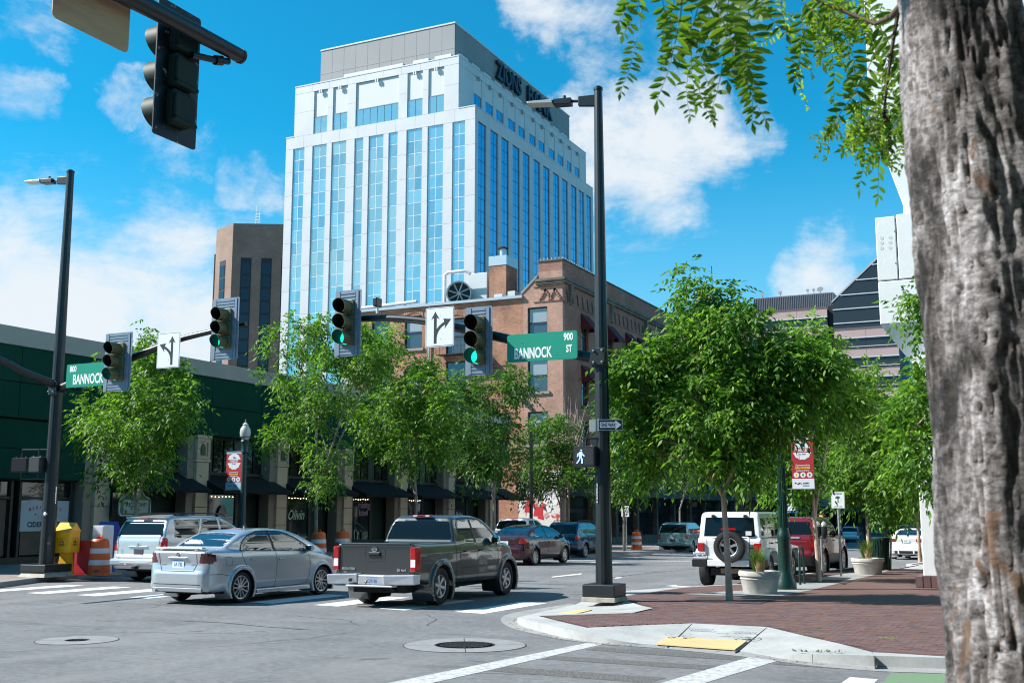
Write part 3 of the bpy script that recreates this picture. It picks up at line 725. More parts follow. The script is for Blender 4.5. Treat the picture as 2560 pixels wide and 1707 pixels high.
for i in range(3, 13): iw_ += [tuple(np.array(iw[i]) * (1 - j / 4) + np.array(iw[i + 1]) * (j / 4)) for j in range(4)]
iw = iw[:3] + iw_ + [iw[13]] + iw[14:]
GUT = [(2700, 1703), (2370, 1684), (2189, 1677), (2032, 1664), (1950, 1653), (1877, 1643), (1750, 1630), (1636, 1619), (1550, 1613), (1458, 1605), (1380, 1593), (1322, 1581), (1285, 1572), (1262, 1561), (1252, 1550), (1256, 1541), (1280, 1532), (1320, 1525), (1380, 1516), (1430, 1508)]
gw = crom([tuple(on_z(x, y, 0)[:2]) for x, y in GUT], 3)
sheet('gutter', gw + [(p[0], p[1]) for p in reversed(ow[:len(ow) - 7])], .0045, CONC2)
far_o = [(-5.0, 36.2, .13), (-4.6, 37.0, .02), (-4.45, 41.2, .02), (-4.75, 42.0, .13), (-4.5, 46, .13), (-4.3, 58, .13)]
ow += far_o; iw += [(p[0] + .16, p[1]) for p in far_o]
SWR = MB(); n = len(ow)
vs = [(p[0], p[1], fall(p[1])) for p in ow] + [(p[0], p[1], p[2] + fall(p[1])) for p in ow] + [(p[0], p[1], .13 + fall(p[1])) for p in iw]
fs = []
for i in range(n - 1): fs += [(i, n + i, n + i + 1, i + 1), (n + i, 2 * n + i, 2 * n + i + 1, n + i + 1)]
SWR.add(vs, fs)
kerb = SWR.build('kerb', CONC, smooth=30); kerb['kind'] = 'structure'
inner = [(p[0], p[1]) for p in iw]; poly_in = inner + [(30, 58), (30, 8)]
base = sheet('sidewalk', inner[:-8] + [(inner[-8][0], 34.5), (30, 34.5), (30, 8)], .117, JOINT)
# dark joints across the kerb
for (a, b) in [((2189, 1666), (2181, 1629)), ((2032, 1655), (2030, 1632)), ((1838, 1627), (1918, 1566)), ((1668, 1613), (1730, 1557))]:
    p0 = on_z(*a, 0.03); p1 = on_z(*b, .134); d = (p1 - p0).normalized(); w = Vector((-d.y, d.x, 0)) * .005
    zt = .1305; z0 = .02 if a[0] in (1838, 1668) else .131
    MB().hexa([(*(p0 - w)[:2], -.01), (*(p0 + w)[:2], -.01), (*(p1 + w)[:2], .10), (*(p1 - w)[:2], .10)], [(*(p0 - w)[:2], z0 - .004), (*(p0 + w)[:2], z0 - .004), (*(p1 + w)[:2], zt), (*(p1 - w)[:2], zt)]).build('kerb_joint', JOINT, kerb)
def inside(x, y, P):
    r = False; j = len(P) - 1
    for i in range(len(P)):
        if (P[i][1] > y) != (P[j][1] > y) and x < (P[j][0] - P[i][0]) * (y - P[i][1]) / (P[j][1] - P[i][1]) + P[i][0]: r = not r
        j = i
    return r
band = gp([(1700, 1484), (1851, 1476), (1930, 1465), (2008, 1450), (2135, 1430), (2225, 1424), (2202, 1433), (2121, 1452), (2030, 1474), (1947, 1490), (1840, 1490)], .13)
YB = 21.6
bme = MB().box(.0, .195, .0, .095, -.05, 0).build('brick', BRK1, base).data; bpy.data.objects.remove(bpy.data.objects['brick'])
cells = []; pin = [tuple(p) for p in poly_in]; bnd = [tuple(p[:2]) for p in band]
j = 0; y = 9.0
while y < YB:
    x = -12.0 + (.1 if j % 2 else 0)
    while x < .9:
        cx, cy_ = x + .1, y + .05
        if all(inside(x + dx, y + dy, pin) for dx, dy in ((.02, .01), (.18, .01), (.02, .09), (.18, .09))) and not inside(cx, cy_, bnd): cells.append((x, y))
        x += .2
    y += .1; j += 1
def vis(c):
    d = -c[0] * _sy + c[1] * _cy; l = c[0] * _cy + c[1] * _sy
    return d > 1 and l / d < .46
cells.sort(key=lambda c: (0 if vis(c) and (c[0] * _cy + c[1] * _sy) / max(.1, -c[0] * _sy + c[1] * _cy) < .34 else 1, c[0] ** 2 + c[1] ** 2))
for i, (x, y) in enumerate(cells[:298]):
    inst('brick', bme, base, (x, y, .13 + rnd.uniform(-.0025, .0025)))
mb = MB()
for x, y in cells[298:]:
    z = .13 + rnd.uniform(-.0025, .0025); mb.box(x, x + .195, y, y + .095, z - .03, z)
mb.build('brick_paving', BRK2, base, kind='stuff')
sheet('brick_sidewalk', [(-9.5, YB), (30, YB), (30, 36.8), (-4.8, 36.8), (-5.2, 33.5), (-6.0, 28.6), (-6.35, 26.6), (-6.9, 25.2), (-7.6, 23.3)][0:0] + [p for p in [(30, YB + .02), (30, 36.9)] + [(q[0], q[1]) for q in reversed(iw) if YB + .02 < q[1] < 36.9] + [(-8.1, YB + .02)]], .1305, BRKFAR)
sheet('driveway', [(30, 36.9), (-4.8, 36.9), (-4.3, 37.2), (-4.2, 41.0), (-4.5, 42.1), (30, 42.1)], .128, CONC)
sheet('far_sidewalk', [(30, 42.12), (-4.5, 42.12), (-4.3, 46), (-4.1, 58), (30, 58)], .130, BRKFAR)
sheet('concrete_band', band, .1345, CONC2)
# tactile panels with raised domes on the ramps
def ramp_z(x, y, lo, hi): pass
def tactile(P, z0, z1, nx, ny, label, grp):
    a, b, c, d = [Vector(p) for p in P]
    mb = MB(); up = Vector((0, 0, .008)); mb.hexa([a - up, b - up, c - up, d - up], [a + up, b + up, c + up, d + up])
    for i in range(nx):
        for k in range(ny):
            u = (i + .5) / nx; v = (k + .5) / ny
            p = a.lerp(b, u).lerp(d.lerp(c, u), v) + up
            r = .012; mb.add([(p.x - r, p.y - r, p.z), (p.x + r, p.y - r, p.z), (p.x + r, p.y + r, p.z), (p.x - r, p.y + r, p.z), (p.x, p.y, p.z + .008)], [(0, 1, 4), (1, 2, 4), (2, 3, 4), (3, 0, 4)])
    o = mb.build('tactile_panel', YEL); return tag(o, label, 'tactile paving', grp)
def onramp(px, py, h): return on_z(px, py, h)
tactile([onramp(1640, 1609, .027), onramp(1838, 1623, .027), onramp(1867, 1602, .062), onramp(1670, 1592, .062)], 0, 0, 26, 10, 'wide yellow bumpy tactile panel on the near kerb ramp', 'tactile panels on the kerb ramps')
tactile([onramp(1384, 1534.5, .033), onramp(1440, 1534, .075), onramp(1480, 1524, .075), onramp(1452, 1524, .04)], 0, 0, 10, 18, 'narrow yellow tactile panel on the ramp beside the black signal pole', 'tactile panels on the kerb ramps')
INK = mat('stencil_ink', (.18, .22, .23), .8, col2=(.36, .38, .38), nscale=30, npos=(.45, .7))
def decal(px, py, h, txt_, s, parent, sx=1): 
    p = on_z(px, py, h); M = frame((p.x, p.y, h), (1, .0, .0), (0, 1, .045)); text(txt_, s, M, INK, parent, sx=sx, depth=.001)
st = thing('pavement_stencil', 'faded dark stencilled lettering and two circles on the near concrete ramp', 'stencil')
decal(1752, 1572, .118, 'WHEELS', .17, st, .62); decal(1862, 1579, .113, 'DOWN', .17, st, .62); decal(1806, 1583, .108, 'ONE', .12, st, .7)
def ringm(px, py, h, r, parent, fig):
    p = on_z(px, py, h); M = frame((p.x, p.y, h), (1, .0, .0), (0, 1, .045)); mb = MB(); vs = []; n = 40
    for k in range(n):
        t = 2 * math.pi * k / n; vs += [tuple(M @ Vector((r * math.cos(t), r * math.sin(t), .0))), tuple(M @ Vector((r * .9 * math.cos(t), r * .9 * math.sin(t), .0)))]
    mb.add(vs, [(2 * k, (2 * k + 2) % (2 * n), (2 * k + 3) % (2 * n), 2 * k + 1) for k in range(n)]); mb.build('circle_mark', INK, parent)
    mb = MB()
    for (x0, y0, x1, y1) in fig:
        mb.add([tuple(M @ Vector((x, y, .0))) for x, y in ((x0 * r, y0 * r), (x1 * r, y0 * r), (x1 * r, y1 * r), (x0 * r, y1 * r))], [(0, 1, 2, 3)])
    mb.build('circle_figure', INK, parent)
ringm(1696, 1585, .105, .19, st, [(-.6, -.5, -.3, -.1), (.3, -.6, .6, -.2)]); ringm(1867, 1593, .088, .19, st, [(-.55, -.1, .5, .2), (-.15, -.4, .25, .5)])

# left-hand pavement
cl = [(-22.0, 14.0), (-22.7, 17.5), (-23.5, 20.0), (-24.5, 22.3), (-25.15, 24.6), (-25.4, 27), (-25.4, 44), (-21.5, 46.5), (-19.2, 48.3), (-17.7, 50.3), (-17.5, 52.4), (-18.0, 53.6), (-19.4, 54.8), (-19.4, 108)]
mb = MB(); n = len(cl); inn = [(p[0] - .18, p[1] + (.05 if p[1] < 44 else 0)) for p in cl]
mb.add([(p[0], p[1], fall(p[1])) for p in cl] + [(p[0] - .01, p[1], .13 + fall(p[1])) for p in cl] + [(p[0], p[1], .13 + fall(p[1])) for p in inn], sum([[(i, i + 1, n + i + 1, n + i), (n + i, n + i + 1, 2 * n + i + 1, 2 * n + i)] for i in range(n - 1)], []))
k2 = mb.build('far_kerb', CONC2, smooth=30); k2['kind'] = 'structure'
LSW = mat('left_paving', (.20, .15, .13), .85, col2=(.30, .27, .25), nscale=1.2, npos=(.3, .7)); speckle(LSW, 60, .85, 1.12)
iA = [p for p in inn if p[1] < 34]; iB = [p for p in inn if p[1] > 38]
sheet('left_sidewalk', iA + [(-25.58, 36), (-60, 36), (-60, 14)], .13, LSW); sheet('left_sidewalk', [(-25.58, 36)] + iB + [(-60, 108), (-60, 36)], .13, LSW)
# far cross street kerbs
sheet('end_sidewalk', [(-60, 140), (60, 140), (60, 132), (-60, 132)], .12, CONC2); sheet('end_road_strip', [(-26, 112.5), (40, 112.5), (40, 115), (-26, 115)], .01, CONC)

# ---- road markings
mk = []
def mark(name, pts, m=PAINT, z=.004, px=True):
    o = sheet(name, gp(pts) if px else pts, z, m); return o
for i, x0 in enumerate((-22.9, -21.35, -19.8, -18.25, -16.6, -15.0, -13.4, -11.75, -10.1)):
    y0, y1 = (18.7, 21.4) if x0 > -12 else (18.9, 21.5)
    mark('crosswalk_bar', [(x0, y0), (x0 + .66, y0 - .1), (x0 + .72, y1 - .05), (x0 + .06, y1)], px=False)
mark('crosswalk_line', [(930, 1715), (1045, 1715), (1512, 1609), (1472, 1606)], PAINT2)
mark('crosswalk_line', [(1625, 1715), (1735, 1715), (1948, 1650), (1877, 1641)], PAINT2)
for q in ([(1490, 1617), (1877, 1642), (1852, 1651), (1462, 1624)], [(1365, 1637), (1802, 1664), (1775, 1674), (1325, 1645)], [(1215, 1662), (1665, 1694), (1620, 1707), (1180, 1673)], [(1960, 1650), (2230, 1668), (2180, 1676), (1930, 1660)]): mark('scraped_bar', q, TARM, .003)
mark('green_lane_patch', [(2226, 1682), (2420, 1685), (2420, 1730), (2190, 1730)], GRNP)
mark('lane_mark', [(2125, 1692), (2195, 1698), (2160, 1730), (2070, 1730)], PAINT)
mark('lane_dash', [(1378, 1443), (1382, 1440.5), (1455, 1432.5), (1452, 1435.5)], PAINT)
mark('lane_dash', [(1536, 1446), (1540, 1443), (1556, 1442), (1552, 1444.5)], PAINT)
mark('parking_line', [(1663, 1464), (1690, 1461.5), (1692, 1463.5), (1790, 1468), (1850, 1471), (1850, 1473), (1780, 1470.5), (1690, 1466)], PAINT)
mark('lane_dash', [(1470, 1405), (1500, 1403), (1560, 1406), (1530, 1407.5)], PAINT2)
mark('stop_line', [(-18.5, 43.0), (-7.6, 46.5), (-7.6, 47.1), (-18.5, 43.5)], PAINT2, px=False)
mark('stop_line', [(-19, 50.5), (-6, 54.0), (-6, 54.6), (-19, 51.0)], PAINT2, px=False)
CRK = mat('tar_crack_filler', (.035, .035, .037), .7)
def crack(L):
    p = gp(L); mb = MB(); n = len(p)
    for i in range(n - 1):
        a, b = Vector(p[i]), Vector(p[i + 1]); d = (b - a).normalized(); w = Vector((-d.y, d.x, 0)) * .02
        mb.add([(*(a - w)[:2], .003), (*(a + w)[:2], .003), (*(b + w)[:2], .003), (*(b - w)[:2], .003)], [(0, 3, 2, 1)])
    o = mb.build('tar_crack', CRK); o['kind'] = 'structure'
crack([(460, 1552), (560, 1556), (660, 1566), (780, 1574)]); crack([(1295, 1457), (1400, 1460), (1500, 1463), (1570, 1467)]); crack([(1300, 1476), (1420, 1484), (1480, 1486)]); crack([(1500, 1446), (1640, 1430), (1740, 1422)])
rc = random.Random(17)
def fine_crack(x, y, a, n, w=.008):
    mb = MB(); p = Vector((x, y, 0))
    for k in range(n):
        a += rc.uniform(-.5, .5); q = p + Vector((math.cos(a), math.sin(a), 0)) * rc.uniform(.12, .35); d = (q - p).normalized(); s_ = Vector((-d.y, d.x, 0)) * w * rc.uniform(.5, 1.2)
        mb.add([(*(p - s_)[:2], .0028), (*(p + s_)[:2], .0028), (*(q + s_)[:2], .0028), (*(q - s_)[:2], .0028)], [(0, 3, 2, 1)]); p = q
    o = mb.build('hairline_crack', CRK); o['kind'] = 'structure'
for q in ((-14, 13, .4, 14), (-10.5, 12.4, 1.2, 10), (-17, 15.5, .1, 16), (-9.2, 16.2, 2.6, 9), (-12.5, 16.8, .0, 12), (-6.2, 11.6, .3, 9), (-19, 17.2, .2, 10), (-10, 24, .1, 12), (-9, 27, 1.4, 10), (-13, 10.5, .8, 9)): fine_crack(*q)
WEED = leafmat('gutter_weed', [(.05, .09, .02), (.09, .13, .03), (.14, .11, .05)], .3)
wp = [on_z(1990, 1628, .10), on_z(2115, 1631, .132)]; mb = MB()
for k in range(34):
    p = wp[0].lerp(wp[1], rc.random()); a = rc.uniform(0, 6.28); l = rc.uniform(.02, .05); mb.add([(p.x, p.y, p.z), (p.x + l * math.cos(a), p.y + l * math.sin(a), p.z + l * .8), (p.x + l * math.cos(a + .6), p.y + l * math.sin(a + .6), p.z + l * .3)], [(0, 1, 2)])
mb.build('kerb_weeds', WEED, kind='stuff')
mb = MB()
for k in range(240):
    i = rc.randrange(2, len(ow) - 9); t = rc.random(); x = ow[i][0] * (1 - t) + ow[i + 1][0] * t; y = ow[i][1] * (1 - t) + ow[i + 1][1] * t; x -= rc.uniform(.01, .22) * .3; y -= rc.uniform(.02, .25); a = rc.uniform(0, 6.28); l = rc.uniform(.01, .035)
    mb.add([(x, y, .006), (x + l * math.cos(a), y + l * math.sin(a), .012), (x + l * math.cos(a + 1.2), y + l * math.sin(a + 1.2), .007)], [(0, 1, 2)])
mb.build('gutter_litter', mat('dry_leaf_litter', (.10, .06, .03), .9, col2=(.05, .05, .03), nscale=20), kind='stuff')
mb = MB()
for k in range(170):
    x = rc.uniform(-7.5, 0); y = rc.uniform(14, 24)
    if inside(x, y, pin): mb.lathe([(rc.uniform(.010, .022), .1335), (.001, .1338)], 8, M=Matrix.Translation((x, y, 0)), cap0=False, cap1=False)
mb.build('gum_spots', mat('gum_spot', (.05, .045, .042), .8), kind='stuff')

def manhole(px0, px1, py, lid_r, label, quarters):
    a, b = on_z(px0, py), on_z(px1, py); c = (a + b) / 2; r = (a - b).length / 2 * .96
    t = thing('manhole', label, 'manhole', (c.x, c.y, 0), group='manholes in the road')
    MB().lathe([(r, .002), (r, .006), (lid_r + .02, .006)], 48, cap0=False, cap1=False).build('concrete_collar', mat('collar_concrete', (.19, .195, .20), .85, col2=(.26, .265, .27), nscale=5, npos=(.3, .7)), t)
    MB().lathe([(r + .02, .002), (r + .02, .0035), (r, .0035)], 48, cap0=False, cap1=False).build('collar_joint', JOINT, t)
    mb = MB().lathe([(lid_r + .02, .004), (lid_r + .02, .008), (lid_r, .008), (lid_r - .01, .004)], 40)
    lid = mb.build('lid', mat('cast_iron', (.03, .03, .032), .55, .5, bump=(60, .6, .004)), t)
    mb = MB(); k = 0
    u = -lid_r + .05
    while u < lid_r - .04:
        v = -lid_r + .05
        while v < lid_r - .04:
            if u * u + v * v < (lid_r - .05) ** 2: mb.box(u - .013, u + .013, v - .013, v + .013, .004, .011)
            v += .055
        u += .055
    mb.build('lid_studs', mat('worn_iron', (.16, .17, .18), .35, .8), t, kind='stuff')
    for q in range(quarters):
        mb = MB()
        an = q * 2 * math.pi / quarters + .5; d = Vector((math.cos(an), math.sin(an), 0)); w = Vector((-d.y, d.x, 0)) * .008; p0 = d * (lid_r + .02); p1 = d * r
        mb.add([(*(p0 - w)[:2], .0065), (*(p1 - w)[:2], .0065), (*(p1 + w)[:2], .0065), (*(p0 + w)[:2], .0065)], [(0, 1, 2, 3)])
        mb.build('collar_crack', JOINT, t)
manhole(1004, 1320, 1612, .40, 'manhole with a wide dark studded lid in front of the kerb corner', 4)
manhole(91, 294, 1600, .15, 'pale round manhole collar with a small lid at the left of the road', 2)

# ================================================================= buildings
WHT = mat('white_precast', (.50, .50, .515), .6, col2=(.58, .58, .595), nscale=.2, npos=(.3, .7))
WHTJ = mat('precast_joint', (.30, .31, .33), .7)
GRYC = mat('grey_cladding', (.20, .20, .205), .6, col2=(.23, .23, .235), nscale=.15, npos=(.3, .7))
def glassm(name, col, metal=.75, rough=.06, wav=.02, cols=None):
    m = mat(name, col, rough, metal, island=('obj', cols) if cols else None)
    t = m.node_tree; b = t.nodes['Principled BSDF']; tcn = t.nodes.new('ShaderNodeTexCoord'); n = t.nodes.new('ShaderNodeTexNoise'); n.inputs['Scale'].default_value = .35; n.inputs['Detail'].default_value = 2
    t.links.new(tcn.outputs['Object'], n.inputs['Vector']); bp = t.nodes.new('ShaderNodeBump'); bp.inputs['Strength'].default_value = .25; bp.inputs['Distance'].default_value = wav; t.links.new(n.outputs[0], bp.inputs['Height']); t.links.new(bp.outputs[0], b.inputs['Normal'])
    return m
TG = glassm('tower_glass', (.38, .63, .67), .78, .06, .12, cols=None); TGO = glassm('tower_glass_pane', (.42, .70, .74), .78, .06, .12, cols=[(.32, .56, .61), (.38, .63, .67), (.46, .71, .73), (.25, .49, .56), (.42, .66, .69)])  # random tints per pane stand in for uneven cloud reflections
TGR = glassm('tower_side_glass', (.16, .42, .62), .9, .04, .07)  # side copy, its deeper blue standing in for the darker sky it reflects
MULL = mat('pale_mullion', (.62, .66, .68), .5)
MULD = mat('dark_mullion', (.05, .10, .17), .5)

tw = thing('bank_tower', 'tall white office tower with vertical strips of blue glass and a grey top storey', 'building', (-78.5, 151, 0))
TX, TY = -78.5, 151.0      # street corner of the tower; front face y=0 (local) faces the camera, side face x=0
def L(x, y=None): return x - TX
T1, T2, T3 = 65.7, 74.6, 82.9
xl1 = -115.2 - TX; xl2 = -113.6 - TX; xs2 = -3.3 if False else -82.4 - TX
ySide = 51.0
GR = .35      # glass recess
mb = MB()
mb.box(xl1 + GR, -GR, GR, ySide, 0, 63.6); mb.build('core', GRYC, tw)
# front strips
FS = [(-113.68, -111.3), (-109.68, -106.76), (-105.74, -102.81), (-101.16, -99.44), (-98.37, -95.5), (-94.52, -92.78), (-91.1, -88.15), (-87.14, -84.24), (-82.59, -80.3)]
FS = [(a - TX, b - TX) for a, b in FS]
RS = [(151.6, 154.5), (155.95, 158.86), (159.99, 162.9), (164.3, 167.2), (168.4, 171.3), (172.9, 175.8), (177.1, 180.0), (181.6, 184.5), (185.7, 188.6), (190.0, 192.9), (194.0, 196.8), (197.9, 200.6)]
RS = [(a - TY + .5, b - TY + .5) for a, b in RS]
FH = 2.07; ZT = 63.6; rows = 25
panes = []
PB = {}
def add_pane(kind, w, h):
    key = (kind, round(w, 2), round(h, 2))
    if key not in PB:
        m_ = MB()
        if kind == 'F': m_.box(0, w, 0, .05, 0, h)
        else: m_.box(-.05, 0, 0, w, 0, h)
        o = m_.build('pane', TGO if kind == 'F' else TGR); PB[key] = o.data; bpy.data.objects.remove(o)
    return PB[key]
pf = []; ps = []
for (a, b) in FS:
    nc = 2 if b - a > 2.0 else 1
    if 2.6 < b - a: nc = 2
    w = (b - a - .08 * (nc + 1)) / nc
    for r in range(rows):
        for k in range(nc): pf.append(('F', a + .08 + k * (w + .08), GR - .14, ZT - (r + 1) * FH + .05, w, FH - .1))
for (a, b) in RS:
    w = (b - a - .24) / 2
    for r in range(rows):
        for k in range(2): ps.append(('R', -GR + .14, a + .08 + k * (w + .08), ZT - (r + 1) * FH + .05, w, FH - .1))
pf = [p for p in pf if p[3] > 9]; ps = [p for p in ps if p[3] > 14]
pf.sort(key=lambda p: -p[3]); 
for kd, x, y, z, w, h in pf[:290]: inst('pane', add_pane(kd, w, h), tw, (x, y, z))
mb = MB()
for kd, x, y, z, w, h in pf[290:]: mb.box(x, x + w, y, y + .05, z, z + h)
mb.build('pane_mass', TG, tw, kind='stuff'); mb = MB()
for kd, x, y, z, w, h in ps: mb.box(x - .05, x, y, y + w, z, z + h)
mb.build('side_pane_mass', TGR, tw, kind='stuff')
mb = MB()
for (a, b) in FS:   # mullions and transoms
    nc = 2 if b - a > 2.0 else 1
    for r in range(rows + 1): mb.box(a, b, GR - .17, GR - .06, ZT - r * FH - .045, ZT - r * FH + .045)
    for k in range(nc + 1): xx = a + (b - a) * k / nc; mb.box(xx - .045, xx + .045, GR - .165, GR - .065, ZT - rows * FH, ZT)
mb.build('front_mullions', MULL, tw, kind='stuff'); mb = MB()
for (a, b) in RS:
    for r in range(rows + 1): mb.box(-GR + .06, -GR + .17, a, b, ZT - r * FH - .03, ZT - r * FH + .03)
    for k in range(3): yy = a + (b - a) * k / 2; mb.box(-GR + .065, -GR + .165, yy - .03, yy + .03, ZT - rows * FH, ZT)
mb.build('side_mullions', MULD, tw, kind='stuff')
# piers of precast panels, one panel per storey
edges = [xl1] + [v for s_ in FS for v in s_] + [0]; piers = [(edges[i], edges[i + 1]) for i in range(0, len(edges), 2)]
PF = 2 * FH
pm = {}
for (a, b) in piers:
    w = b - a
    for r in range(12):
        z1 = ZT - r * PF; key = round(w, 2)
        if key not in pm:
            o = MB().box(0, w, 0, GR, 0.015, PF - .015).build('cladding_panel', WHT); pm[key] = o.data; bpy.data.objects.remove(o)
        inst('cladding_panel', pm[key], tw, (a, 0, z1 - PF))
edges = [GR] + [v for s_ in RS for v in s_] + [ySide]; piersR = [(edges[i], edges[i + 1]) for i in range(0, len(edges), 2)]
pm = {}; cnt = 0; rest = MB()
for (a, b) in piersR:
    w = b - a
    for r in range(12):
        z1 = ZT - r * PF
        if cnt < 150:
            key = round(w, 2)
            if key not in pm:
                o = MB().box(-GR, 0, 0, w, 0.015, PF - .015).build('side_cladding_panel', WHT); pm[key] = o.data; bpy.data.objects.remove(o)
            inst('side_cladding_panel', pm[key], tw, (0, a, z1 - PF)); cnt += 1
        else: rest.box(-GR, 0, a, b, z1 - PF + .015, z1 - .015)
rest.build('side_cladding_mass', WHT, tw, kind='stuff')
# band above the strips, shoulders, second tier
def panelrow_f(x0, x1, z0, z1, y, nm='band_panel', m=WHT, wmax=3.6, d=GR):
    n = max(1, round((x1 - x0) / wmax)); w = (x1 - x0) / n
    for i in range(n): MB().box(x0 + i * w + .015, x0 + (i + 1) * w - .015, y, y + d, z0 + .015, z1 - .015).build(nm, m, tw)
def panelrow_s(y0, y1, z0, z1, x, nm='band_panel', m=WHT, wmax=4.2, d=GR):
    n = max(1, round((y1 - y0) / wmax)); w = (y1 - y0) / n
    for i in range(n): MB().box(x - d, x, y0 + i * w + .015, y0 + (i + 1) * w - .015, z0 + .015, z1 - .015).build(nm, m, tw)
panelrow_f(xl1, 0, ZT, T1, 0); panelrow_s(GR, ySide, ZT, T1, 0)
mb = MB().box(xl1 + GR, -GR, GR, ySide, 63.55, T1 - .01); mb.build('upper_core', WHTJ, tw)
x2r = -82.4 - TX + .9     # side face of the second tier
mb = MB().box(xl2 + GR, x2r - GR, GR, 55.0, T1 - .02, T2 - .01); mb.build('second_tier_core', WHTJ, tw)
MB().box(xl1, 0, 0, ySide, T1, T1 + .0).build('roof_line', WHT, tw) if False else None
for (x0, x1, y0, y1, z) in ((xl1 - .05, xl2, -.05, ySide, T1), (x2r, .05, -.05, ySide, T1)):
    MB().box(x0, x1, y0, y1, z, z + .18).build('coping', WHT, tw)
# second tier front: panels round the window recesses
W2 = [(-109.59, -106.79), (-105.69, -102.74), (-101.08, -92.73), (-91.05, -88.16), (-87.08, -84.17)]
W2 = [(a - TX, b - TX) for a, b in W2]; zb2, zt2 = 65.7, 68.6; zrec = 73.3
e2 = [xl2] + [v for s_ in W2 for v in s_] + [x2r]
for i in range(0, len(e2), 2):
    a, b = e2[i], e2[i + 1]
    MB().box(a + .01, b - .01, 0, GR, T1 + .01, 69.9).build('cladding_panel', WHT, tw); MB().box(a + .01, b - .01, 0, GR, 69.93, zrec).build('cladding_panel', WHT, tw)
panelrow_f(xl2, x2r, zrec + .03, T2, 0)
WREC = mat('recess_panel', (.58, .575, .58), .65)
for (a, b) in W2:
    MB().box(a, b, .22, GR, zt2 + .05, zrec).build('recess_panel', WREC, tw)
    nc = 6 if b - a > 5 else 2; w = (b - a) / nc
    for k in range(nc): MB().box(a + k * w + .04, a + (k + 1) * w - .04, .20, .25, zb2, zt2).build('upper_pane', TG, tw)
    MB().box(a, b, .14, .19, zt2, zt2 + .12).box(a, b, .12, .30, zrec - .06, zrec + .02).build('window_head', WHTJ, tw)
    xc = (a + b) / 2; MB().box(xc - .28, xc - .12, -.25, .0, zrec - .55, zrec + .15).box(xc + .12, xc + .28, -.25, 0, zrec - .55, zrec + .15).build('lifting_hook', MULL, tw)
# second tier side
S2 = [(156.2, 159.2), (160.5, 163.5), (164.6, 167.5), (169.3, 172.3), (173.5, 176.4), (178.2, 181.1), (182.3, 185.2), (187.0, 190.0), (191.3, 194.2), (195.9, 198.3), (199.8, 202.5)]
S2 = [(a - TY, b - TY) for a, b in S2]
e2 = [GR] + [v for s_ in S2 for v in s_] + [55.0]
for i in range(0, len(e2), 2): MB().box(x2r - GR, x2r, e2[i] + .01, e2[i + 1] - .01, T1, zrec).build('cladding_panel', WHT, tw)
panelrow_s(GR, 55, zrec + .03, T2, x2r)
for (a, b) in S2:
    MB().box(x2r - GR, x2r - .12, a, b, 70.3, zrec).build('recess_panel', WREC, tw); MB().box(x2r - GR, x2r - .12, a, b, T1, 67.2).build('recess_panel', WREC, tw)
    w = (b - a) / 3
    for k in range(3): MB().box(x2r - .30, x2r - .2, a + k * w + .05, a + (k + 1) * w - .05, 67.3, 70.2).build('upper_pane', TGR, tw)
    yc = (a + b) / 2; MB().box(x2r, x2r + .25, yc - .25, yc - .1, zrec - .55, zrec + .15).box(x2r, x2r + .25, yc + .1, yc + .25, zrec - .55, zrec + .15).build('lifting_hook', WHTJ, tw)
MB().box(xl2 - .05, x2r + .05, -.05, 55.05, T2, T2 + .2).build('coping', WHT, tw)
# grey top storey with white blocks standing before it
x3l, x3r, y3 = -112.0 - TX, -85.0 - TX, 5.0
MB().box(x3l + .1, x3r - .1, y3 + .1, 54.5, T2 + .2, T3 - .1).build('plant_core', WHTJ, tw)
nx = 11; w = (x3r - x3l) / nx
for i in range(nx):
    for (z0, z1) in ((T2 + .2, 78.5), (78.5, T3)): MB().box(x3l + i * w + .02, x3l + (i + 1) * w - .02, y3, y3 + .25, z0 + .02, z1 - .02).build('grey_panel', GRYC, tw)
ny = 14; w = 49.5 / ny
for i in range(ny):
    for (z0, z1) in ((T2 + .2, 78.5), (78.5, T3)): MB().box(x3r - .25, x3r, y3 + .27 + i * w + .02, y3 + .27 + (i + 1) * w - .02, z0 + .02, z1 - .02).build('grey_panel', GRYC, tw)
MB().box(x3l - .1, x3r + .1, y3 - .1, 54.9, T3, T3 + .25).build('coping', WHT, tw)
for (a, b, h) in ((1.3, 4.2, 2.3), (5.2, 17.2, 2.9), (19.2, 22.2, 2.9), (23.4, 26.5, 2.9)):
    MB().box(x3l + a, x3l + b, y3 - .4, y3 - .02, T2 + .2, T2 + h).build('white_block', WHT, tw)
for k in range(14): MB().box(x3l + 6.1 + k * .7, x3l + 6.65 + k * .7, y3 - .45, y3 - .41, T2 + .25, T2 + 1.3).build('louvre', WHTJ, tw)
yb = y3 + 1.2
while yb < 53: MB().box(x3r + .02, x3r + .4, yb, yb + 2.9, T2 + .2, T2 + 3.4).build('white_block', WHT, tw); yb += 4.35
NAVY = mat('dark_navy_letters', (.012, .022, .045), .5)
for (w_, y0, y1) in (('ZIONS', 171.0, 181.3), ('BANK', 184.2, 195.6)):
    o = text(w_, 4.6, frame((x3r + .35, (y0 + y1) / 2 - TY, T2 + 5.6), (0, 1, 0), (0, 0, 1)), NAVY, tw, sx=1.0, bold=.10, depth=.25, name='lettering')
    wd = o.dimensions.x; o.scale = ((y1 - y0) / max(wd, .1), 1, 1)

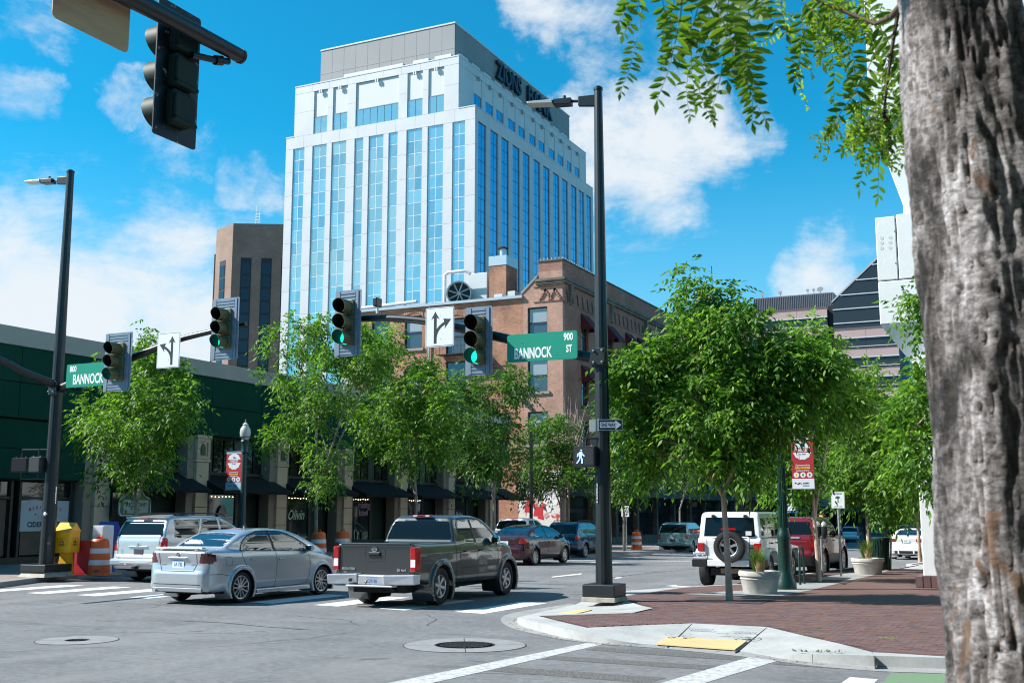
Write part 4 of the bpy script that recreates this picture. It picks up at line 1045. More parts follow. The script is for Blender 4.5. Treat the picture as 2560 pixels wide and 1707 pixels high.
# brown tower behind
BRN = mat('brown_brick_cladding', (.20, .125, .092), .8, col2=(.26, .17, .13), nscale=.15, npos=(.3, .7), bump=(4, .3, .05)); speckle(BRN, 3, .85, 1.15)
DKG = glassm('dark_office_glass', (.018, .028, .045), .25, .05)
bt = thing('brown_tower', 'brown faceted office tower with narrow dark windows behind the white tower', 'building', (0, 0, 0))
A = (-187.2, 219.5); B = (-184.6, 215.0); Cc = (-176.5, 211.5); Dd = (-158.0, 222.0)
poly = [A, B, Cc, Dd, (-160, 250), (-187.2, 250)]
MB().prism(poly, 72.0, Matrix.Translation((0, 0, 0))).build('wall', BRN, bt)
def facade_strip(P, Q, u0, u1, z0, z1, name, m, d=.25, rows=0, off=.02):
    P = Vector((*P, 0)); Q = Vector((*Q, 0)); u = (Q - P).normalized(); n_ = Vector((u.y, -u.x, 0)); Lh = (Q - P).length
    M = frame(P + u * (u0 * Lh) + n_ * off, u, (0, 0, 1), n_); w = (u1 - u0) * Lh
    MB().prism([(0, z0), (w, z0), (w, z1), (0, z1)], d, M).build(name, m, bt)
    return M, w
for (P, Q, s_) in ((B, Cc, [(.28, .62)]), (Cc, Dd, [(.10, .22), (.33, .45), (.56, .68), (.78, .90)])):
    for a, b in s_:
        M, w = facade_strip(P, Q, a, b, 4, 63.4, 'window_recess', mat('recess_dark', (.012, .014, .018), .6), .05)
        for r in range(18):
            zz = 5 + r * 3.2
            M2 = M @ Matrix.Translation((0, 0, .06))
            MB().prism([(w * .12, zz), (w * .92, zz), (w * .92, zz + 2.7), (w * .12, zz + 2.7)], .06, M2).build('window', DKG, bt)
for k in range(1, 5): facade_strip(A, B, k / 5 - .03, k / 5 + .03, 2, 66, 'pilaster', BRN, .5)
MB().box(-180.0, -166, 222, 240, 72, 72.6).build('roof', GRYC, bt)
an = MB()
for (x, h) in ((-173.2, 5.2), (-172.2, 3.4)): an.cyl((x, 216, 71.8), (x, 216, 72 + h), .10, n=5)
for k in range(4): an.box(-173.6, -171.8, 215.9, 216.1, 72.8 + k * .7, 72.9 + k * .7)
tag(an.build('roof_antenna', MULL), 'pale lattice antenna on top of the brown tower', 'antenna')
# the far striped office block
PINK = mat('pinkish_stone', (.40, .29, .275), .7, col2=(.45, .33, .315), nscale=.12, npos=(.3, .7))
DRKB = mat('dark_stone_band', (.12, .085, .095), .6)
STG = glassm('stripe_glass', (.040, .040, .044), .3, .08)
SILL = mat('pale_sill', (.62, .62, .64), .5)
sb = thing('striped_office_block', 'long office block with pink stone bands, dark ribbon windows and a sloping roof end', 'building', (0, 0, 0))
Y3 = 240.0
def seg(x0, x1, ztop, floors, y, slope=None):
    MB().box(x0 + .3, x1 - .3, y + .5, y + 40, 0, ztop - .2).build('wall', DRKB, sb)
    n = max(2, round((x1 - x0) / 7)); w = (x1 - x0) / n
    for f in range(floors):
        z = ztop - f * 4.15
        if z < 3: break
        MB().box(x0, x1, y + .05, y + .5, z - .55, z).build('dark_band', DRKB, sb)
        for i in range(n): MB().box(x0 + i * w + .02, x0 + (i + 1) * w - .02, y, y + .5, z - 2.1, z - .57).build('stone_panel', PINK, sb)
        MB().box(x0, x1, y - .1, y + .5, z - 2.28, z - 2.12).build('sill', SILL, sb)
        for i in range(n): MB().box(x0 + i * w + .03, x0 + (i + 1) * w - .03, y + .2, y + .5, z - 3.98, z - 2.3).build('ribbon_window', STG, sb)
        MB().box(x0, x1, y - .1, y + .5, z - 4.13, z - 4.0).build('sill', SILL, sb)
seg(-66, -40.4, 45.2, 9, Y3)
seg(-39.2, -26.3, 40.2 + .1, 8, Y3)
MB().box(-40.4, -39.2, Y3 + 1.2, Y3 + 40, 0, 45.5).build('dark_joint', mat('shadow_gap', (.01, .01, .012), .6), sb)
# glazed sloping end above
pts = [(-39.2, 40.3), (-39.2, 45.9), (-30.3, 53.9), (-26.3, 57.5), (-26.3, 40.3)]
MB().prism(pts, .3, F_front(0, Y3 + .5, 0)).build('sloping_glass_end', STG, sb)
for k in range(5):
    z = 41.4 + k * 3.0
    xs = -39.2 if z <= 45.9 else -39.2 + (z - 45.9) / (57.5 - 45.9) * 12.9
    MB().box(xs, -26.3, Y3 - .0, Y3 + .19, z - .1, z + .08).build('sill', SILL, sb)
MB().prism([(-39.4, 45.9), (-39.4, 46.3), (-26.3, 58.0), (-26.3, 57.5)], -6, F_front(0, Y3 + .1, 0)).build('roof_edge', mat('roof_coping', (.4, .37, .37), .6), sb)
MB().prism([(-39.2, 40.3), (-39.2, 45.8), (-26.3, 57.4), (-26.3, 40.3)], -5, F_front(0, Y3 + .6, 0)).build('sloping_roof', DRKB, sb)
CORR = mat('corrugated_metal', (.17, .17, .19), .55, .3); mb = MB(); x = -57.5
MB().box(-57.4, -40.0, Y3 + 6.2, Y3 + 16, 44.9, 49.4).build('rooftop_plant_room', CORR, sb)
mb = MB()
for k in range(44): mb.box(-57.4 + k * .4, -57.25 + k * .4, Y3 + 6.0, Y3 + 6.19, 45, 49.3)
mb.build('corrugation', CORR, sb, kind='stuff')
for (x, r) in ((-55.5, .5), (-51.5, .45), (-45.5, .35), (-44.2, .35), (-42.8, .7)):
    tag(MB().lathe([(.02, 0), (r * .6, .1), (r, .35)], 14, M=Matrix.Translation((x, Y3 + 7, 50.2)) @ Matrix.Rotation(R(60), 4, 'X')).cyl((x, Y3 + 7, 49.2), (x, Y3 + 7, 50.3), .07, n=5).build('satellite_dish', CORR), ['round grey dish at the left corner of the corrugated plant room', 'small grey dish a quarter of the way along the corrugated roof', 'small dish left of the largest dish on the corrugated roof', 'small dish touching the largest dish on the corrugated roof', 'largest grey dish near the right end of the corrugated roof'][(-55.5, -51.5, -45.5, -44.2, -42.8).index(x)], 'satellite dish', 'dishes on the striped block')
mst = on_y(1779, 665, 200); tag(MB().cyl((mst.x, 200, 0), (mst.x, 200, mst.z), .16, .07, n=6).build('antenna_mast', CORR), 'thin tall mast rising behind the tree beside the black signal pole', 'mast')
gb = thing('glass_block', 'slim blue mirror-glass building beyond the striped office block', 'building', (-27.2, 250, 0)); BG = glassm('blue_mirror_glass', (.25, .5, .85), .85, .05)
for i in range(3):
    for k in range(14): MB().box(i * 2.2, i * 2.2 + 2.1, 0, .1, k * 3, k * 3 + 2.92).build('pane', BG, gb)
MB().box(.05, 6.5, .12, 12, 0, 41.9).build('core', MULD, gb)

# red brick building
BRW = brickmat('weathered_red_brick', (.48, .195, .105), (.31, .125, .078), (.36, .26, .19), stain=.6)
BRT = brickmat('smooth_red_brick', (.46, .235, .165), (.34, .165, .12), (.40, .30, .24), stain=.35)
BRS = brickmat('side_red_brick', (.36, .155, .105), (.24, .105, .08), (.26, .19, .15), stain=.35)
STN = mat('old_dark_stone', (.085, .08, .07), .85, col2=(.16, .13, .10), nscale=1.5, npos=(.35, .65))
SILLB = mat('window_stone', (.26, .235, .21), .8)
SASH = mat('dark_sash', (.02, .02, .022), .5)
WG = mat('old_window_glass', (.10, .13, .15), .05, .55)
WGB = mat('window_blind', (.30, .34, .36), .3, .2)
AWN = mat('maroon_awning', (.085, .010, .014), .8)
bb = thing('brick_building', 'old red brick building with maroon awnings and a chimney on its roof', 'building', (-31, 73.5, 0))
X0b, Y0b = -31.0, 73.5
def FX(x): return x - X0b
wins = [(-33.79, -32.22, 14.4, 16.7, 0), (-33.79, -32.22, 10.5, 12.85, 0), (-33.79, -32.22, 6.7, 9.05, 0),
        (-47.24, -45.6, 14.3, 16.85, 1), (-44.25, -42.7, 14.3, 16.85, 1), (-40.61, -38.8, 13.67, 16.4, 1), (-40.6, -38.8, 10.2, 13.1, 1), (-47.24, -45.6, 10.2, 12.6, 1), (-44.25, -42.7, 10.2, 12.6, 1), (-37.2, -35.8, 10.2, 12.6, 1) , (-51.5, -50, 14.3, 16.85, 1), (-54.7, -53.2, 14.3, 16.85, 1)]
wins = wins[:9]
# front wall built as piers and spandrels around real openings
xs = sorted(set([FX(-49.3), 0] + [FX(w[0]) for w in wins] + [FX(w[1]) for w in wins]))
def front_wall(x0, x1, z0, z1, holes, m, y=0.0, d=.4, nm='wall'):
    xs = sorted(set([x0, x1] + [h[0] for h in holes if x0 <= h[0] <= x1] + [h[1] for h in holes if x0 <= h[1] <= x1])); mb = MB()
    for i in range(len(xs) - 1):
        a, b = xs[i], xs[i + 1]; hs = sorted([(h[2], h[3]) for h in holes if h[0] < (a + b) / 2 < h[1]]); z = z0
        for (p, q) in hs:
            if p > z: mb.box(a, b, y, y + d, z, p)
            z = q
        if z < z1: mb.box(a, b, y, y + d, z, z1)
    return mb.build(nm, m, bb)
hl = [(FX(a), FX(b), c, d_) for a, b, c, d_, k in wins]
front_wall(FX(-49.3), FX(-34.15), 0, 17.45, hl, BRW); front_wall(FX(-34.14), 0, 0, 17.9, hl, BRT); MB().prism([(FX(-34.14), 17.9), (0, 17.9), (0, 19.3), (FX(-32.95), 19.3), (FX(-32.97), 18.95)], -.4, F_front(0, 0, 0)).build('gable_wall', BRT, bb); MB().prism([(FX(-34.3), 17.72), (FX(-34.14), 17.86), (FX(-32.98), 18.94), (FX(-32.98), 19.1), (FX(-34.3), 17.92)], -.5, F_front(0, -.06, 0)).build('gable_coping', SILLB, bb)
MB().box(FX(-49.2), -.45, .7, 60, 0, 17.2).build('interior', SASH, bb)
def window(x0, x1, z0, z1, arch):
    o = MB().box(x0, x0 + .09, .14, .30, z0, z1).box(x1 - .09, x1, .14, .30, z0, z1).box(x0, x1, .13, .31, (z0 + z1) / 2 - .06, (z0 + z1) / 2 + .05).box(x0, x1, .12, .32, z1 - .1, z1).box(x0, x1, .12, .32, z0, z0 + .09).build('window', SASH, bb)
    MB().box(x0 + .09, x1 - .09, .20, .24, z0 + .09, (z0 + z1) / 2 - .06).build('pane', WG, o); MB().box(x0 + .09, x1 - .09, .18, .22, (z0 + z1) / 2 + .05, z1 - .1).build('pane', WGB if (x0 + z0) % 2 > .8 else WG, o)
    MB().box(x0 - .18, x1 + .18, -.12, .14, z0 - .2, z0).build('window_sill', SILLB, o)
    if arch:
        mb = MB(); n = 9; cx = (x0 + x1) / 2; w = (x1 - x0) / 2 + .12
        for k in range(n):
            t0 = -1 + 2 * k / n; t1 = -1 + 2 * (k + 1) / n - .03
            mb.hexa([(cx + w * t0, -.05, z1 + .35 * (1 - t0 * t0) - .12), (cx + w * t1, -.05, z1 + .35 * (1 - t1 * t1) - .12), (cx + w * t1, .1, z1 + .35 * (1 - t1 * t1) - .12), (cx + w * t0, .1, z1 + .35 * (1 - t0 * t0) - .12)],
                    [(cx + w * t0, -.05, z1 + .35 * (1 - t0 * t0) + .16), (cx + w * t1, -.05, z1 + .35 * (1 - t1 * t1) + .16), (cx + w * t1, .1, z1 + .35 * (1 - t1 * t1) + .16), (cx + w * t0, .1, z1 + .35 * (1 - t0 * t0) + .16)])
        mb.build('arch_brick_course', BRW, o)
for a, b, c, d_, k in wins: window(FX(a), FX(b), c, d_, k)
# corner block: cornice, parapet, sloped shoulder, stepped corbels
MB().box(FX(-32.9), 0, 0, 3, 19.3, 20.05).build('parapet', BRS, bb)
MB().box(FX(-32.98), .08, -.08, 3.05, 20.05, 20.15).build('parapet_coping', STN, bb)
MB().prism([(FX(-34.15), 17.5), (FX(-33.0), 18.75), (FX(-33.0), 19.0), (FX(-34.4), 17.6), (FX(-34.4), 17.45)], .45, F_front(0, .42, 0)).build('shoulder_coping', SILLB, bb) if False else None
cst = MB().box(FX(-33.1), .0, -.30, -.003, 18.55, 18.72).box(FX(-33.1), .36, -.22, -.003, 18.35, 18.545).box(.003, .30, -.30, 46, 18.55, 18.72).box(.003, .22, -.003, 46, 18.35, 18.545); cst.build('cornice', STN, bb)
MB().box(FX(-34.14), FX(-33.0), -.12, .3, 17.5, 18.7).build('shoulder', BRT, bb) if False else None
def steps_f(xc, z):
    mb = MB()
    for k in range(5):
        for s_ in (-1, 1): mb.box(xc + s_ * k * .11 - .06, xc + s_ * k * .11 + .06, -.10, -.002, z - k * .16 - .16, z - k * .16 + .02)
    mb.build('stepped_corbel', BRS, bb)
steps_f(FX(-32.35), 17.95); steps_f(FX(-31.62), 17.95)
MB().box(FX(-33.3), -.003, -.06, -.002, 17.05, 17.12).box(FX(-33.3), -.003, -.05, -.002, 18.15, 18.22).box(.003, .06, 0, 46, 16.95, 17.03).build('string_course', BRS, bb)
# side wall facing the street
SW = [(a, b, z0, z1) for (z0, z1) in ((13.6, 16.4), (9.7, 12.5), (5.9, 8.6)) for (a, b) in ((3.6, 5.0), (8.9, 10.4), (13.4, 14.9), (16.4, 17.9), (21.5, 23), (25.5, 27), (30, 31.5), (34, 35.5), (39, 40.5))]
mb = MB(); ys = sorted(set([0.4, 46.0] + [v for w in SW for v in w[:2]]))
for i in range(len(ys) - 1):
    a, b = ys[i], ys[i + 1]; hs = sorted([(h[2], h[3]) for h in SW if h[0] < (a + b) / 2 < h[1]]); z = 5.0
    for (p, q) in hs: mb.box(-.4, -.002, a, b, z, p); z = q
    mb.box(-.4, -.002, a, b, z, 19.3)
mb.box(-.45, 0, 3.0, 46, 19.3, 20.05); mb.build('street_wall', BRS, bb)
MB().box(-.5, .08, 3.05, 46.1, 20.05, 20.15).build('parapet_coping', SASH, bb)
for (a, b, z0, z1) in SW:
    o = MB().box(-.34, -.2, a, a + .09, z0, z1).box(-.34, -.2, b - .09, b, z0, z1).box(-.35, -.19, a, b, (z0 + z1) / 2 - .05, (z0 + z1) / 2 + .05).build('window', SASH, bb)
    MB().box(-.3, -.26, a + .09, b - .09, z0, (z0 + z1) / 2 - .05).build('pane', WG, o); MB().box(-.29, -.25, a + .09, b - .09, (z0 + z1) / 2 + .05, z1).build('pane', WG, o)
    MB().box(-.2, .14, a - .15, b + .15, z0 - .2, z0).build('window_sill', STN, o)
    if z0 > 9:
        y0, y1 = a - .12, b + .12; zt = z1 + .25; zb = z1 - 1.0
        MB().add([(.01, y0, zt), (.01, y1, zt), (1.05, y1, zb), (1.05, y0, zb), (.01, y0, zb + .0), (.01, y1, zb + .0), (1.05, y0, zb - .22), (1.05, y1, zb - .22)], [(0, 3, 2, 1), (0, 4, 3), (1, 2, 5), (3, 6, 7, 2)]).build('awning', AWN, bb)
for k in range(16):
    y = 1.2 + k * 2.85
    if k % 3 == 0: MB().hexa([(.0, y, 16.9), (.12, y + .05, 16.9), (.12, y + .25, 16.9), (0, y + .3, 16.9)], [(.0, y - .1, 18.34), (.26, y - .05, 18.34), (.26, y + .4, 18.34), (0, y + .45, 18.34)]).build('cornice_bracket', STN, bb)
for k in range(44):
    y = .7 + k * 1.0
    mb = MB()
    for j in range(4): mb.box(.002, .09, y + j * .06, y + j * .06 + .12, 17.9 - j * .22 - .2, 17.9 - j * .22)
    mb.build('stepped_corbel', STN, bb)
for y in (6.3, 17.5, 29, 40): MB().box(-.01, .004, y, y + .35, 17.2, 17.7).build('wall_vent', SASH, bb)
mb = MB()
for k in range(34): mb.cyl((-.1, .2 + k * .35, 20.15), (-.1, .2 + k * .35, 20.3), .035, n=5)
for k in range(6): mb.cyl((-.3 - k * .3, .1, 20.15), (-.3 - k * .3, .1, 20.3), .035, n=5)
mb.build('bird_spike_row', MULL, bb)
MB().box(FX(-49.4), FX(-34.16), -.22, .5, 17.46, 17.66).build('roof_gutter', mat('blue_grey_metal', (.33, .40, .45), .5, .3), bb)
MB().cyl((FX(-42.0), -.12, 5), (FX(-42.0), -.12, 17.4), .06, n=8).build('downpipe', mat('galvanised', (.45, .5, .53), .4, .6), bb)
# slope of the corner block
MB().prism([(FX(-34.15), 19.28), (FX(-33.0), 19.3), (FX(-34.15), 19.3)], .1, F_front(0, 0, 0)) 
# fire escape
fe = MB(); yf = -1.0
for z in (10.0, 13.5):
    fe.box(FX(-40.9), FX(-37.0), yf, -.05, z, z + .05)
    for k in range(14): fe.cyl((FX(-40.9) + k * .3, yf, z), (FX(-40.9) + k * .3, yf, z + 1.0), .015, n=4)
    fe.box(FX(-40.9), FX(-37.0), yf - .02, yf + .02, z + 1.0, z + 1.05)
for k in range(12): fe.box(FX(-37.0) - .2 + k * -.0 + k * .22, FX(-37.0) + k * .22, yf, -.3, 13.5 - k * .29 - .03, 13.5 - k * .29)
fe.tube([(FX(-37.1), yf, 14.4), (FX(-34.4), yf, 10.9)], .025, 5).tube([(FX(-37.1), yf, 13.4), (FX(-34.4), yf, 10.0)], .035, 5)
tag(fe.build('fire_escape', SASH, bb), None); 
# street-level front of the brick building
MUR = mat('mural_print', (.62, .60, .58), .8, col2=(.45, .06, .05), nscale=1.1, npos=(.54, .60), detail=3)
mural = thing('mural_wall', 'white wall painted with red and pink abstract shapes beside the blue wagon', 'mural', (-34.3, 73.0, 0))
MB().box(0, 3.2, 0, .45, .0, 4.8).build('panel', MUR, mural)
mb = MB(); rr = random.Random(3)
for k in range(16):
    x, z = rr.uniform(.2, 2.8), rr.uniform(.4, 4.4); a = rr.uniform(0, 6.3); q = [(x + rr.uniform(.15, .55) * math.cos(a + t), z + rr.uniform(.15, .6) * math.sin(a + t)) for t in (0, 1.7, 3.3, 4.9)]
    mb.prism(q, .004, F_front(0, -.001 - k * .0012, 0), k % 4)
mb.build('painted_shape', [mat('mural_red', (.50, .02, .03), .8), mat('mural_pink', (.55, .30, .28), .8), mat('mural_white', (.7, .7, .68), .8), mat('mural_black', (.04, .04, .05), .8)], mural)
DKS = mat('dark_shopfront', (.018, .024, .024), .5)
DGL = mat('shop_glass', (.02, .028, .030), .04, .3, spec=.8)
CNP = mat('dark_canopy', (.028, .040, .045), .6)
WARM = mat('warm_bulb', (1, .8, .5), .5, emit=((1, .72, .38), 6))
CURT = mat('pale_curtain', (.26, .30, .28), .8)
# arcade: shopfront bays under the brick building and on down the street
def arcade(root, y0, y1, x, ztop, bay, curt=False):
    n = max(1, round((y1 - y0) / bay)); w = (y1 - y0) / n
    MB().box(x - 5, x - .6, y0, y1, -3, ztop - .02).build('back_wall', DKS, root); MB().box(x - .56, x - .01, y0, y1, -3, -.005).build('plinth', STN, root)
    for i in range(n):
        a = y0 + i * w
        MB().box(x - .5, x, a, a + .45, 0, ztop).build('column', DKS if not curt else STN, root)
        MB().box(x - .45, x - .38, a + .5, a + w / 2 - .03, .35, 2.9).build('shop_window', DGL, root); MB().box(x - .45, x - .38, a + w / 2 + .03, a + w - .05, .1, 2.9).build('shop_window', DGL, root)
        if curt:
            for k in range(6):
                yy = a + .5 + k * (w - .5) / 6; MB().box(x - .4, x - .34, yy + .04, yy + (w - .5) / 6 - .06, 4.1, ztop - .4).build('upper_pane', CURT if (k + i) % 3 else DGL, root)
    MB().box(x - .5, x + 2.2, y0, y1, 3.05, 3.5).build('canopy', CNP, root); MB().box(x - .55, x + .02, y0, y1, ztop - .35, ztop).build('lintel', CNP, root)
arcade(bb, .5, 46, -.02, 5.3, 5.0, True)
# next buildings down the left side
nb = thing('low_dark_arcade', 'low dark arcaded building along the far left side of the street', 'building', (-31, 120.5, 0))
arcade(nb, 0, 34, 0, 9.5, 5.2, True); MB().box(-20, -.05, .02, 34, 0, 9.4).build('wall', BRS, nb)
# cross-street end: a dark building with columns closes the view under the trees
eb = thing('end_arcade_building', 'dark low building with columns closing the street under the trees', 'building', (-34, 138, fall(138)))
MB().box(0, 78, 1.6, 30, 0, 11.6).build('wall', DKS, eb)
for k in range(29):
    xx = .3 + k * 2.6
    MB().box(xx, xx + .35, .6, 1.0, 0, 7.6).build('column', STN if k % 4 == 0 else DKS, eb); MB().box(xx + .5, xx + 2.4, 1.45, 1.55, .3, 3.2).build('shop_window', DGL, eb); MB().box(xx + .5, xx + 2.4, 1.45, 1.55, 4.0, 6.6).build('upper_pane', DGL if k % 3 else CURT, eb)
MB().box(-.2, 78, -.4, 1.5, 3.3, 3.75).build('canopy', CNP, eb); MB().box(-.2, 78, .2, 1.58, 7.6, 11.8).build('fascia', mat('brown_fascia', (.09, .06, .055), .8), eb)

# roof furniture on the brick building
def Lb(p): return (p[0] - X0b, p[1] - Y0b, p[2])
ch = thing('chimney', 'square brick chimney with a metal cap and round flue', 'chimney', (-38.2, 76, 17.2))
MB().box(0, 1.45, 0, 2.0, 0, 3.55).build('brick_shaft', BRW, ch); MB().box(-.04, 1.49, -.04, 2.04, 3.55, 4.3).build('metal_cap', mat('galvanised', (.45, .5, .53), .4, .6), ch)
MB().lathe([(.26, 4.3), (.26, 5.0)], 14, M=Matrix.Translation((.75, .9, 0))).build('flue', MATS['galvanised'], ch); MB().lathe([(.42, 5.02), (.44, 5.08), (.1, 5.25)], 14, M=Matrix.Translation((.75, .9, 0))).build('flue_cowl', SASH, ch)
PLM = mat('pale_grey_metal', (.5, .53, .54), .5, .1)
fu = thing('rooftop_fan_unit', 'pale rooftop fan unit with a big round grille beside the chimney', 'fan unit', (-41.6, 76, 17.4))
MB().box(1.3, 3.0, .4, 2.6, .3, 3.0).box(1.1, 3.2, .3, 2.7, 0, .3).build('casing', PLM, fu, bevel=.03)
MB().lathe([(.98, 0), (.98, 1.6)], 28, M=Matrix.Translation((1.0, -.5, 1.35)) @ Matrix.Rotation(R(-90), 4, 'X') @ Matrix.Rotation(R(-25), 4, 'Y'), cap0=False).lathe([(.98, 0), (.88, .0), (.88, 1.2)], 28, M=Matrix.Translation((1.0, -.5, 1.35)) @ Matrix.Rotation(R(-90), 4, 'X') @ Matrix.Rotation(R(-25), 4, 'Y'), cap0=False).build('fan_drum', PLM, fu, 40)
Mf = Matrix.Translation((1.0, -.5, 1.35)) @ Matrix.Rotation(R(-90), 4, 'X') @ Matrix.Rotation(R(-25), 4, 'Y')
MB().lathe([(.86, .5), (.86, .52)], 24, M=Mf).build('fan_back', SASH, fu)
for k in range(8):
    a = k * math.pi / 4; MB().tube([Mf @ Vector((.1 * math.cos(a), .1 * math.sin(a), .25)), Mf @ Vector((.86 * math.cos(a + .3), .86 * math.sin(a + .3), .3))], [.05, .07], 4).build('fan_blade', PLM, fu)
MB().lathe([(.14, .1), (.14, .3)], 12, M=Mf).build('fan_hub', PLM, fu)
pp = MB().tube([(-41.9, 75.6, 17.6), (-41.9, 75.6, 20.3), (-41.6, 75.6, 20.5), (-40.0, 75.6, 20.5), (-39.7, 75.7, 20.2)], .13, 8); tag(pp.build('vent_pipe', WHT, smooth=60), 'white bent pipe rising beside the rooftop fan unit', 'pipe')
pp = MB().tube([(-49.5, 74.2, 17.75), (-49.3, 74.2, 17.95), (-45, 74.2, 18.05), (-43.6, 74.2, 18.1)], .14, 8); tag(pp.build('roof_pipe', WHT, smooth=60), 'long white pipe lying along the brick roof edge', 'pipe')
mb = MB().box(-36.9, -36.2, 74.2, 75.2, 17.65, 18.1).box(-35.9, -35.3, 74.5, 75.2, 17.65, 18.3); tag(mb.build('roof_vent', PLM), 'small pale roof vents between chimney and corner parapet', 'vent')

# green shop building
GRN = mat('dark_green_panel', (.004, .050, .032), .85, spec=.15, col2=(.006, .060, .040), nscale=.5, npos=(.3, .7))
GRNJ = mat('green_joint', (.004, .02, .015), .7)
BEI = mat('beige_coping', (.36, .35, .32), .8, col2=(.42, .41, .38), nscale=.6, npos=(.3, .7))
CREAM = mat('cream_stone', (.54, .42, .30), .75, col2=(.60, .47, .34), nscale=2, npos=(.3, .7))
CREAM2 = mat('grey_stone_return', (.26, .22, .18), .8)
gs = thing('green_shop_building', 'low dark green panelled shop building with cream stone pilasters and black awnings', 'building', (-31, 0, 0))
YE = 64.5
MB().box(-25, -.7, 20.2, YE, -1, 7.9).build('wall', GRNJ, gs)
MB().box(-25, .12, 20.1, YE + .1, 7.36, 7.97).build('coping', BEI, gs)
MB().box(-24.95, -.02, 20.2, YE, 4.95, 7.34).build('fascia_backing', GRNJ, gs)
y = 20.2; k = 0
while y < YE - .1:
    w = 3.2
    y1 = min(y + w, YE)
    for (z0, z1) in ((6.15, 7.35), (4.96, 6.13)): 
        off = 0 if z0 > 6 else 1.6
        MB().box(-.02, .06, y + .012, y1 - .012, z0 + .01, z1 - .01).build('green_panel', GRN, gs)
    y = y1
y = 20.2
while y < 29.9:
    y1 = min(y + 2.75, 29.95)
    for (z0, z1) in ((3.95, 4.9), (2.95, 3.93)): MB().box(-.3, -.04, y + .012, y1 - .012, z0, z1).build('green_panel', GRN, gs)
    y = y1
MB().box(-.6, -.31, 20.2, 29.95, 2.9, 4.95).build('fascia_backing', GRNJ, gs)
# cider-house shopfront (left of the pole)
MB().box(-.65, -.4, 20.2, 29.8, 0, .35).build('plinth', DKS, gs)
for (a, b) in ((24.0, 26.9), (27.35, 29.45)):
    MB().box(-.55, -.5, a, b, .4, 2.85).build('shop_window', DGL, gs); MB().box(-.62, -.40, a - .1, a, .35, 2.9).box(-.62, -.4, b, b + .1, .35, 2.9).box(-.6, -.42, a, b, 2.28, 2.36).build('window_frame', DKS, gs)
    MB().box(-.495, -.47, a + .1, b - .1, .42, 1.25 if a > 27 else 2.25).build('window_backing', mat('brown_paper_backing', (.14, .11, .08), .9, col2=(.10, .08, .06), nscale=1.5), gs)
POST = mat('blue_white_poster', (.42, .50, .58), .6); RDT = mat('red_print', (.25, .05, .06), .7); DKT = mat('dark_print', (.03, .05, .09), .7)
ps_ = thing('cider_house_poster', 'pale blue cider house poster inside the corner shop window', 'poster', (-31.45, 27.45, 1.22))
MB().box(.0, .01, -.1, 2.02, -.02, 1.02).build('paper', POST, ps_)
for i, c in enumerate('MERIWETHER'):
    t = (i - 4.5) / 4.5; text(c, .15, frame((.012, .97 + t * .66, .80 - t * t * .09), (0, math.cos(-t * .25), math.sin(-t * .25)), (0, -math.sin(-t * .25), math.cos(-t * .25))), RDT, ps_, bold=.003, depth=.001)
text('C I D E R   C O', .10, F_east(.012, .97, .42), RDT, ps_, depth=.001); text('CIDER HOUSE', .235, F_east(.012, .97, .20), DKT, ps_, bold=.010, depth=.001, sx=1.0)
for dy in (-.42, .42): MB().prism([(math.cos(a * math.pi / 5 + math.pi / 2) * (.045 if a % 2 == 0 else .02), math.sin(a * math.pi / 5 + math.pi / 2) * (.045 if a % 2 == 0 else .02)) for a in range(10)], .002, F_east(.012, .97 + dy, .55)).build('star_print', DKT, ps_)
text('224', .22, F_east(-.40, 26.1, 2.6), mat('grey_print', (.30, .38, .36), .6), gs, depth=.004)
# pilasters of cream blocks, bays, awnings
PY = [30.1 + 5.27 * k for k in range(7)]
for k, y0 in enumerate(PY):
    zz = [0, .55, 1.3, 2.05, 2.8, 3.85]
    for i in range(len(zz) - 1): MB().box(-.35, .10, y0, y0 + .72, zz[i] + .01, zz[i + 1] - .01).build('stone_block', CREAM, gs)
    MB().box(-.35, .13, y0 - .06, y0 + .78, 3.86, 3.98).build('stone_moulding', CREAM, gs)
    cp = MB().box(-.35, .06, y0 - .02, y0 + .74, 3.99, 4.80).box(.06, .13, y0 - .03, y0 + .10, 3.99, 4.8).box(.06, .13, y0 + .62, y0 + .75, 3.99, 4.8).box(.06, .13, y0 + .10, y0 + .62, 4.66, 4.8).box(.06, .13, y0 + .1, y0 + .62, 3.99, 4.08).build('stone_capital', CREAM, gs)
    MB().prism([(-.12, 0), (.12, 0), (.12, .32), (.07, .42), (0, .46), (-.07, .42), (-.12, .32)], .05, F_east(.061, y0 + .36, 4.13)).build('niche_ornament', STN, cp)
    MB().box(-.33, .16, y0 - .08, y0 + .80, 4.81, 4.94).build('stone_moulding', CREAM, gs)
    MB().box(-.55, -.02, y0 - .42, y0 - .01, 0, 4.9).build('side_pier', CREAM2, gs); MB().box(-.5, .0, y0 + .73, y0 + .95, 0, 4.9).build('side_pier', DKS, gs)
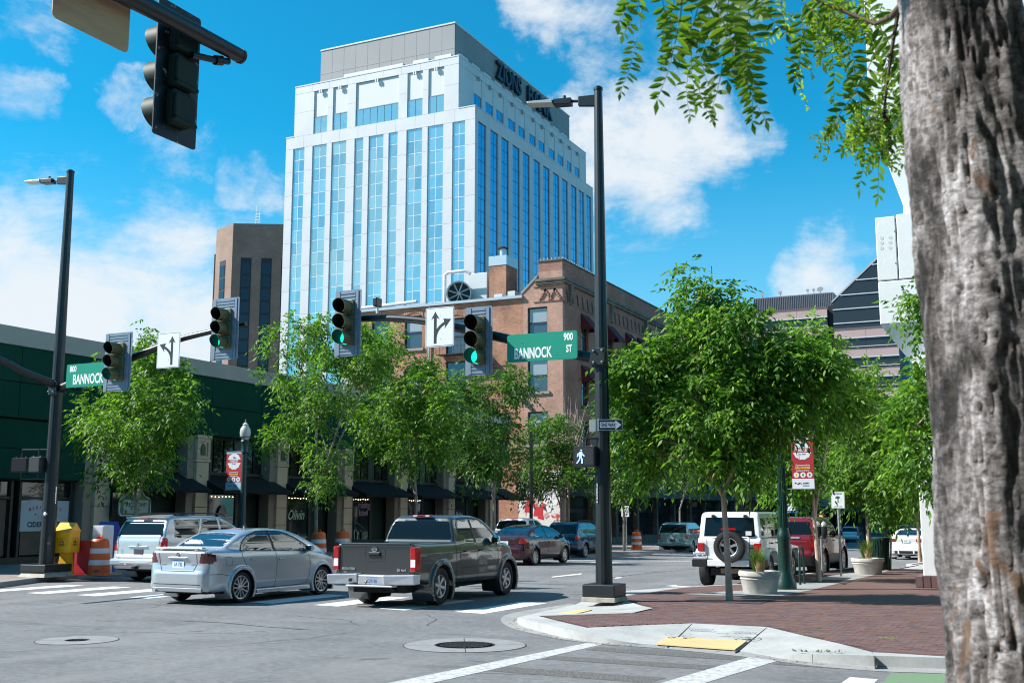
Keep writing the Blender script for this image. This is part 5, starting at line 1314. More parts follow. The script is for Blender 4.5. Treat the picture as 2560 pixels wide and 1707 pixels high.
for k, y0 in enumerate(PY):
    a = y0 + .95; b = y0 + 5.27 - .42
    if b > YE: b = YE - .1
    if b - a < 1: continue
    n = 6; w = (b - a) / n
    for i in range(n): MB().box(-.5, -.45, a + i * w + .05, a + (i + 1) * w - .05, 3.5, 4.85).build('transom_pane', DGL if i % 3 else mat('dim_transom', (.05, .07, .07), .2), gs)
    MB().box(-.55, -.4, a, b, 4.85, 4.95).box(-.55, -.40, a, b, 3.38, 3.5).build('window_frame', DKS, gs)
    # sloping black awning
    MB().add([(-.4, a - .3, 3.35), (-.4, b + .35, 3.35), (1.0, b + .35, 2.72), (1.0, a - .3, 2.72), (-.4, a - .3, 2.7), (-.4, b + .35, 2.7), (1.0, a - .3, 2.6), (1.0, b + .35, 2.6)], [(0, 3, 2, 1), (3, 6, 7, 2), (0, 4, 3), (1, 2, 5), (4, 6, 3), (5, 2, 7)]).build('awning', mat('black_awning', (.006, .007, .008), .9), gs)
    m1 = a + (b - a) * .56
    MB().box(-.5, -.45, a + .06, m1 - .06, .5, 2.68).build('shop_window', DGL, gs); MB().box(-1.6, -1.55, m1 + .1, b - .1, .05, 2.6).build('door', mat('brown_door', (.045, .035, .03), .5), gs)
    MB().box(-.55, -.4, a, b if k % 2 else m1, .0, .48).box(-.55, -.4, m1 - .05, m1 + .05, .48, 2.7).box(-1.6, -.4, m1 + .051, m1 + .12, 0, 2.7).build('window_frame', DKS, gs)
    rr = random.Random(k + 5)
    if k in (1, 2, 3, 4):
        mb = MB()
        for i in range(9): yy = a + .2 + i * (m1 - a - .4) / 8; mb.lathe([(.001, -.02), (.02, 0), (.001, .02)], 6, M=Matrix.Translation((-.43, yy, 2.5 + rr.uniform(-.02, .02))), cap0=False, cap1=False)
        mb.build('string_light', WARM, gs)
    # things on display, dim behind the glass
    mb = MB()
    for i in range(7):
        yy = a + .3 + rr.random() * (m1 - a - .8); h = rr.uniform(.3, 1.0); w = rr.uniform(.12, .4); mb.box(-.44, -.42, yy, yy + w, .52, .52 + h * .6, rr.randrange(4))
    mb.build('window_display', [mat('display_grey', (.13, .15, .15), .6), mat('display_white', (.35, .37, .36), .6), mat('display_red', (.22, .04, .03), .6), mat('display_green', (.05, .09, .06), .6)], gs)
LT1 = mat('mint_print', (.38, .55, .42), .6); LT2 = mat('mauve_print', (.35, .22, .33), .6); LT3 = mat('white_print', (.6, .62, .62), .6)
text('Olivin', .62, F_east(-.40, PY[2] + 2.1, 1.72), LT1, gs, sx=.85, bold=.01, depth=.004, shear=.35)
text('oil & vinegar taproom', .17, F_east(-.40, PY[2] + 2.3, .72), LT3, gs, depth=.003)
text('mixing', .46, F_east(-.40, PY[3] + 2.55, 2.22), LT2, gs, sx=.9, bold=.012, depth=.004); text('bowl', .46, F_east(-.40, PY[3] + 2.5, 1.83), LT2, gs, sx=.9, bold=.012, depth=.004)
text('Boise', .42, F_east(-.40, PY[5] + 2.2, 1.75), LT3, gs, sx=.9, bold=.004, depth=.003, shear=.1)
# amethyst medallion sign
ms_ = thing('lace_shop_sign', 'grey lacy medallion sign with a name band on the shop window behind the sedan', 'sign', (-31.38, PY[1] + 2.25, 1.55))
pl = []
for k in range(48):
    a = 2 * math.pi * k / 48; r = (.36 if k % 2 else .30); pl.append((r * .95 * math.cos(a), r * 1.75 * math.sin(a)))
MB().prism(pl, .02, F_east(0, 0, 0)).build('medallion', mat('lace_grey', (.34, .34, .37), .7, col2=(.16, .17, .2), nscale=14, npos=(.42, .6)), ms_)
MB().box(.021, .04, -.42, .62, -.17, .12).build('name_band', mat('lace_white', (.45, .45, .48), .7), ms_); text('A M E T H Y S T', .13, F_east(.041, .12, .01), DKT, ms_, depth=.001)
# keystone station sign
_k = on_x(335, 1284, -30.35)
ks = thing('keystone_sign', 'shaped pale green hanging sign with a mint outline behind the first left tree', 'sign', (-30.35, _k.y, _k.z))
ol = [(-.78, .0), (-.70, -.08), (.70, -.08), (.78, 0), (.80, .12), (.78, .50), (.70, .58), (.45, .66), (.28, .85), (0, .95), (-.28, .85), (-.45, .66), (-.70, .58), (-.78, .5), (-.80, .12)]
MB().prism(ol, .05, F_east(0, 0, 0)).build('sign_outline', mat('mint_outline', (.45, .62, .58), .5), ks); MB().prism([(x * .94, .42 + (z - .42) * .90) for x, z in ol], .02, F_east(.05, 0, 0)).build('sign_field', mat('dark_sign_field', (.07, .12, .11), .6), ks)
MB().box(.071, .08, -.62, .62, .02, .50).build('sign_plate', mat('pale_sign_plate', (.30, .38, .34), .6), ks)
text('KEYSTONE', .20, F_east(.082, 0, .33), DKT, ks, sx=1.0, bold=.004, depth=.001); text('STATION', .11, F_east(.082, 0, .14), DKT, ks, depth=.001); text('NEST', .12, F_east(.072, 0, .62), DKT, ks, depth=.001)
MB().cyl((.02, -.5, .6), (.02, -.5, 1.5), .012, n=5).cyl((.02, .5, .6), (.02, .5, 1.5), .012, n=5).build('hanger', SASH, ks)
mb = MB()
for k in range(5): mb.box(-9.0, -8.9 + k * .0, 41.0 + k * .45, 41.3 + k * .45, 7.97, 8.9)
cr = thing('green_roof_louvre', 'dark green louvre standing on the green building roof', 'louvre', (-32.5, 34.6, 7.97))
for k in range(4): MB().add([(0, k * .32, 0), (0, k * .32 + .3, 0), (0, k * .32 + .3, .75), (0, k * .32, .55), (-.4, k * .32, 0), (-.4, k * .32 + .3, 0), (-.4, k * .32 + .3, .75), (-.4, k * .32, .55)], [(0, 1, 2, 3), (4, 7, 6, 5), (0, 3, 7, 4), (1, 5, 6, 2), (3, 2, 6, 7)]).build('slat', GRN, cr)

# white concrete building at the right
WC = mat('board_white_concrete', (.66, .67, .65), .75, col2=(.74, .75, .73), nscale=.7, npos=(.3, .7), bump=(25, .25, .01)); speckle(WC, 60, .95, 1.04)
WCJ = mat('concrete_joint', (.16, .155, .14), .9)
wb = thing('white_concrete_building', 'white concrete building with jutting box beams over the right sidewalk', 'building', (0, 28, 0))
def jet(pts, y0, d, nm, m=WC): return MB().prism(pts, -d, F_front(0, y0, 0)).build(nm, m, wb, bevel=.02)
a = on_y(2187, 543, 28); xL = a.x
z0, z1, z2 = on_y(2190, 812, 28).z, on_y(2190, 704, 28).z, on_y(2187, 545, 28).z
jet([(xL, z0), (xL + 3.5, z0), (xL + 3.5, z1 - .012), (xL, z1 - .012)], 0, 2.6, 'concrete_block')
xm = on_y(2243, 620, 28).x
jet([(xL - .0, z1 + .012), (xm - .012, z1 + .012), (xm - .012, z2), (xL, z2)], 0, 2.6, 'concrete_block'); jet([(xm + .012, z1 + .012), (xL + 3.5, z1 + .012), (xL + 3.5, z2 + .03), (xm + .012, z2 + .03)], 0, 2.6, 'concrete_block')
jet([(xL + .05, z0 + .05), (xL + 3.4, z0 + .05), (xL + 3.4, z2 - .05), (xL + .05, z2 - .05)], .05, 2.5, 'joint_core', WCJ)
# underside bracket running back and down to the pillar
e = on_y(2292, 905, 28); xp = on_y(2325, 1250, 28).x
MB().add([(xL, 0, z0 - .002), (xL + 3.4, 0, z0 - .002), (xL + 3.4, 2.6, z0 - .002), (xL, 2.6, z0 - .002), (e.x, .6, e.z - .2), (xL + 3.4, .6, e.z - .2), (xL + 3.4, 2.2, e.z - .2), (e.x, 2.2, e.z - .2)], [(0, 3, 7, 4), (0, 4, 5, 1), (1, 5, 6, 2), (2, 6, 7, 3), (4, 7, 6, 5)]).build('bracket', WC, wb)
MB().box(e.x + .0, e.x + 3, .75, 2.1, .0, e.z - .2).build('pillar', WC, wb, bevel=.02) if False else None
pl0 = on_z(2313, 1466, .13)
px0 = pl0.x; MB().box(px0, px0 + 2.4, -.3, 1.2, .38, e.z + .1).build('pillar', WC, wb, bevel=.02)
for k in range(9): MB().box(px0 - .16 + k * .17, px0 - .01 + k * .17, -.46, -.31, .14, .38).build('base_brick', BRK1, wb)
for k in range(9): MB().box(px0 - .16, px0 - .01, -.305 + k * .17, -.155 + k * .17, .14, .38).build('base_brick', BRK1, wb)
MB().box(px0 - .0, px0 + 2.4, -.31, 1.2, .13, .379).build('base_core', JOINT, wb)
for (u, v) in ((2204, 595), (2204, 607), (2204, 620), (2225, 593), (2225, 606), (2225, 619)):
    p = on_y(u, v, 27.97); MB().lathe([(.045, -.03), (.045, .003)], 12, M=Matrix.Translation((p.x, -.0, p.z)) @ Matrix.Rotation(R(90), 4, 'X')).build('round_plug', mat('plug_concrete', (.55, .56, .55), .8), wb)
for (u, v) in ((2236, 578), (2239, 658), (2241, 738)):
    p = on_y(u, v, 27.99); MB().lathe([(.016, -.01), (.016, .008)], 8, M=Matrix.Translation((p.x, -.0, p.z)) @ Matrix.Rotation(R(90), 4, 'X')).build('tie_hole', WCJ, wb)
# upper post and the second jutting beam higher up
q = on_y(2258, 520, 29); MB().box(q.x, q.x + 3, 1.0, 2.4, z2 - .1, on_y(2258, 490, 29).z + .3).build('upper_post', WC, wb)
tl = on_y(2162, 60, 28); bl = on_y(2170, 300, 28); br = on_y(2205, 375, 28); b3 = on_y(2262, 500, 28); b4 = on_y(2300, 490, 28)
zt_ = tl.z + 3
jet([(tl.x, bl.z), (tl.x + 4.5, bl.z), (tl.x + 4.5, zt_), (tl.x, zt_)], 0, 2.6, 'concrete_block')
MB().prism([(tl.x + .02, bl.z - .01), (on_y(2198, 358, 28).x, on_y(2198, 358, 28).z), (b3.x, b3.z - .3), (b3.x + 2, b3.z - .3), (tl.x + 4.5, bl.z - .01)], -1.0, F_front(0, .2, 0)).build('haunch', WC, wb, bevel=.02)
MB().box(px0 + 1.3, 14, 1.5, 45, 0, 22).build('wall', DKS, wb)
for k in range(7): MB().box(px0 + .8, 14, 1.3, 45.2, 3.0 + k * 3.1, 4.3 + k * 3.1).build('parapet_band', WC, wb)
for k in range(8): MB().box(px0 + .82, px0 + 1.5, 2.0 + k * 6, 2.7 + k * 6, 0, 22).build('column', WC, wb)
# the rest of the junction, out of frame but mirrored in car and shop windows
ob = thing('corner_shops', 'green and white shop building across the junction, outside the photograph', 'building', (9, -45, 0))
MB().box(.3, 20, 0, 51, 0, 9).build('wall', GRN, ob); MB().box(.1, 20, -.1, 51.1, 3.6, 4.8).box(.15, 20, -.1, 51.1, 7.9, 9.1).build('white_band', WHT, ob)
for k in range(9): MB().box(.2, .29, .8 + k * 5.6, 5.4 + k * 5.6, .6, 3.2).build('shop_window', DGL, ob)
oc = thing('opposite_block', 'brown brick block behind the camera, outside the photograph', 'building', (-60, -26, 0))
MB().box(0, 66, -20, 6, 0, 13).build('wall', BRS, oc)
for k in range(14):
    for z in (1, 5, 9): MB().box(1.5 + k * 4.6, 4.4 + k * 4.6, 6.01, 6.08, z, z + 2.6).build('window', DGL, oc)
# ================================================================= signals, lamps, signs
POLE = mat('black_green_pole_paint', (.006, .010, .012), .42, 0, col2=(.010, .015, .017), nscale=3, npos=(.3, .7), coat=.12)
HSG = mat('olive_signal_housing', (.085, .090, .035), .45, col2=(.12, .125, .055), nscale=6, npos=(.3, .7))
HSGD = mat('dark_green_signal_housing', (.010, .026, .020), .6, spec=.3)
BPL = mat('blue_grey_backplate', (.16, .21, .27), .45, .35, col2=(.24, .29, .35), nscale=2.5, npos=(.3, .7))
BPLD = mat('black_backplate', (.008, .010, .014), .4, .1, col2=(.30, .29, .30), nscale=9, npos=(.62, .68), detail=3)
INB = mat('visor_inside', (.006, .008, .009), .7)
REDO = mat('unlit_red_lens', (.050, .010, .008), .25, coat=.5)
AMBO = mat('unlit_amber_lens', (.075, .030, .008), .25, coat=.5)
GRNL = mat('lit_green_lens', (.0, .40, .32), .3, emit=((.01, .80, .60), .75))
STEEL = mat('bolt_steel', (.5, .5, .52), .35, .8)
SIGNW = mat('sign_white', (.70, .73, .76), .45)
SIGNK = mat('sign_black', (.012, .016, .024), .5)
SIGNG = mat('sign_green', (.004, .26, .17), .4, col2=(.006, .24, .155), nscale=1.5, npos=(.3, .7))
SIGNT = mat('sign_white_print', (.74, .80, .78), .45)

def rrect(w, h, r, n=4, cx=0, cy=0):
    out = []
    for (sx, sy, a0) in ((1, 1, 0), (-1, 1, 90), (-1, -1, 180), (1, -1, 270)):
        for k in range(n + 1):
            a = R(a0 + 90 * k / n); out.append((cx + sx * (w / 2 - r) + r * math.cos(a), cy + sy * (h / 2 - r) + r * math.sin(a)))
    return out

def signal_head(name, label, M, W=.68, H=1.52, lit=True, group=None, hs=HSG, bp=BPL, vlen=1.0, bd=.20):
    """local frame: u right, v up, w towards the traffic it faces; origin at the middle of the backplate"""
    t = thing(name, label, 'traffic light', group=group); t.matrix_world = M
    F = Matrix.Rotation(R(90), 4, 'X')  # build with w=+z then turn so that +z -> local -y
    I = Matrix.Identity(4)
    b = MB().prism(rrect(W, H, .03), .012, I).build('backplate', bp, t)
    mb = MB()
    if bp is BPL:
        for sx in (-1, 1): mb.box(sx * (W / 2 - .10) - .035, sx * (W / 2 - .10) + .035, -H / 2 + .02, H / 2 - .02, .012, .028)
        for sy in (-1, 1):
            for k in range(3): mb.box(-W / 2 + .15, W / 2 - .15, sy * (H / 2 - .06 - k * .075) - .022, sy * (H / 2 - .06 - k * .075) + .022, .012, .024)
        mb.build('backplate_rib', bp, b, kind='stuff')
    hw, hh = W * .25, .17
    cz = (.345, 0, -.345)
    for k, c in enumerate(cz):
        s_ = MB().prism(rrect(hw * 2, hh * 2 - .012, .05, cy=c), -bd, Matrix.Translation((0, 0, -.002))).prism(rrect(hw * 2, hh * 2 - .012, .05, cy=c), .06, Matrix.Translation((0, 0, .014))).build('signal_section', hs, t, bevel=.012)
        lm = (REDO, AMBO, GRNL if lit else AMBO)[k]
        MB().lathe([(.145, .075), (.13, .095), (.08, .115), (.001, .122)], 26, M=Matrix.Translation((0, c, 0)), cap0=True, cap1=False).build('lens', lm, s_, 60)
        # tunnel visor with its lower part cut away
        mb = MB(); n = 30; ro, ri = .158, .150; prof = []
        vs = []; fs = []
        for i in range(n + 1):
            a = R(-90 + 22 + (360 - 44) * i / n); cut = .5 + .5 * math.sin(a)      # longer at the top
            Ld = vlen * (.25 + .09 * min(1, cut * 1.5))
            for (r, z) in ((ro, .07), (ro, .07 + Ld), (ri, .07 + Ld), (ri, .07)): vs.append((r * math.cos(a), c + r * math.sin(a), z))
        for i in range(n):
            for k2 in range(4): fs.append((i * 4 + k2, (i + 1) * 4 + k2, (i + 1) * 4 + (k2 + 1) % 4, i * 4 + (k2 + 1) % 4))
        mb.add(vs, fs); mb.m = [1 if j % 4 == 2 else 0 for j in range(len(mb.f))]
        mb.build('visor', [hs, INB], s_, 40)
    return t
def face_south(x, y, z): return frame((x, y, z), (1, 0, 0), (0, 0, 1))
def pole(name, label, x, y, ztop, r0, r1, base_w, base_col, arms, lumdir):
    t = thing(name, label, 'signal pole', (x, y, .13))
    MB().hexa([(-.50, -.50, 0), (.50, -.50, 0), (.5, .5, 0), (-.5, .5, 0)], [(-.40, -.40, .13), (.40, -.4, .13), (.4, .4, .13), (-.4, .4, .13)]).build('concrete_footing', base_col, t) if base_w > .42 else \
        MB().box(-.34, .34, -.34, .34, 0, .09).build('concrete_footing', base_col, t, bevel=.01)
    MB().box(-base_w, base_w, -base_w, base_w, .09 if base_w < .42 else .13, .33).build('base_cover', POLE, t, bevel=.02)
    h = ztop - .13
    n = 16; mb = MB()
    prof = [(r0 + (r1 - r0) * k / 10, .3 + (h - .3) * k / 10) for k in range(11)]
    sh = mb.lathe(prof, 16).build('shaft', POLE, t, 15)
    MB().lathe([(r1 + .012, h), (r1 + .012, h + .05), (r1 * .5, h + .09), (.01, h + .10)], 20, cap1=False).build('pole_cap', POLE, t, 40)
    return t, h
RP = on_z(1511, 1502, .13); rpx, rpy = RP.x, RP.y
zt = on_y(1497, 226, rpy).z
rp, hR = pole('signal_pole', 'tall black traffic signal pole on a square base at the near brick corner', rpx, rpy, zt, .165, .085, .33, mat('footing_concrete', (.40, .38, .33), .85, col2=(.28, .24, .19), nscale=5, npos=(.4, .7)), None, None)
LP = on_z(114, 1440, .13); lpx, lpy = LP.x, LP.y; ztl = on_y(179, 432, lpy).z
lp, hL = pole('signal_pole', 'tall black traffic signal pole beside the yellow newspaper box', lpx, lpy, ztl, .20, .10, .46, MATS['footing_concrete'], None, None)
def luminaire(t, p0, d, h, L1=.36):
    """post-top bracket and flat LED head; d unit vector of the arm"""
    d = Vector(d).normalized(); s_ = Vector((-d.y, d.x, 0)); up = Vector((0, 0, 1))
    def P(a, b, c): return tuple(Vector((0, 0, h)) + d * a + s_ * b + up * c)
    MB().hexa([P(.05, -.05, -.34), P(.42, -.05, -.30), P(.42, .05, -.30), P(.05, .05, -.34)], [P(.05, -.05, -.10), P(.42, -.05, -.10), P(.42, .05, -.10), P(.05, .05, -.10)]).build('bracket', POLE, t, bevel=.01)
    MB().cyl(P(.42, 0, -.19), P(.62, 0, -.17), .03, n=10).build('tenon', POLE, t)
    hd = MB().hexa([P(.56, -.11, -.26), P(.95, -.13, -.24), P(.95, .13, -.24), P(.56, .11, -.26)], [P(.56, -.10, -.12), P(.95, -.12, -.12), P(.95, .12, -.12), P(.56, .10, -.12)]).build('driver_housing', POLE, t, bevel=.015)
    MB().cyl(P(.72, 0, -.12), P(.72, 0, -.04), .035, n=10).build('photocell', POLE, hd)
    MB().hexa([P(.955, -.14, -.21), P(1.5, -.14, -.17), P(1.5, .14, -.17), P(.955, .14, -.21)], [P(.955, -.14, -.13), P(1.5, -.14, -.12), P(1.5, .14, -.12), P(.955, .14, -.13)]).build('light_panel', mat('luminaire_grey', (.50, .50, .46), .35, .3), t, bevel=.01)
luminaire(rp, None, (-1, -.15, 0), hR); luminaire(lp, None, (-1, -.12, 0), hL)
# arms: real tubes through measured points of the arm plane
def arm(name, label, pts, r0, r1, parent_pole, group=None):
    P = [Vector(p) for p in pts]; out = []
    # Catmull-Rom smoothing
    for i in range(len(P) - 1):
        a = P[max(i - 1, 0)]; b = P[i]; c = P[i + 1]; d = P[min(i + 2, len(P) - 1)]
        for k in range(5):
            t = k / 5; out.append(.5 * ((2 * b) + (-a + c) * t + (2 * a - 5 * b + 4 * c - d) * t * t + (-a + 3 * b - 3 * c + d) * t * t * t))
    out.append(P[-1]); n = len(out)
    o = Vector(parent_pole.location)
    return MB().tube([q - o for q in out], [r0 + (r1 - r0) * k / (n - 1) for k in range(n)], 14).build('mast_arm', POLE, parent_pole, 60)
ya = rpy
armR = [(rpx - .1, ya, 4.86), (-8.31, ya, 4.92), (-10.06, ya, 5.40), (-11.25, ya, 5.72), (-11.94, ya, 5.90), (-12.82, ya, 6.03), (-13.64, ya, 6.08), (-14.0, ya, 6.09)]
arm('mast_arm', '', armR, .115, .065, rp)
yl = lpy
armL = [(lpx + .05, yl, 5.18), (-22.9, yl, 5.62), (-22.02, yl, 5.86), (-21.12, yl, 6.09), (-20.31, yl, 6.28), (-19.24, yl, 6.42), (-18.12, yl, 6.54)]
arm('mast_arm', '', armL, .12, .06, lp)
arm('mast_arm', '', [(lpx, lpy + .1, 5.26), (lpx, 21.2, 5.52), (lpx, 20.3, 5.78), (lpx, 17, 6.3), (lpx, 14, 6.5)], .12, .07, lp)
# clamp plates with bolts
for (t, zc, s_) in ((rp, on_y(1485, 895, rpy).z, -1), (lp, 5.22, 1)):
    z = zc - .13
    mb = MB().prism([(-.20 if s_ < 0 else -.13, -.17), (.13 if s_ < 0 else .20, -.17), (.13, .17), (-.13, .17)], .04, F_front(0, -.155, z)); pl_ = mb.box(-.15, .15, -.155, .155, z - .2, z - .17).build('clamp_plate', POLE, t, bevel=.006)
    for (a, b) in ((-.09, .12), (.09, .12), (-.09, -.11), (.09, -.11)): MB().cyl((a, -.195, z + b), (a, -.235, z + b), .022, n=6).build('bolt', STEEL, pl_)

ys = rpy - .30
def sig_at(px0, py0, px1, py1, y, label, grp):
    a = on_y(px0, py0, y); b = on_y(px1, py1, y); c = (a + b) / 2
    return signal_head('traffic_light', label, face_south(c.x, y, c.z), W=(b.x - a.x), H=a.z - b.z, group=grp), c
GRP = 'green traffic lights over the street'
for (q, y, lab, arm_y) in (((1165, 770, 1231, 936), ys, 'green traffic light between the up-and-right arrow sign and the 900 street sign', ya), ((840, 729, 901, 888), ys, 'green traffic light at the tip of the right-hand mast arm', ya),
              ((533, 749, 594, 897), lpy - .32, 'green traffic light at the tip of the left-hand mast arm', yl), ((266, 835, 325, 976), lpy - .32, 'green traffic light beside the 800 street sign', yl)):
    t, c = sig_at(*q, y, lab, GRP)
    MB().box(-.05, .05, -.30, .30, -.26, -.20).box(-.03, .03, -.04, .04, -(arm_y - y) + .02, -.20).build('arm_bracket', POLE, t)
# signs
def flat_sign(name, label, cat, M, w, h, border, field, r=.04, group=None, margin=.012, inset=.014, line=None):
    t = thing(name, label, cat, group=group); t.matrix_world = M
    MB().prism(rrect(w, h, r), -.006, Matrix.Identity(4)).build('sign_plate', border, t)
    if line: MB().prism(rrect(w - margin * 2, h - margin * 2, r * .8), .0015, Matrix.Identity(4)).build('border_line', line, t); z = .0016
    else: z = 0
    MB().prism(rrect(w - margin * 2 - inset * 2 * (1 if line else 0), h - margin * 2 - inset * 2 * (1 if line else 0), r * .7), .0015, Matrix.Translation((0, 0, z))).build('sign_field', field, t)
    return t
def sign_quad(c4, y):
    P = [on_y(a, b, y) for a, b in c4]; c = sum(P, Vector()) / 4; w = ((P[1] - P[0]).length + (P[3] - P[2]).length) / 2; h = ((P[2] - P[0]).length + (P[3] - P[1]).length) / 2
    return c, w, h
yS = rpy - .22
c, w, h = sign_quad([(1266.7, 838.5), (1442.7, 824.5), (1269, 907), (1444, 896)], yS)
s1 = flat_sign('street_sign', 'green 900 block street name sign on the right-hand mast arm', 'street sign', face_south(c.x, yS, c.z), w, h, SIGNG, SIGNG, .05)
I4 = Matrix.Identity(4)
def tx(body, size, u, v, m, parent, sx=.72, bold=.006, z=.004, align='CENTER', **k): return text(body, size, Matrix.Translation((u, v, z)), m, parent, sx=sx, bold=bold, depth=.001, align=align, **k)
tx('BANNOCK', .30, -.20, -.125, SIGNT, s1, .56, .009); tx('ST', .20, .60, -.08, SIGNT, s1, .60, .007); tx('900', .20, .585, .16, SIGNT, s1, .68, .007)
for (u, v) in ((-.45, .12), (.32, -.17)): MB().cyl((u, v, 0), (u, v, .01), .009, n=8).build('rivet', STEEL, s1)
MB().box(-.03, .03, -.1, .1, -.2, -.006).build('arm_bracket', POLE, s1)
yS2 = lpy - .24
c, w, h = sign_quad([(166.5, 911), (266, 905), (166.5, 969.5), (266, 963)], yS2)
s2 = flat_sign('street_sign', 'green 800 block street name sign beside the left signal pole', 'street sign', face_south(c.x + .05, yS2, c.z), w + .12, h, SIGNG, SIGNG, .05)
tx('BANNOCK', .37, .02, -.12, SIGNT, s2, .60, .010); tx('800', .22, -.54, .18, SIGNT, s2, .75, .007)
MB().box(-.03, .03, -.1, .1, -.24, -.006).build('arm_bracket', POLE, s2)
def arrow_sign(c4, y, label, flip):
    c, w, h = sign_quad(c4, y); t = flat_sign('lane_control_sign', label, 'lane sign', face_south(c.x, y, c.z), w, h, SIGNW, SIGNW, .035, line=SIGNK, margin=.014, inset=.010, group='lane arrow signs')
    s_ = -1 if flip else 1; k = h / .86; W_ = w / .68
    def pz(pts): return [(s_ * x * W_, y_ * k) for x, y_ in pts]
    mb = MB(); M = Matrix.Translation((0, 0, .0034))
    x0 = -.105
    mb.prism(pz([(x0 - .033, -.36), (x0 + .033, -.36), (x0 + .033, .22), (x0 - .033, .22)]), .0015, M)
    mb.prism(pz([(x0 - .10, .17), (x0 - .033, .205), (x0 + .033, .205), (x0 + .10, .17), (x0, .34)]), .0015, Matrix.Translation((0, 0, .0036)))
    # curved branch
    A = (x0 + .0, -.28); outp = []; inp = []
    for i in range(11):
        tt = i / 10; bx = (1 - tt) ** 2 * x0 + 2 * (1 - tt) * tt * (x0 + .01) + tt * tt * (.14); by = (1 - tt) ** 2 * -.26 + 2 * (1 - tt) * tt * -.02 + tt * tt * .085
        dx = 2 * (1 - tt) * .01 + 2 * tt * (.13); dy = 2 * (1 - tt) * .24 + 2 * tt * .105; l = math.hypot(dx, dy); outp.append((bx - dy / l * .032, by + dx / l * .032)); inp.append((bx + dy / l * .032, by - dx / l * .032))
    for i in range(10): mb.prism(pz([outp[i], outp[i + 1], inp[i + 1], inp[i]]), .0015, Matrix.Translation((0, 0, .0038 + i * .00002)))
    mb.prism(pz([(.12, -.04), (.135, .05), (.105, .118), (.085, .175), (.27, .155)]), .0015, Matrix.Translation((0, 0, .0042)))
    mb.build('arrow_print', SIGNK, t)
    for v in (.25, -.25): MB().cyl((.02, v, 0), (.02, v, .01), .007, n=6).build('rivet', STEEL, t)
    MB().box(-.03, .03, -.1, .1, -.24, -.006).build('arm_bracket', POLE, t)
arrow_sign([(1064, 770), (1136, 766), (1064, 869), (1134, 864)], yS, 'white lane sign with a straight arrow and a branch to the right', False)
arrow_sign([(393, 833), (449.5, 831), (393, 921), (449.5, 918)], yS2, 'white lane sign with a straight arrow and a branch to the left', True)
# detector camera on the right arm
p = on_y(943, 785, rpy); dc = thing('detector_camera', 'small black detector camera standing on the right-hand mast arm', 'camera', (p.x, rpy, p.z + .06))
MB().cyl((0, 0, -.05), (0, 0, .10), .03, n=8).build('mount', SIGNW, dc); MB().box(-.05, .05, -.12, .12, .10, .30).build('camera_body', POLE, dc, bevel=.02)

# pedestrian heads
MESH = mat('ped_face_mesh', (.006, .009, .013), .6)
LEDW = mat('led_walk_white', (.6, .75, 1), .5, emit=((.28, .50, 1.0), .75))
def ped_head(name, label, M, walk, w=.42, h=.42, group=None):
    t = thing(name, label, 'pedestrian signal', group=group); t.matrix_world = M
    MB().prism(rrect(w, h, .035), -.18, I4).build('case', POLE, t, bevel=.012)
    MB().prism(rrect(w - .02, h - .02, .03), .03, Matrix.Translation((0, 0, .001))).build('hood', POLE, t)
    MB().prism(rrect(w - .06, h - .06, .02), .003, Matrix.Translation((0, 0, .032))).build('face_grid', MESH, t)
    for sx in (-.14, .14): MB().cyl((sx, h / 2, -.05), (sx, h / 2 + .03, -.05), .014, n=6).build('latch', STEEL, t)
    if walk:
        mb = MB(); z = .037
        dots = []
        def ln(a, b, w_=2):
            n = max(2, int(math.hypot(b[0] - a[0], b[1] - a[1]) / .016))
            for i in range(n + 1):
                t_ = i / n; x = a[0] + (b[0] - a[0]) * t_; y = a[1] + (b[1] - a[1]) * t_
                for k in range(w_): dots.append((x + k * .013 - .006 * (w_ - 1), y))
        ln((.0, .125), (.012, .115)); ln((-.002, .085), (-.012, .0), 4); ln((.0, .075), (-.055, .05)); ln((-.055, .05), (-.065, .0)); ln((.01, .075), (.035, .035)); ln((.035, .035), (.06, .01)); ln((-.01, .0), (.02, -.05)); ln((.02, -.05), (.02, -.13)); ln((-.015, .0), (-.03, -.06)); ln((-.03, -.06), (-.075, -.125))
        for x, y in dots: mb.box(x * 1.1 - .055 - .006, x * 1.1 - .055 + .006, y - .006, y + .006, z - .002, z + .006)
        mb.build('walking_figure', LEDW, t)
    return t
c = (on_y(1436.5, 1116, rpy - .25) + on_y(1490, 1166, rpy - .25)) / 2
ph = ped_head('pedestrian_signal', 'black pedestrian signal showing a white walking figure on the near pole', face_south(c.x, rpy - .3, c.z), True, .46, .40)
MB().tube([(0, .2, -.1), (0, .36, -.1), (.3, .36, -.2)], .022, 8).tube([(0, -.2, -.1), (0, -.34, -.1), (.3, -.34, -.2)], .022, 8).build('bracket', POLE, ph)
ph2 = ped_head('pedestrian_signal', 'black pedestrian signal seen from its side against the near pole', frame((rpx - .13, rpy + .02, c.z), (0, 1, 0), (0, 0, 1)), False, .30, .40)
c = on_y(52.5, 1162, lpy - .2)
q1 = ped_head('pedestrian_signal', 'outer black pedestrian signal hanging left of the left pole', frame((c.x, lpy - .25, c.z), (.95, .3, 0), (0, 0, 1)), False, .48, .40)
MB().tube([(0, .2, -.1), (0, .42, -.1), (1.0, .42, -.15)], .022, 8).tube([(0, -.2, -.1), (0, -.38, -.1), (1.0, -.38, -.15)], .022, 8).build('bracket', POLE, q1)
q2 = ped_head('pedestrian_signal', 'inner black pedestrian signal close against the left pole', frame((c.x + .62, lpy - .28, c.z + .0), (.99, -.1, 0), (0, 0, 1)), False, .46, .42)
MB().tube([(0, .2, -.1), (0, .42, -.1)], .022, 8).tube([(0, -.2, -.1), (0, -.38, -.1)], .022, 8).build('bracket', POLE, q2)
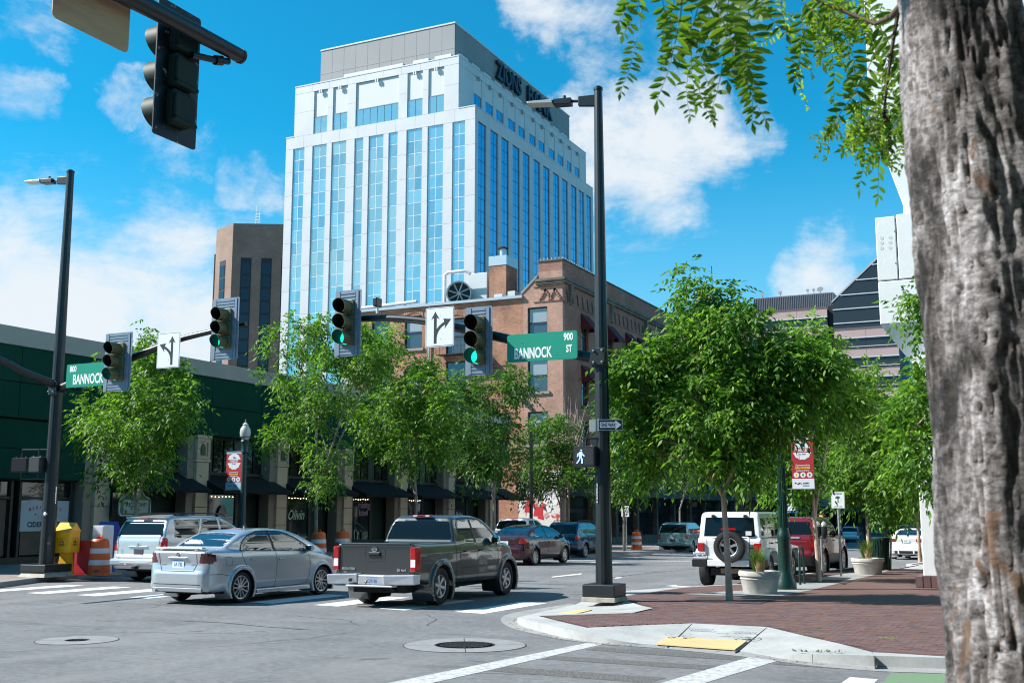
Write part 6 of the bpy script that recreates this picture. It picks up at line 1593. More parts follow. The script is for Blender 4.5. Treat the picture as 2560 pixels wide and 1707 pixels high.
# ONE WAY sign on the near pole, and back of another sign
yO = rpy - .26
c = (on_y(1503.5, 1041, yO) + on_y(1548, 1083, yO)) / 2
ow_ = flat_sign('one_way_sign', 'black and white one way arrow sign on the near signal pole', 'one way sign', frame((c.x, yO, c.z), (.93, .36, 0), (0, 0, 1)), .47, .215, SIGNW, SIGNK, .02, margin=.008)
MB().prism([(-.20, -.055), (.10, -.055), (.10, -.09), (.215, 0), (.10, .09), (.10, .055), (-.20, .055)], .0015, Matrix.Translation((0, 0, .0018))).build('arrow_field', SIGNW, ow_)
tx('ONE WAY', .10, -.045, -.0, SIGNK, ow_, .62, .002, .0045)
bk = on_y(1475, 1061, yO)
tag(MB().prism(rrect(.36, .24, .01), -.006, frame((bk.x, rpy - .05, bk.z), (.8, -.6, 0), (0, 0, 1))).build('sign_back', mat('sign_back_metal', (.16, .19, .20), .45, .5)), 'small grey metal sign seen from behind on the near pole', 'sign')
# vertical sticker strips
def strip(px, py0, py1, y, parent_lab, wd=.035):
    a = on_y(px, py0, y); b = on_y(px, py1, y); t = thing('pole_sticker', parent_lab, 'sticker', (a.x, y, b.z)); h = a.z - b.z
    MB().box(-wd / 2, wd / 2, -.002, 0, 0, h).build('film', mat('sticker_dark', (.03, .04, .045), .5), t)
    text('CITY WALK 8 TO 10', wd * 1.25, frame((0, -.003, h / 2), (0, 0, -1), (1, 0, 0)), SIGNW, t, sx=h / .36, bold=.001, depth=.0005)
strip(1492, 1208, 1254, rpy - .158, 'thin strip of white letters running down the near pole')
strip(141, 1218, 1256, lpy - .185, 'thin strip of white letters running down the left pole')
p_ = on_y(112, 1284, lpy - .2); pb = thing('push_button', 'small pale push button on the left signal pole', 'push button', (p_.x, lpy - .2, p_.z)); MB().lathe([(.05, -.04), (.05, .0), (.02, .012)], 16, M=Matrix.Rotation(R(90), 4, 'X')).build('button', SIGNW, pb, 40); MB().box(-.045, .045, .0, .06, -.07, .07).build('button_box', SIGNK, pb)

# near signal seen from behind at the top left, with its arm and the brown back of a sign
xs_ = -6.8
tip = on_x(598, 140, xs_); 
na = thing('near_mast_arm', 'black mast arm reaching in from the top left corner', 'mast arm', (xs_, 0, 0))
arm_pts = [(0, tip.y, tip.z), (0, tip.y - 1.0, tip.z - .02), (0, tip.y - 2.2, tip.z - .06), (0, tip.y - 3.8, tip.z - .16), (0, tip.y - 6.5, tip.z - .5)]
MB().tube(arm_pts, [.07, .078, .088, .10, .12], 18).build('tube', POLE, na, 60); MB().cyl((0, tip.y, tip.z), (0, tip.y + .03, tip.z), .075, n=18).build('end_cap', POLE, na)
MB().tube([(0, -.0 + tip.y - 6.5, tip.z - .5), (0, tip.y - 8.6, tip.z - .85)], .13, 14).cyl((0, tip.y - 8.6, 0), (0, tip.y - 8.6, 8.0), .20, .14, n=16).build('post', POLE, na, 60)
pa = on_x(392, 42, xs_ - .22); pb_ = on_x(503, 50, xs_ - .22); pc = on_x(494, 379, xs_ - .22); pd = on_x(381, 336, xs_ - .22)
cy_, cz_ = (pa.y + pc.y + pb_.y + pd.y) / 4, ((pa.z + pb_.z) / 2 + (pc.z + pd.z) / 2) / 2
zt_, zb_ = (pb_.z), (pc.z); cz_ = (zt_ + zb_) / 2
nh = signal_head('traffic_light', 'large traffic light seen from behind hanging at the top left', frame((xs_ - .22, (pb_.y + pd.y) / 2, cz_), (0, -1, 0), (0, 0, 1)), W=abs(pb_.y - pd.y), H=zt_ - zb_, lit=False, vlen=.62, bd=.08, hs=HSGD, bp=BPLD)
mb = MB()
for c_ in (.345, 0, -.345): mb.prism(rrect(.27, .24, .04, cy=c_), -.035, Matrix.Translation((0, 0, -.083))).prism(rrect(.30, .04, .015, cy=c_ - .14), -.05, Matrix.Translation((0, 0, -.0825)))
mb.build('section_back', HSGD, nh, bevel=.01)
MB().tube([(-.02, .17, -.14), (-.30, .22, -.17), (-.46, .26, -.20)], .032, 10).tube([(-.30, .22, -.17), (-.38, .24, -.185)], .048, 10).build('arm_bracket', POLE, nh, 60)
a_ = on_x(142, 20, xs_ - .1); b_ = on_x(325, 133, xs_ - .1); d_ = on_x(325, -5, xs_ - .1)
BRNS = mat('sign_back_bronze', (.52, .25, .14), .5, .05, col2=(.70, .44, .22), nscale=2.2, npos=(.3, .7), stretch=(1, .5, 3))
wS = b_.y - a_.y
tag(MB().prism(rrect(wS * 1.03, 1.15, .05, cy=.0), -.006, frame((xs_ - .14, (a_.y + b_.y) / 2, b_.z + .575), (0, -1, 0), (0, 0, 1))).build('sign_back', BRNS), 'bronze-brown back of a sign hanging from the mast arm at the top left', 'sign')

# street lamps
GPOLE = mat('deep_green_iron', (.003, .030, .022), .4, 0, coat=.15)
LGRN = mat('blue_green_iron', (.008, .040, .044), .45, 0, coat=.1)
GLOBE = mat('frosted_globe', (.62, .64, .62), .25, trans=.25, coat=.5)
def street_lamp(label, x, y, H, r, m, globe=True, flutes=True):
    t = thing('street_lamp', label, 'street lamp', (x, y, .13), group='green iron street lamps')
    MB().lathe([(r * 2.6, 0), (r * 2.6, .12), (r * 2.2, .2), (r * 2.15, .24), (r * 1.75, .34), (r * 1.6, .42), (r * 1.6, .5)], 28).build('base', m, t, 35)
    MB().lathe([(r * 1.55, .5), (r * 1.45, 1.05), (r * 1.62, 1.1), (r * 1.62, 1.2), (r * 1.35, 1.26), (r * 1.25, 1.36)], 28, cap0=False).build('plinth', m, t, 35)
    mb = MB(); n = 32; vs = []; K = 12
    for k in range(K + 1):
        z = 1.36 + (H - 1.36) * k / K; rr_ = r * (1.12 - .42 * k / K)
        for i in range(n): a = 2 * math.pi * i / n; q = rr_ * (1 if i % 2 else .86) if flutes else rr_; vs.append((q * math.cos(a), q * math.sin(a), z))
    fs = [(k * n + i, k * n + (i + 1) % n, (k + 1) * n + (i + 1) % n, (k + 1) * n + i) for k in range(K) for i in range(n)]
    mb.add(vs, fs); mb.build('fluted_shaft', m, t, 60)
    MB().lathe([(r * .8, H), (r * 1.3, H + .04), (r * 1.2, H + .10), (r * 1.1, H + .30), (r * 1.35, H + .38), (r * 1.45, H + .42), (r * 1.2, H + .46)], 24).build('capital', m, t, 35)
    g_ = MB().lathe([(.10, H + .46), (.17, H + .56), (.19, H + .72), (.17, H + .86), (.11, H + .94), (.09, H + .97), (.11, H + 1.0), (.03, H + 1.08), (.001, H + 1.10)], 24, cap1=False).build('globe', GLOBE, t, 50)
    MB().lathe([(.175, H + .555), (.2, H + .56), (.2, H + .58), (.175, H + .585)], 24, cap0=False, cap1=False).lathe([(.02, H + 1.08), (.03, H + 1.12), (.001, H + 1.2)], 10, cap0=False, cap1=False).build('globe_ring', m, g_)
    return t
street_lamp('green street lamp with a clear acorn globe between the left shopfronts', -25.2, 31.25, 3.73, .105, LGRN, flutes=False)
LR = on_z(1964, 1472, .13); street_lamp('deep green fluted street lamp behind the round planter', LR.x, LR.y, 4.3, .094, GPOLE)
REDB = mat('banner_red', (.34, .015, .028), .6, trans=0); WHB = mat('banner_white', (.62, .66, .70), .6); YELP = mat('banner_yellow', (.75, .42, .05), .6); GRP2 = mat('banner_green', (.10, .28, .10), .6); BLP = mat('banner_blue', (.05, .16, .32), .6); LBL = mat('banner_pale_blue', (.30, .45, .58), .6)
def banner(label, M, w, h, foot=None):
    t = thing('street_banner', label, 'banner', group='red market banners'); t.matrix_world = M
    MB().box(-w / 2, w / 2, -h / 2, h / 2, -.004, 0).build('fabric', REDB, t)
    mb = MB().box(-w / 2, w / 2, h / 2 - .05 * h, h / 2, .0005, .002).box(-w / 2, w / 2, -h / 2, -h / 2 + .19 * h, .0005, .002); mb.build('white_band', foot or WHB, t)
    pl = []
    for k in range(24):
        a = 2 * math.pi * k / 24; r = w * (.43 if k % 2 else .40); pl.append((r * math.cos(a), h * .245 + r * math.sin(a)))
    MB().prism(pl, .001, Matrix.Translation((0, 0, .001))).build('badge', WHB, t); MB().box(-w * .44, w * .44, h * .21, h * .30, .0025, .004).build('badge_band', REDB, t)
    tx('MARKET', h * .095, 0, h * .252, WHB, t, .8, .003, .0055); tx('The', h * .08, 0, h * .345, BLP, t, .9, .001, .004, shear=.3); tx('Est. 2013', h * .04, 0, h * .175, BLP, t, .9, 0, .004)
    tx('Downtown Boise', h * .05, 0, -h * .045, WHB, t, .80, .001, .004, shear=.2); tx('APRIL-DECEMBER', h * .055, 0, -h * .10, YELP, t, .70, .003, .004); tx('Saturdays on 8th Street', h * .04, 0, -h * .15, WHB, t, .66, .001, .004, shear=.2)
    for k, mm in ((-1, YELP), (0, GRP2), (1, BLP)):
        MB().lathe([(w * .125, .001), (w * .125, .002)], 20, M=Matrix.Translation((k * w * .30, -h * .235, 0))).build('picture_disc', WHB, t); MB().prism([(w * .05 * math.cos(a), w * .07 * math.sin(a)) for a in (0, .9, 1.9, 2.7, 4, 5)], .001, Matrix.Translation((k * w * .30, -h * .235, .0025))).build('disc_motif', mm, t)
    tx('SUMMIT', h * .045, w * .12, -h * .40, BLP, t, .8, .001, .004); tx('ROOFING', h * .035, w * .12, -h * .45, BLP, t, .8, .0, .004)
    MB().tube([(-w * .40 + i * w * .03, -h * .40 + .015 * h * math.sin(i * 1.0), .003) for i in range(12)], h * .008, 4).build('logo_stroke', BLP, t)
    for v in (h / 2 + .01, -h / 2 - .01): MB().cyl((-w / 2 - .12 if label.startswith('sun') else -w / 2, v, 0), (w / 2 if label.startswith('sun') else w / 2 + .12, v, 0), .012, n=6).build('banner_rod', STEEL, t)
    return t
a, b = on_y(1977, 1095, LR.y), on_y(2037, 1220, LR.y); banner('sunlit red and white market banner on the right-hand street lamp', face_south((a.x + b.x) / 2, LR.y - .02, (a.z + b.z) / 2), b.x - a.x, a.z - b.z)
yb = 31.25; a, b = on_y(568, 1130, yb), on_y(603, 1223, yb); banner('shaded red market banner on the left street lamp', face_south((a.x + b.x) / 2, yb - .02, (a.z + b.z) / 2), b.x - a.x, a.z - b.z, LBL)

# sidewalk furniture, right
PLC = mat('planter_concrete', (.40, .39, .35), .85, col2=(.50, .49, .45), nscale=3, npos=(.3, .7), bump=(30, .3, .006)); speckle(PLC, 50, .85, 1.1)
SOIL = mat('soil', (.05, .035, .025), .95)
GRS = leafmat('grass_blade', [(.05, .10, .02), (.09, .15, .03), (.13, .19, .05)], .3); STRAW = mat('straw_blade', (.42, .32, .15), .8, island=('isl', [(.40, .28, .12), (.5, .40, .2), (.3, .2, .1)]))
def planter(label, x, y, r, h, seed):
    t = thing('planter', label, 'planter', (x, y, .13), group='round concrete planters')
    MB().lathe([(r * .78, 0), (r * .82, .03), (r * .92, h * .6), (r * .94, h * .62), (r * .97, h * .66), (r * .94, h * .70), (r * .97, h * .76), (r * 1.02, h * .79), (r * 1.03, h * .92), (r * 1.0, h), (r * .90, h), (r * .88, h * .86)], 48, cap1=False).build('bowl', PLC, t, 40)
    MB().lathe([(.001, h * .88), (r * .89, h * .86)], 30, cap0=False, cap1=False).build('soil', SOIL, t)
    rg = random.Random(seed)
    for (nm, m, n, hh, sp, lean) in (('grass_tuft', GRS, 240, .62, .09, .30), ('straw_tuft', STRAW, 90, .36, .08, .12)):
        mb = MB()
        for i in range(n):
            a = rg.uniform(0, 6.283); q = rg.uniform(0, sp); bx, by = q * math.cos(a) + (.04 if nm[0] == 's' else -.04), q * math.sin(a) - (.10 if nm[0] == 's' else 0); hh_ = hh * rg.uniform(.55, 1); l = rg.uniform(0, lean); wd = .006
            a += rg.uniform(-.5, .5); dx, dy = math.cos(a) * l, math.sin(a) * l; px_, py_ = -math.sin(a) * wd, math.cos(a) * wd; z = h * .87
            mb.add([(bx - px_, by - py_, z), (bx + px_, by + py_, z), (bx + dx * .45 + px_, by + dy * .45 + py_, z + hh_ * .65), (bx + dx * .45 - px_, by + dy * .45 - py_, z + hh_ * .65), (bx + dx, by + dy, z + hh_)], [(0, 1, 2, 3), (3, 2, 4)])
        mb.build(nm, m, t, kind='stuff')
    return t
P1 = on_z(1895, 1484, .13); planter('round concrete planter with a grass tuft beside the nearest sidewalk tree', P1.x, P1.y + .2, .43, .47, 1)
P2 = on_z(2168, 1435, .13); planter('round concrete planter with a grass tuft beside the green litter bin', P2.x, P2.y + .2, .44, .44, 2)
BN = on_z(2205, 1424, .13); bn = thing('litter_bin', 'dark green slatted litter bin behind the farther planter', 'litter bin', (BN.x, BN.y, .13))
MB().lathe([(.24, .0), (.24, .9)], 24).build('liner', DKS, bn); MB().lathe([(.33, .88), (.34, .92), (.33, .96), (.2, .97)], 28).lathe([(.27, .0), (.27, .05)], 28).build('rim', GPOLE, bn, 40)
me = MB().hexa([(-.02, .26, .0), (.02, .26, .0), (.02, .27, 0), (-.02, .27, 0)], [(-.025, .32, .9), (.025, .32, .9), (.025, .33, .9), (-.025, .33, .9)]).build('slat', GPOLE, bn).data
for k in range(1, 26): inst('slat', me, bn, M=Matrix.Rotation(2 * math.pi * k / 26, 4, 'Z'))
# parking sign
PS = on_z(2103, 1440, .13); c, w, h = sign_quad([(2078, 1229), (2112, 1228), (2079, 1270), (2112, 1270)], PS.y)
s3 = thing('parking_sign', 'white parking sign with a green round emblem on a thin steel post', 'parking sign', (PS.x, PS.y, .13)); zc = c.z - .13
MB().cyl((0, 0, 0), (0, 0, zc + h / 2), .03, n=8).build('post', mat('galvanised_post', (.32, .35, .37), .45, .5), s3)
Mx = Matrix.Translation((c.x - PS.x, -.04, zc)) @ Matrix.Rotation(R(90), 4, 'X')
MB().prism(rrect(w, h, .02), -.004, Mx).build('sign_plate', SIGNW, s3); MB().prism(rrect(w - .02, h - .02, .016), .001, Mx).build('border_line', mat('sign_green_dark', (.01, .10, .06), .5), s3); MB().prism(rrect(w - .03, h - .03, .014), .001, Mx @ Matrix.Translation((0, 0, .0012))).build('sign_field', SIGNW, s3)
text('PARKING', .075, Mx @ Matrix.Translation((0, h * .36, .003)), SIGNK, s3, sx=.78, bold=.001, depth=.0005)
MB().lathe([(.095, 0), (.095, .001)], 24, M=Mx @ Matrix.Translation((0, .02, .0025))).lathe([(.085, .001), (.085, .002)], 24, M=Mx @ Matrix.Translation((0, .02, .0026))).build('emblem_disc', SIGNW, s3); MB().prism([(-.07, .03), (-.05, .075), (0, .085), (.05, .07), (.065, .03), (.02, .02), (.015, -.09), (-.01, -.09), (-.01, .01)], .001, Mx @ Matrix.Translation((0, .02, .005))).build('emblem_tree', MATS['sign_green_dark'], s3)
text('USE EXIT LANE', .04, Mx @ Matrix.Translation((0, -h * .40, .003)), SIGNK, s3, sx=.78, depth=.0005)
# twin parking meter
PM = on_z(2057, 1440, .13); pm_ = thing('parking_meter', 'grey twin-head parking meter beside the second sidewalk tree', 'parking meter', (PM.x, PM.y, .13))
MB().cyl((0, 0, 0), (0, 0, 1.0), .032, n=10).build('post', MATS['galvanised_post'], pm_)
for sx in (-.085, .085): hd_ = MB().lathe([(.04, 1.0), (.06, 1.06), (.085, 1.12), (.09, 1.3), (.085, 1.36), (.05, 1.43), (.001, 1.46)], 18, M=Matrix.Translation((sx, 0, 0)), cap1=False).build('meter_head', mat('meter_grey', (.03, .035, .04), .4, .3), pm_, 50); MB().lathe([(.088, 1.33), (.075, 1.38), (.05, 1.432), (.001, 1.465)], 18, M=Matrix.Translation((sx, -.003, .003)), cap0=False, cap1=False).build('meter_dome', mat('meter_dome', (.45, .47, .48), .3, .4), hd_, 60)
# bike rack
BK = on_z(2008, 1460, .13); tag(MB().tube([(BK.x - .02, BK.y - .25, .13), (BK.x - .02, BK.y - .25, .85), (BK.x - .02, BK.y - .2, .97), (BK.x - .02, BK.y, 1.02), (BK.x - .02, BK.y + .2, .97), (BK.x - .02, BK.y + .25, .85), (BK.x - .02, BK.y + .25, .13)], .028, 10).build('bike_rack', GPOLE, smooth=60), 'black hoop bike rack between the green lamp and the second tree', 'bike rack')
# tree grates / pits (dark squares)
for (px, py) in ((1824, 1500), (2048, 1452)):
    q = on_z(px, py, .13); sheet('tree_pit', [(q.x - .75, q.y - .65), (q.x + .75, q.y - .65), (q.x + .75, q.y + .65), (q.x - .75, q.y + .65)], .1385, mat('tree_grate', (.045, .035, .03), .9))
    tag(MB().lathe([(.17, .140), (.001, .142)], 14, M=Matrix.Translation((q.x, q.y, 0)), cap0=False, cap1=False).build('fallen_litter', mat('dry_litter', (.16, .09, .05), .9, col2=(.05, .03, .02), nscale=40)), None, None, None, 'stuff')
fl = on_z(2222, 1598, .13); mb = MB(); rr = random.Random(5)
for k in range(16):
    a = rr.uniform(0, 6.28); x, y = rr.uniform(-.11, .11), rr.uniform(-.06, .06); l = .05; z = .008 + rr.uniform(0, .02); mb.add([(x, y, z), (x + l * .5 * math.cos(a + .5), y + l * .5 * math.sin(a + .5), z + .01), (x + l * math.cos(a), y + l * math.sin(a), z), (x + l * .5 * math.cos(a - .5), y + l * .5 * math.sin(a - .5), z + .008)], [(0, 1, 2, 3)])
tag(mb.build('fallen_leaves', leafmat('fallen_leaf', [(.16, .26, .05), (.22, .34, .07)]), loc=(fl.x, fl.y, .132)), 'small clump of fresh green leaves lying on the brick paving', 'leaves')

# left sidewalk furniture
YELB = mat('yellow_box_paint', (.85, .42, .008), .4, coat=.3); REDX = mat('red_box_paint', (.36, .015, .03), .4, coat=.3); BLUX = mat('blue_box_paint', (.012, .04, .32), .4, coat=.3); WHTX = mat('white_box_paint', (.55, .60, .64), .4)
def newsbox(label, x, y, m, w, d, zb, zt, roof, ped, rz=0, logo=None):
    t = thing('newspaper_box', label, 'newspaper box', (x, y, .13), rz, 'newspaper boxes by the left pole')
    MB().box(-w / 2, w / 2, -d / 2, d / 2, zb, zt).build('cabinet', m, t, bevel=.012)
    if roof: MB().prism([(-d / 2 - .02, zt), (d / 2 + .02, zt), (0, zt + roof)], w + .04, frame((-w / 2 - .02, 0, 0), (0, 1, 0), (0, 0, 1))).build('gable_roof', m, t, bevel=.006)
    if ped:
        MB().hexa([(-w * .36, -d * .34, .0), (w * .36, -d * .34, 0), (w * .36, d * .34, 0), (-w * .36, d * .34, 0)], [(-w * .26, -d * .24, zb), (w * .26, -d * .24, zb), (w * .26, d * .24, zb), (-w * .26, d * .24, zb)]).box(-w * .4, w * .4, -d * .4, d * .4, 0, .03).build('pedestal', m, t, bevel=.008)
    MB().box(-w / 2 + .03, w / 2 - .03, -d / 2 - .004, -d / 2, zb + .05, zt - .05).build('door', m, t, bevel=.004)
    if logo:
        for M_ in (frame((0, -d / 2 - .006, (zb + zt) / 2), (1, 0, 0), (0, 0, 1)), frame((w / 2 + .003, 0, (zb + zt) / 2), (0, 1, 0), (0, 0, 1))):
            o = rrect(.27, .21, .05); inn_ = rrect(.255, .195, .045); n = len(o)
            MB().add([tuple(M_ @ Vector((*q, 0))) for q in o] + [tuple(M_ @ Vector((*q, 0))) for q in inn_], [(i, (i + 1) % n, n + (i + 1) % n, n + i) for i in range(n)]).build('logo_outline', SIGNK, t)
            text('The', .06, M_ @ Matrix.Translation((0, .055, 0)), SIGNK, t, depth=.001); text('Nifty', .075, M_ @ Matrix.Translation((0, .005, 0)), SIGNK, t, depth=.001, bold=.002, sx=.8) if False else text(logo[0], .075, M_ @ Matrix.Translation((0, .005, 0)), SIGNK, t, depth=.001, bold=.002, sx=.8)
            text(logo[1], .075, M_ @ Matrix.Translation((0, -.06, 0)), SIGNK, t, depth=.001, bold=.002, sx=.8)
    return t
def gz(px, py): q = on_g(px, py, .13); return q.x, q.y
x, y = gz(163, 1438); newsbox('yellow newspaper box with a gabled top on a pedestal', x, y, YELB, .46, .50, .62, 1.18, .25, True, R(14), ('Thrifty', 'Nickel'))
x, y = gz(207, 1436); newsbox('dark red cabinet between the yellow box and the barrel', x + .05, y + .10, REDX, .50, .5, .0, .93, 0, False, R(5))
x, y = gz(243, 1430); newsbox('blue gabled newspaper box behind the striped barrel', x, y + .35, BLUX, .5, .5, .70, 1.20, .24, True, R(25))
x, y = gz(276, 1434); wbx = newsbox('tall white newspaper cabinet beside the silver wagon', x - .10, y - .25, WHTX, .36, .45, .02, 1.34, 0, False, R(8))
ORG = mat('barrel_orange', (.72, .13, .02), .5, col2=(.62, .10, .02), nscale=3, npos=(.3, .7)); REF = mat('reflective_white', (.60, .63, .68), .35)
def drum(label, x, y, z=.13, s=1.0):
    t = thing('traffic_barrel', label, 'traffic barrel', (x, y, z), group='orange striped barrels')
    hs_ = [(0, .06, .34, .31), (.06, .28, .31, .295), (.28, .42, .30, .288), (.42, .60, .285, .275), (.60, .74, .278, .267), (.74, .92, .262, .25), (.92, 1.0, .25, .19)]
    for k, (a, b, r0, r1) in enumerate(hs_):
        MB().lathe([(r0 * s, a * s), (r0 * s * .998, a * s + .01), (r1 * s, b * s)], 30).build('white_stripe' if k in (2, 4) else 'orange_stripe', REF if k in (2, 4) else ORG, t, 40)
    MB().tube([(-.11, 0, .98 * s), (-.07, 0, 1.07 * s), (.07, 0, 1.07 * s), (.11, 0, .98 * s)], .018, 8).build('handle', ORG, t)
    return t
x, y = gz(247, 1436); d1 = drum('large orange and white striped barrel beside the newspaper boxes', x + .03, y - .05, s=.98)
text('362-', .09, frame((.2, -.25, .12), (.8, .6, 0), (0, 0, 1)), SIGNK, d1, bold=.002, depth=.001)
x, y = gz(1592, 1373); drum('orange striped barrel on the far kerb corner by the one way sign', x, y, .13 + fall(y))
q = on_x(797, 1340, -24.3); drum('orange barrel half hidden behind the silver sedan bonnet', q.x, q.y, .13); 
q = on_x(857, 1340, -24.3); drum('orange barrel half hidden behind the tailgate of the grey pickup', q.x, q.y, .13)
# far ONE WAY sign
x, y = gz(1567, 1372); s4 = thing('one_way_sign', 'small white one way sign on a post at the far kerb corner', 'one way sign', (x, y, .13 + fall(y)))
c, w, h = sign_quad([(1554, 1264), (1573, 1264), (1554, 1291), (1573, 1291)], y); MB().cyl((0, 0, 0), (0, 0, c.z - .13 + .2), .03, n=8).build('post', MATS['galvanised_post'], s4)
Mx = Matrix.Translation((c.x - x, -.04, c.z - .13 - fall(y))) @ Matrix.Rotation(R(90), 4, 'X'); MB().prism(rrect(w, h, .02), -.004, Mx).build('sign_plate', SIGNW, s4)
text('ONE', .17, Mx @ Matrix.Translation((0, h * .30, .003)), SIGNK, s4, sx=.8, bold=.004, depth=.001); text('WAY', .17, Mx @ Matrix.Translation((0, 0, .003)), SIGNK, s4, sx=.8, bold=.004, depth=.001); MB().prism([(-.12, -.16), (.05, -.16), (.05, -.12), (.16, -.19), (.05, -.25), (.05, -.21), (-.12, -.21)], .002, Mx @ Matrix.Translation((0, 0, .002))).build('arrow_print', SIGNK, s4)
tp = on_x(1328, 1300, -25.0); t5 = thing('dark_pole', 'plain dark pole standing before the red and white mural', 'pole', (tp.x, tp.y, .13)); MB().cyl((0, 0, 0), (0, 0, 6.0), .10, .08, n=12).build('shaft', POLE, t5)
# far red signals under the trees
REDL2 = mat('lit_red_lens', (.6, .03, .02), .3, emit=((1, .05, .02), 7))
for i, (px, py) in enumerate(((2136, 1210), (2225, 1204), (2052, 1289))):
    q = on_y(px, py, 100); t = thing('far_traffic_light', ['far red traffic light glowing under the trees left of centre', 'far red traffic light glowing near the right pillar', 'lowest far red light above the red vehicle'][i], 'traffic light', (q.x, 100, q.z), group='far red traffic lights')
    MB().box(-.17, .17, 0, .25, -.85, .25).build('housing', POLE, t); MB().lathe([(.14, 0), (.001, .04)], 14, M=Matrix.Rotation(R(90), 4, 'X'), cap1=False).build('lens', REDL2, t); MB().cyl((0, .12, .2), (0, .12, 1.2), .04, n=6).cyl((-3 if i < 2 else 0, .12, 1.2), (3 if i < 2 else .1, .12, 1.2), .05, n=6).build('arm', POLE, t)
# the blue and white banner sign far down
q = on_y(1977, 1258, 80); t = thing('vote_banner', 'small blue and white hanging sign behind the green lamp', 'banner', (q.x, 80, q.z)); MB().box(-.42, .42, 0, .05, -.65, .75).build('panel', mat('sign_blue', (.02, .12, .50), .5), t); MB().box(-.3, .3, -.01, -.001, -.5, .1).build('white_block', SIGNW, t); MB().cyl((-.9, .1, -6.2), (-.9, .1, 3), .09, n=8).build('post', GPOLE, t)
# ================================================================= trees
LEAF = leafmat('ash_leaf', [(.032, .092, .014), (.060, .150, .018), (.104, .220, .024), (.185, .310, .036)], .36)
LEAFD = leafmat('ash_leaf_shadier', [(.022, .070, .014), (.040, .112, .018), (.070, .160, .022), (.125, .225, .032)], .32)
BARK = mat('street_tree_bark', (.16, .14, .12), .9, col2=(.28, .25, .22), nscale=9, npos=(.35, .65), bump=(30, .8, .01))
BARKR = mat('pink_grey_bark', (.34, .24, .18), .9, col2=(.50, .39, .32), nscale=7, npos=(.35, .65), bump=(30, .8, .01), stretch=(1, 1, .5))
def unit(v): return v / np.maximum(np.linalg.norm(v, axis=-1, keepdims=True), 1e-9)
def compound_leaves(rng, centers, n_per, spread, leaf_len, nl=3, size=.085, droop=.55, outward=None):
    """centers (k,3) -> leaflet quads of pinnate leaves hung round each centre"""
    k = len(centers); n = k * n_per
    base = np.repeat(centers, n_per, 0) + rng.normal(0, 1, (n, 3)) * spread * np.array([1, 1, .8])
    out = np.repeat(outward, n_per, 0) if outward is not None else rng.normal(0, 1, (n, 3))
    d = unit(out * .8 + rng.normal(0, .75, (n, 3)) + np.array([0, 0, .10]))
    side = unit(np.cross(d, np.array([0, 0, 1.0]) + rng.normal(0, .35, (n, 3)))); up = np.cross(side, d)
    Ls = leaf_len * rng.uniform(.7, 1.15, n)
    V = []
    specs = [(i, s) for i in range(nl) for s in (-1, 1)] + [(nl, 0)]
    for (i, s) in specs:
        t = (i + .9) / (nl + .9); p = base + d * (Ls * t)[:, None] - np.array([0, 0, 1.0]) * (droop * Ls * t * t)[:, None]
        ax = unit(d * (.55 if s else 1.0) + side * s * .85 + rng.normal(0, .16, (n, 3)) - np.array([0, 0, 1]) * (.35 + .55 * droop))
        wv = unit(np.cross(ax, up) + rng.normal(0, .25, (n, 3))); l = (size * rng.uniform(.75, 1.2, n) * (1.0 if s else 1.15))[:, None]; w = l * .21
        sag = -np.array([0, 0, 1.0]) * l * .10
        V.append(np.stack([p, p + ax * l * .42 + wv * w, p + ax * l + sag, p + ax * l * .42 - wv * w], 1))
    V = np.concatenate(V).reshape(-1, 3); F = np.arange(len(V)).reshape(-1, 4)
    return V, F
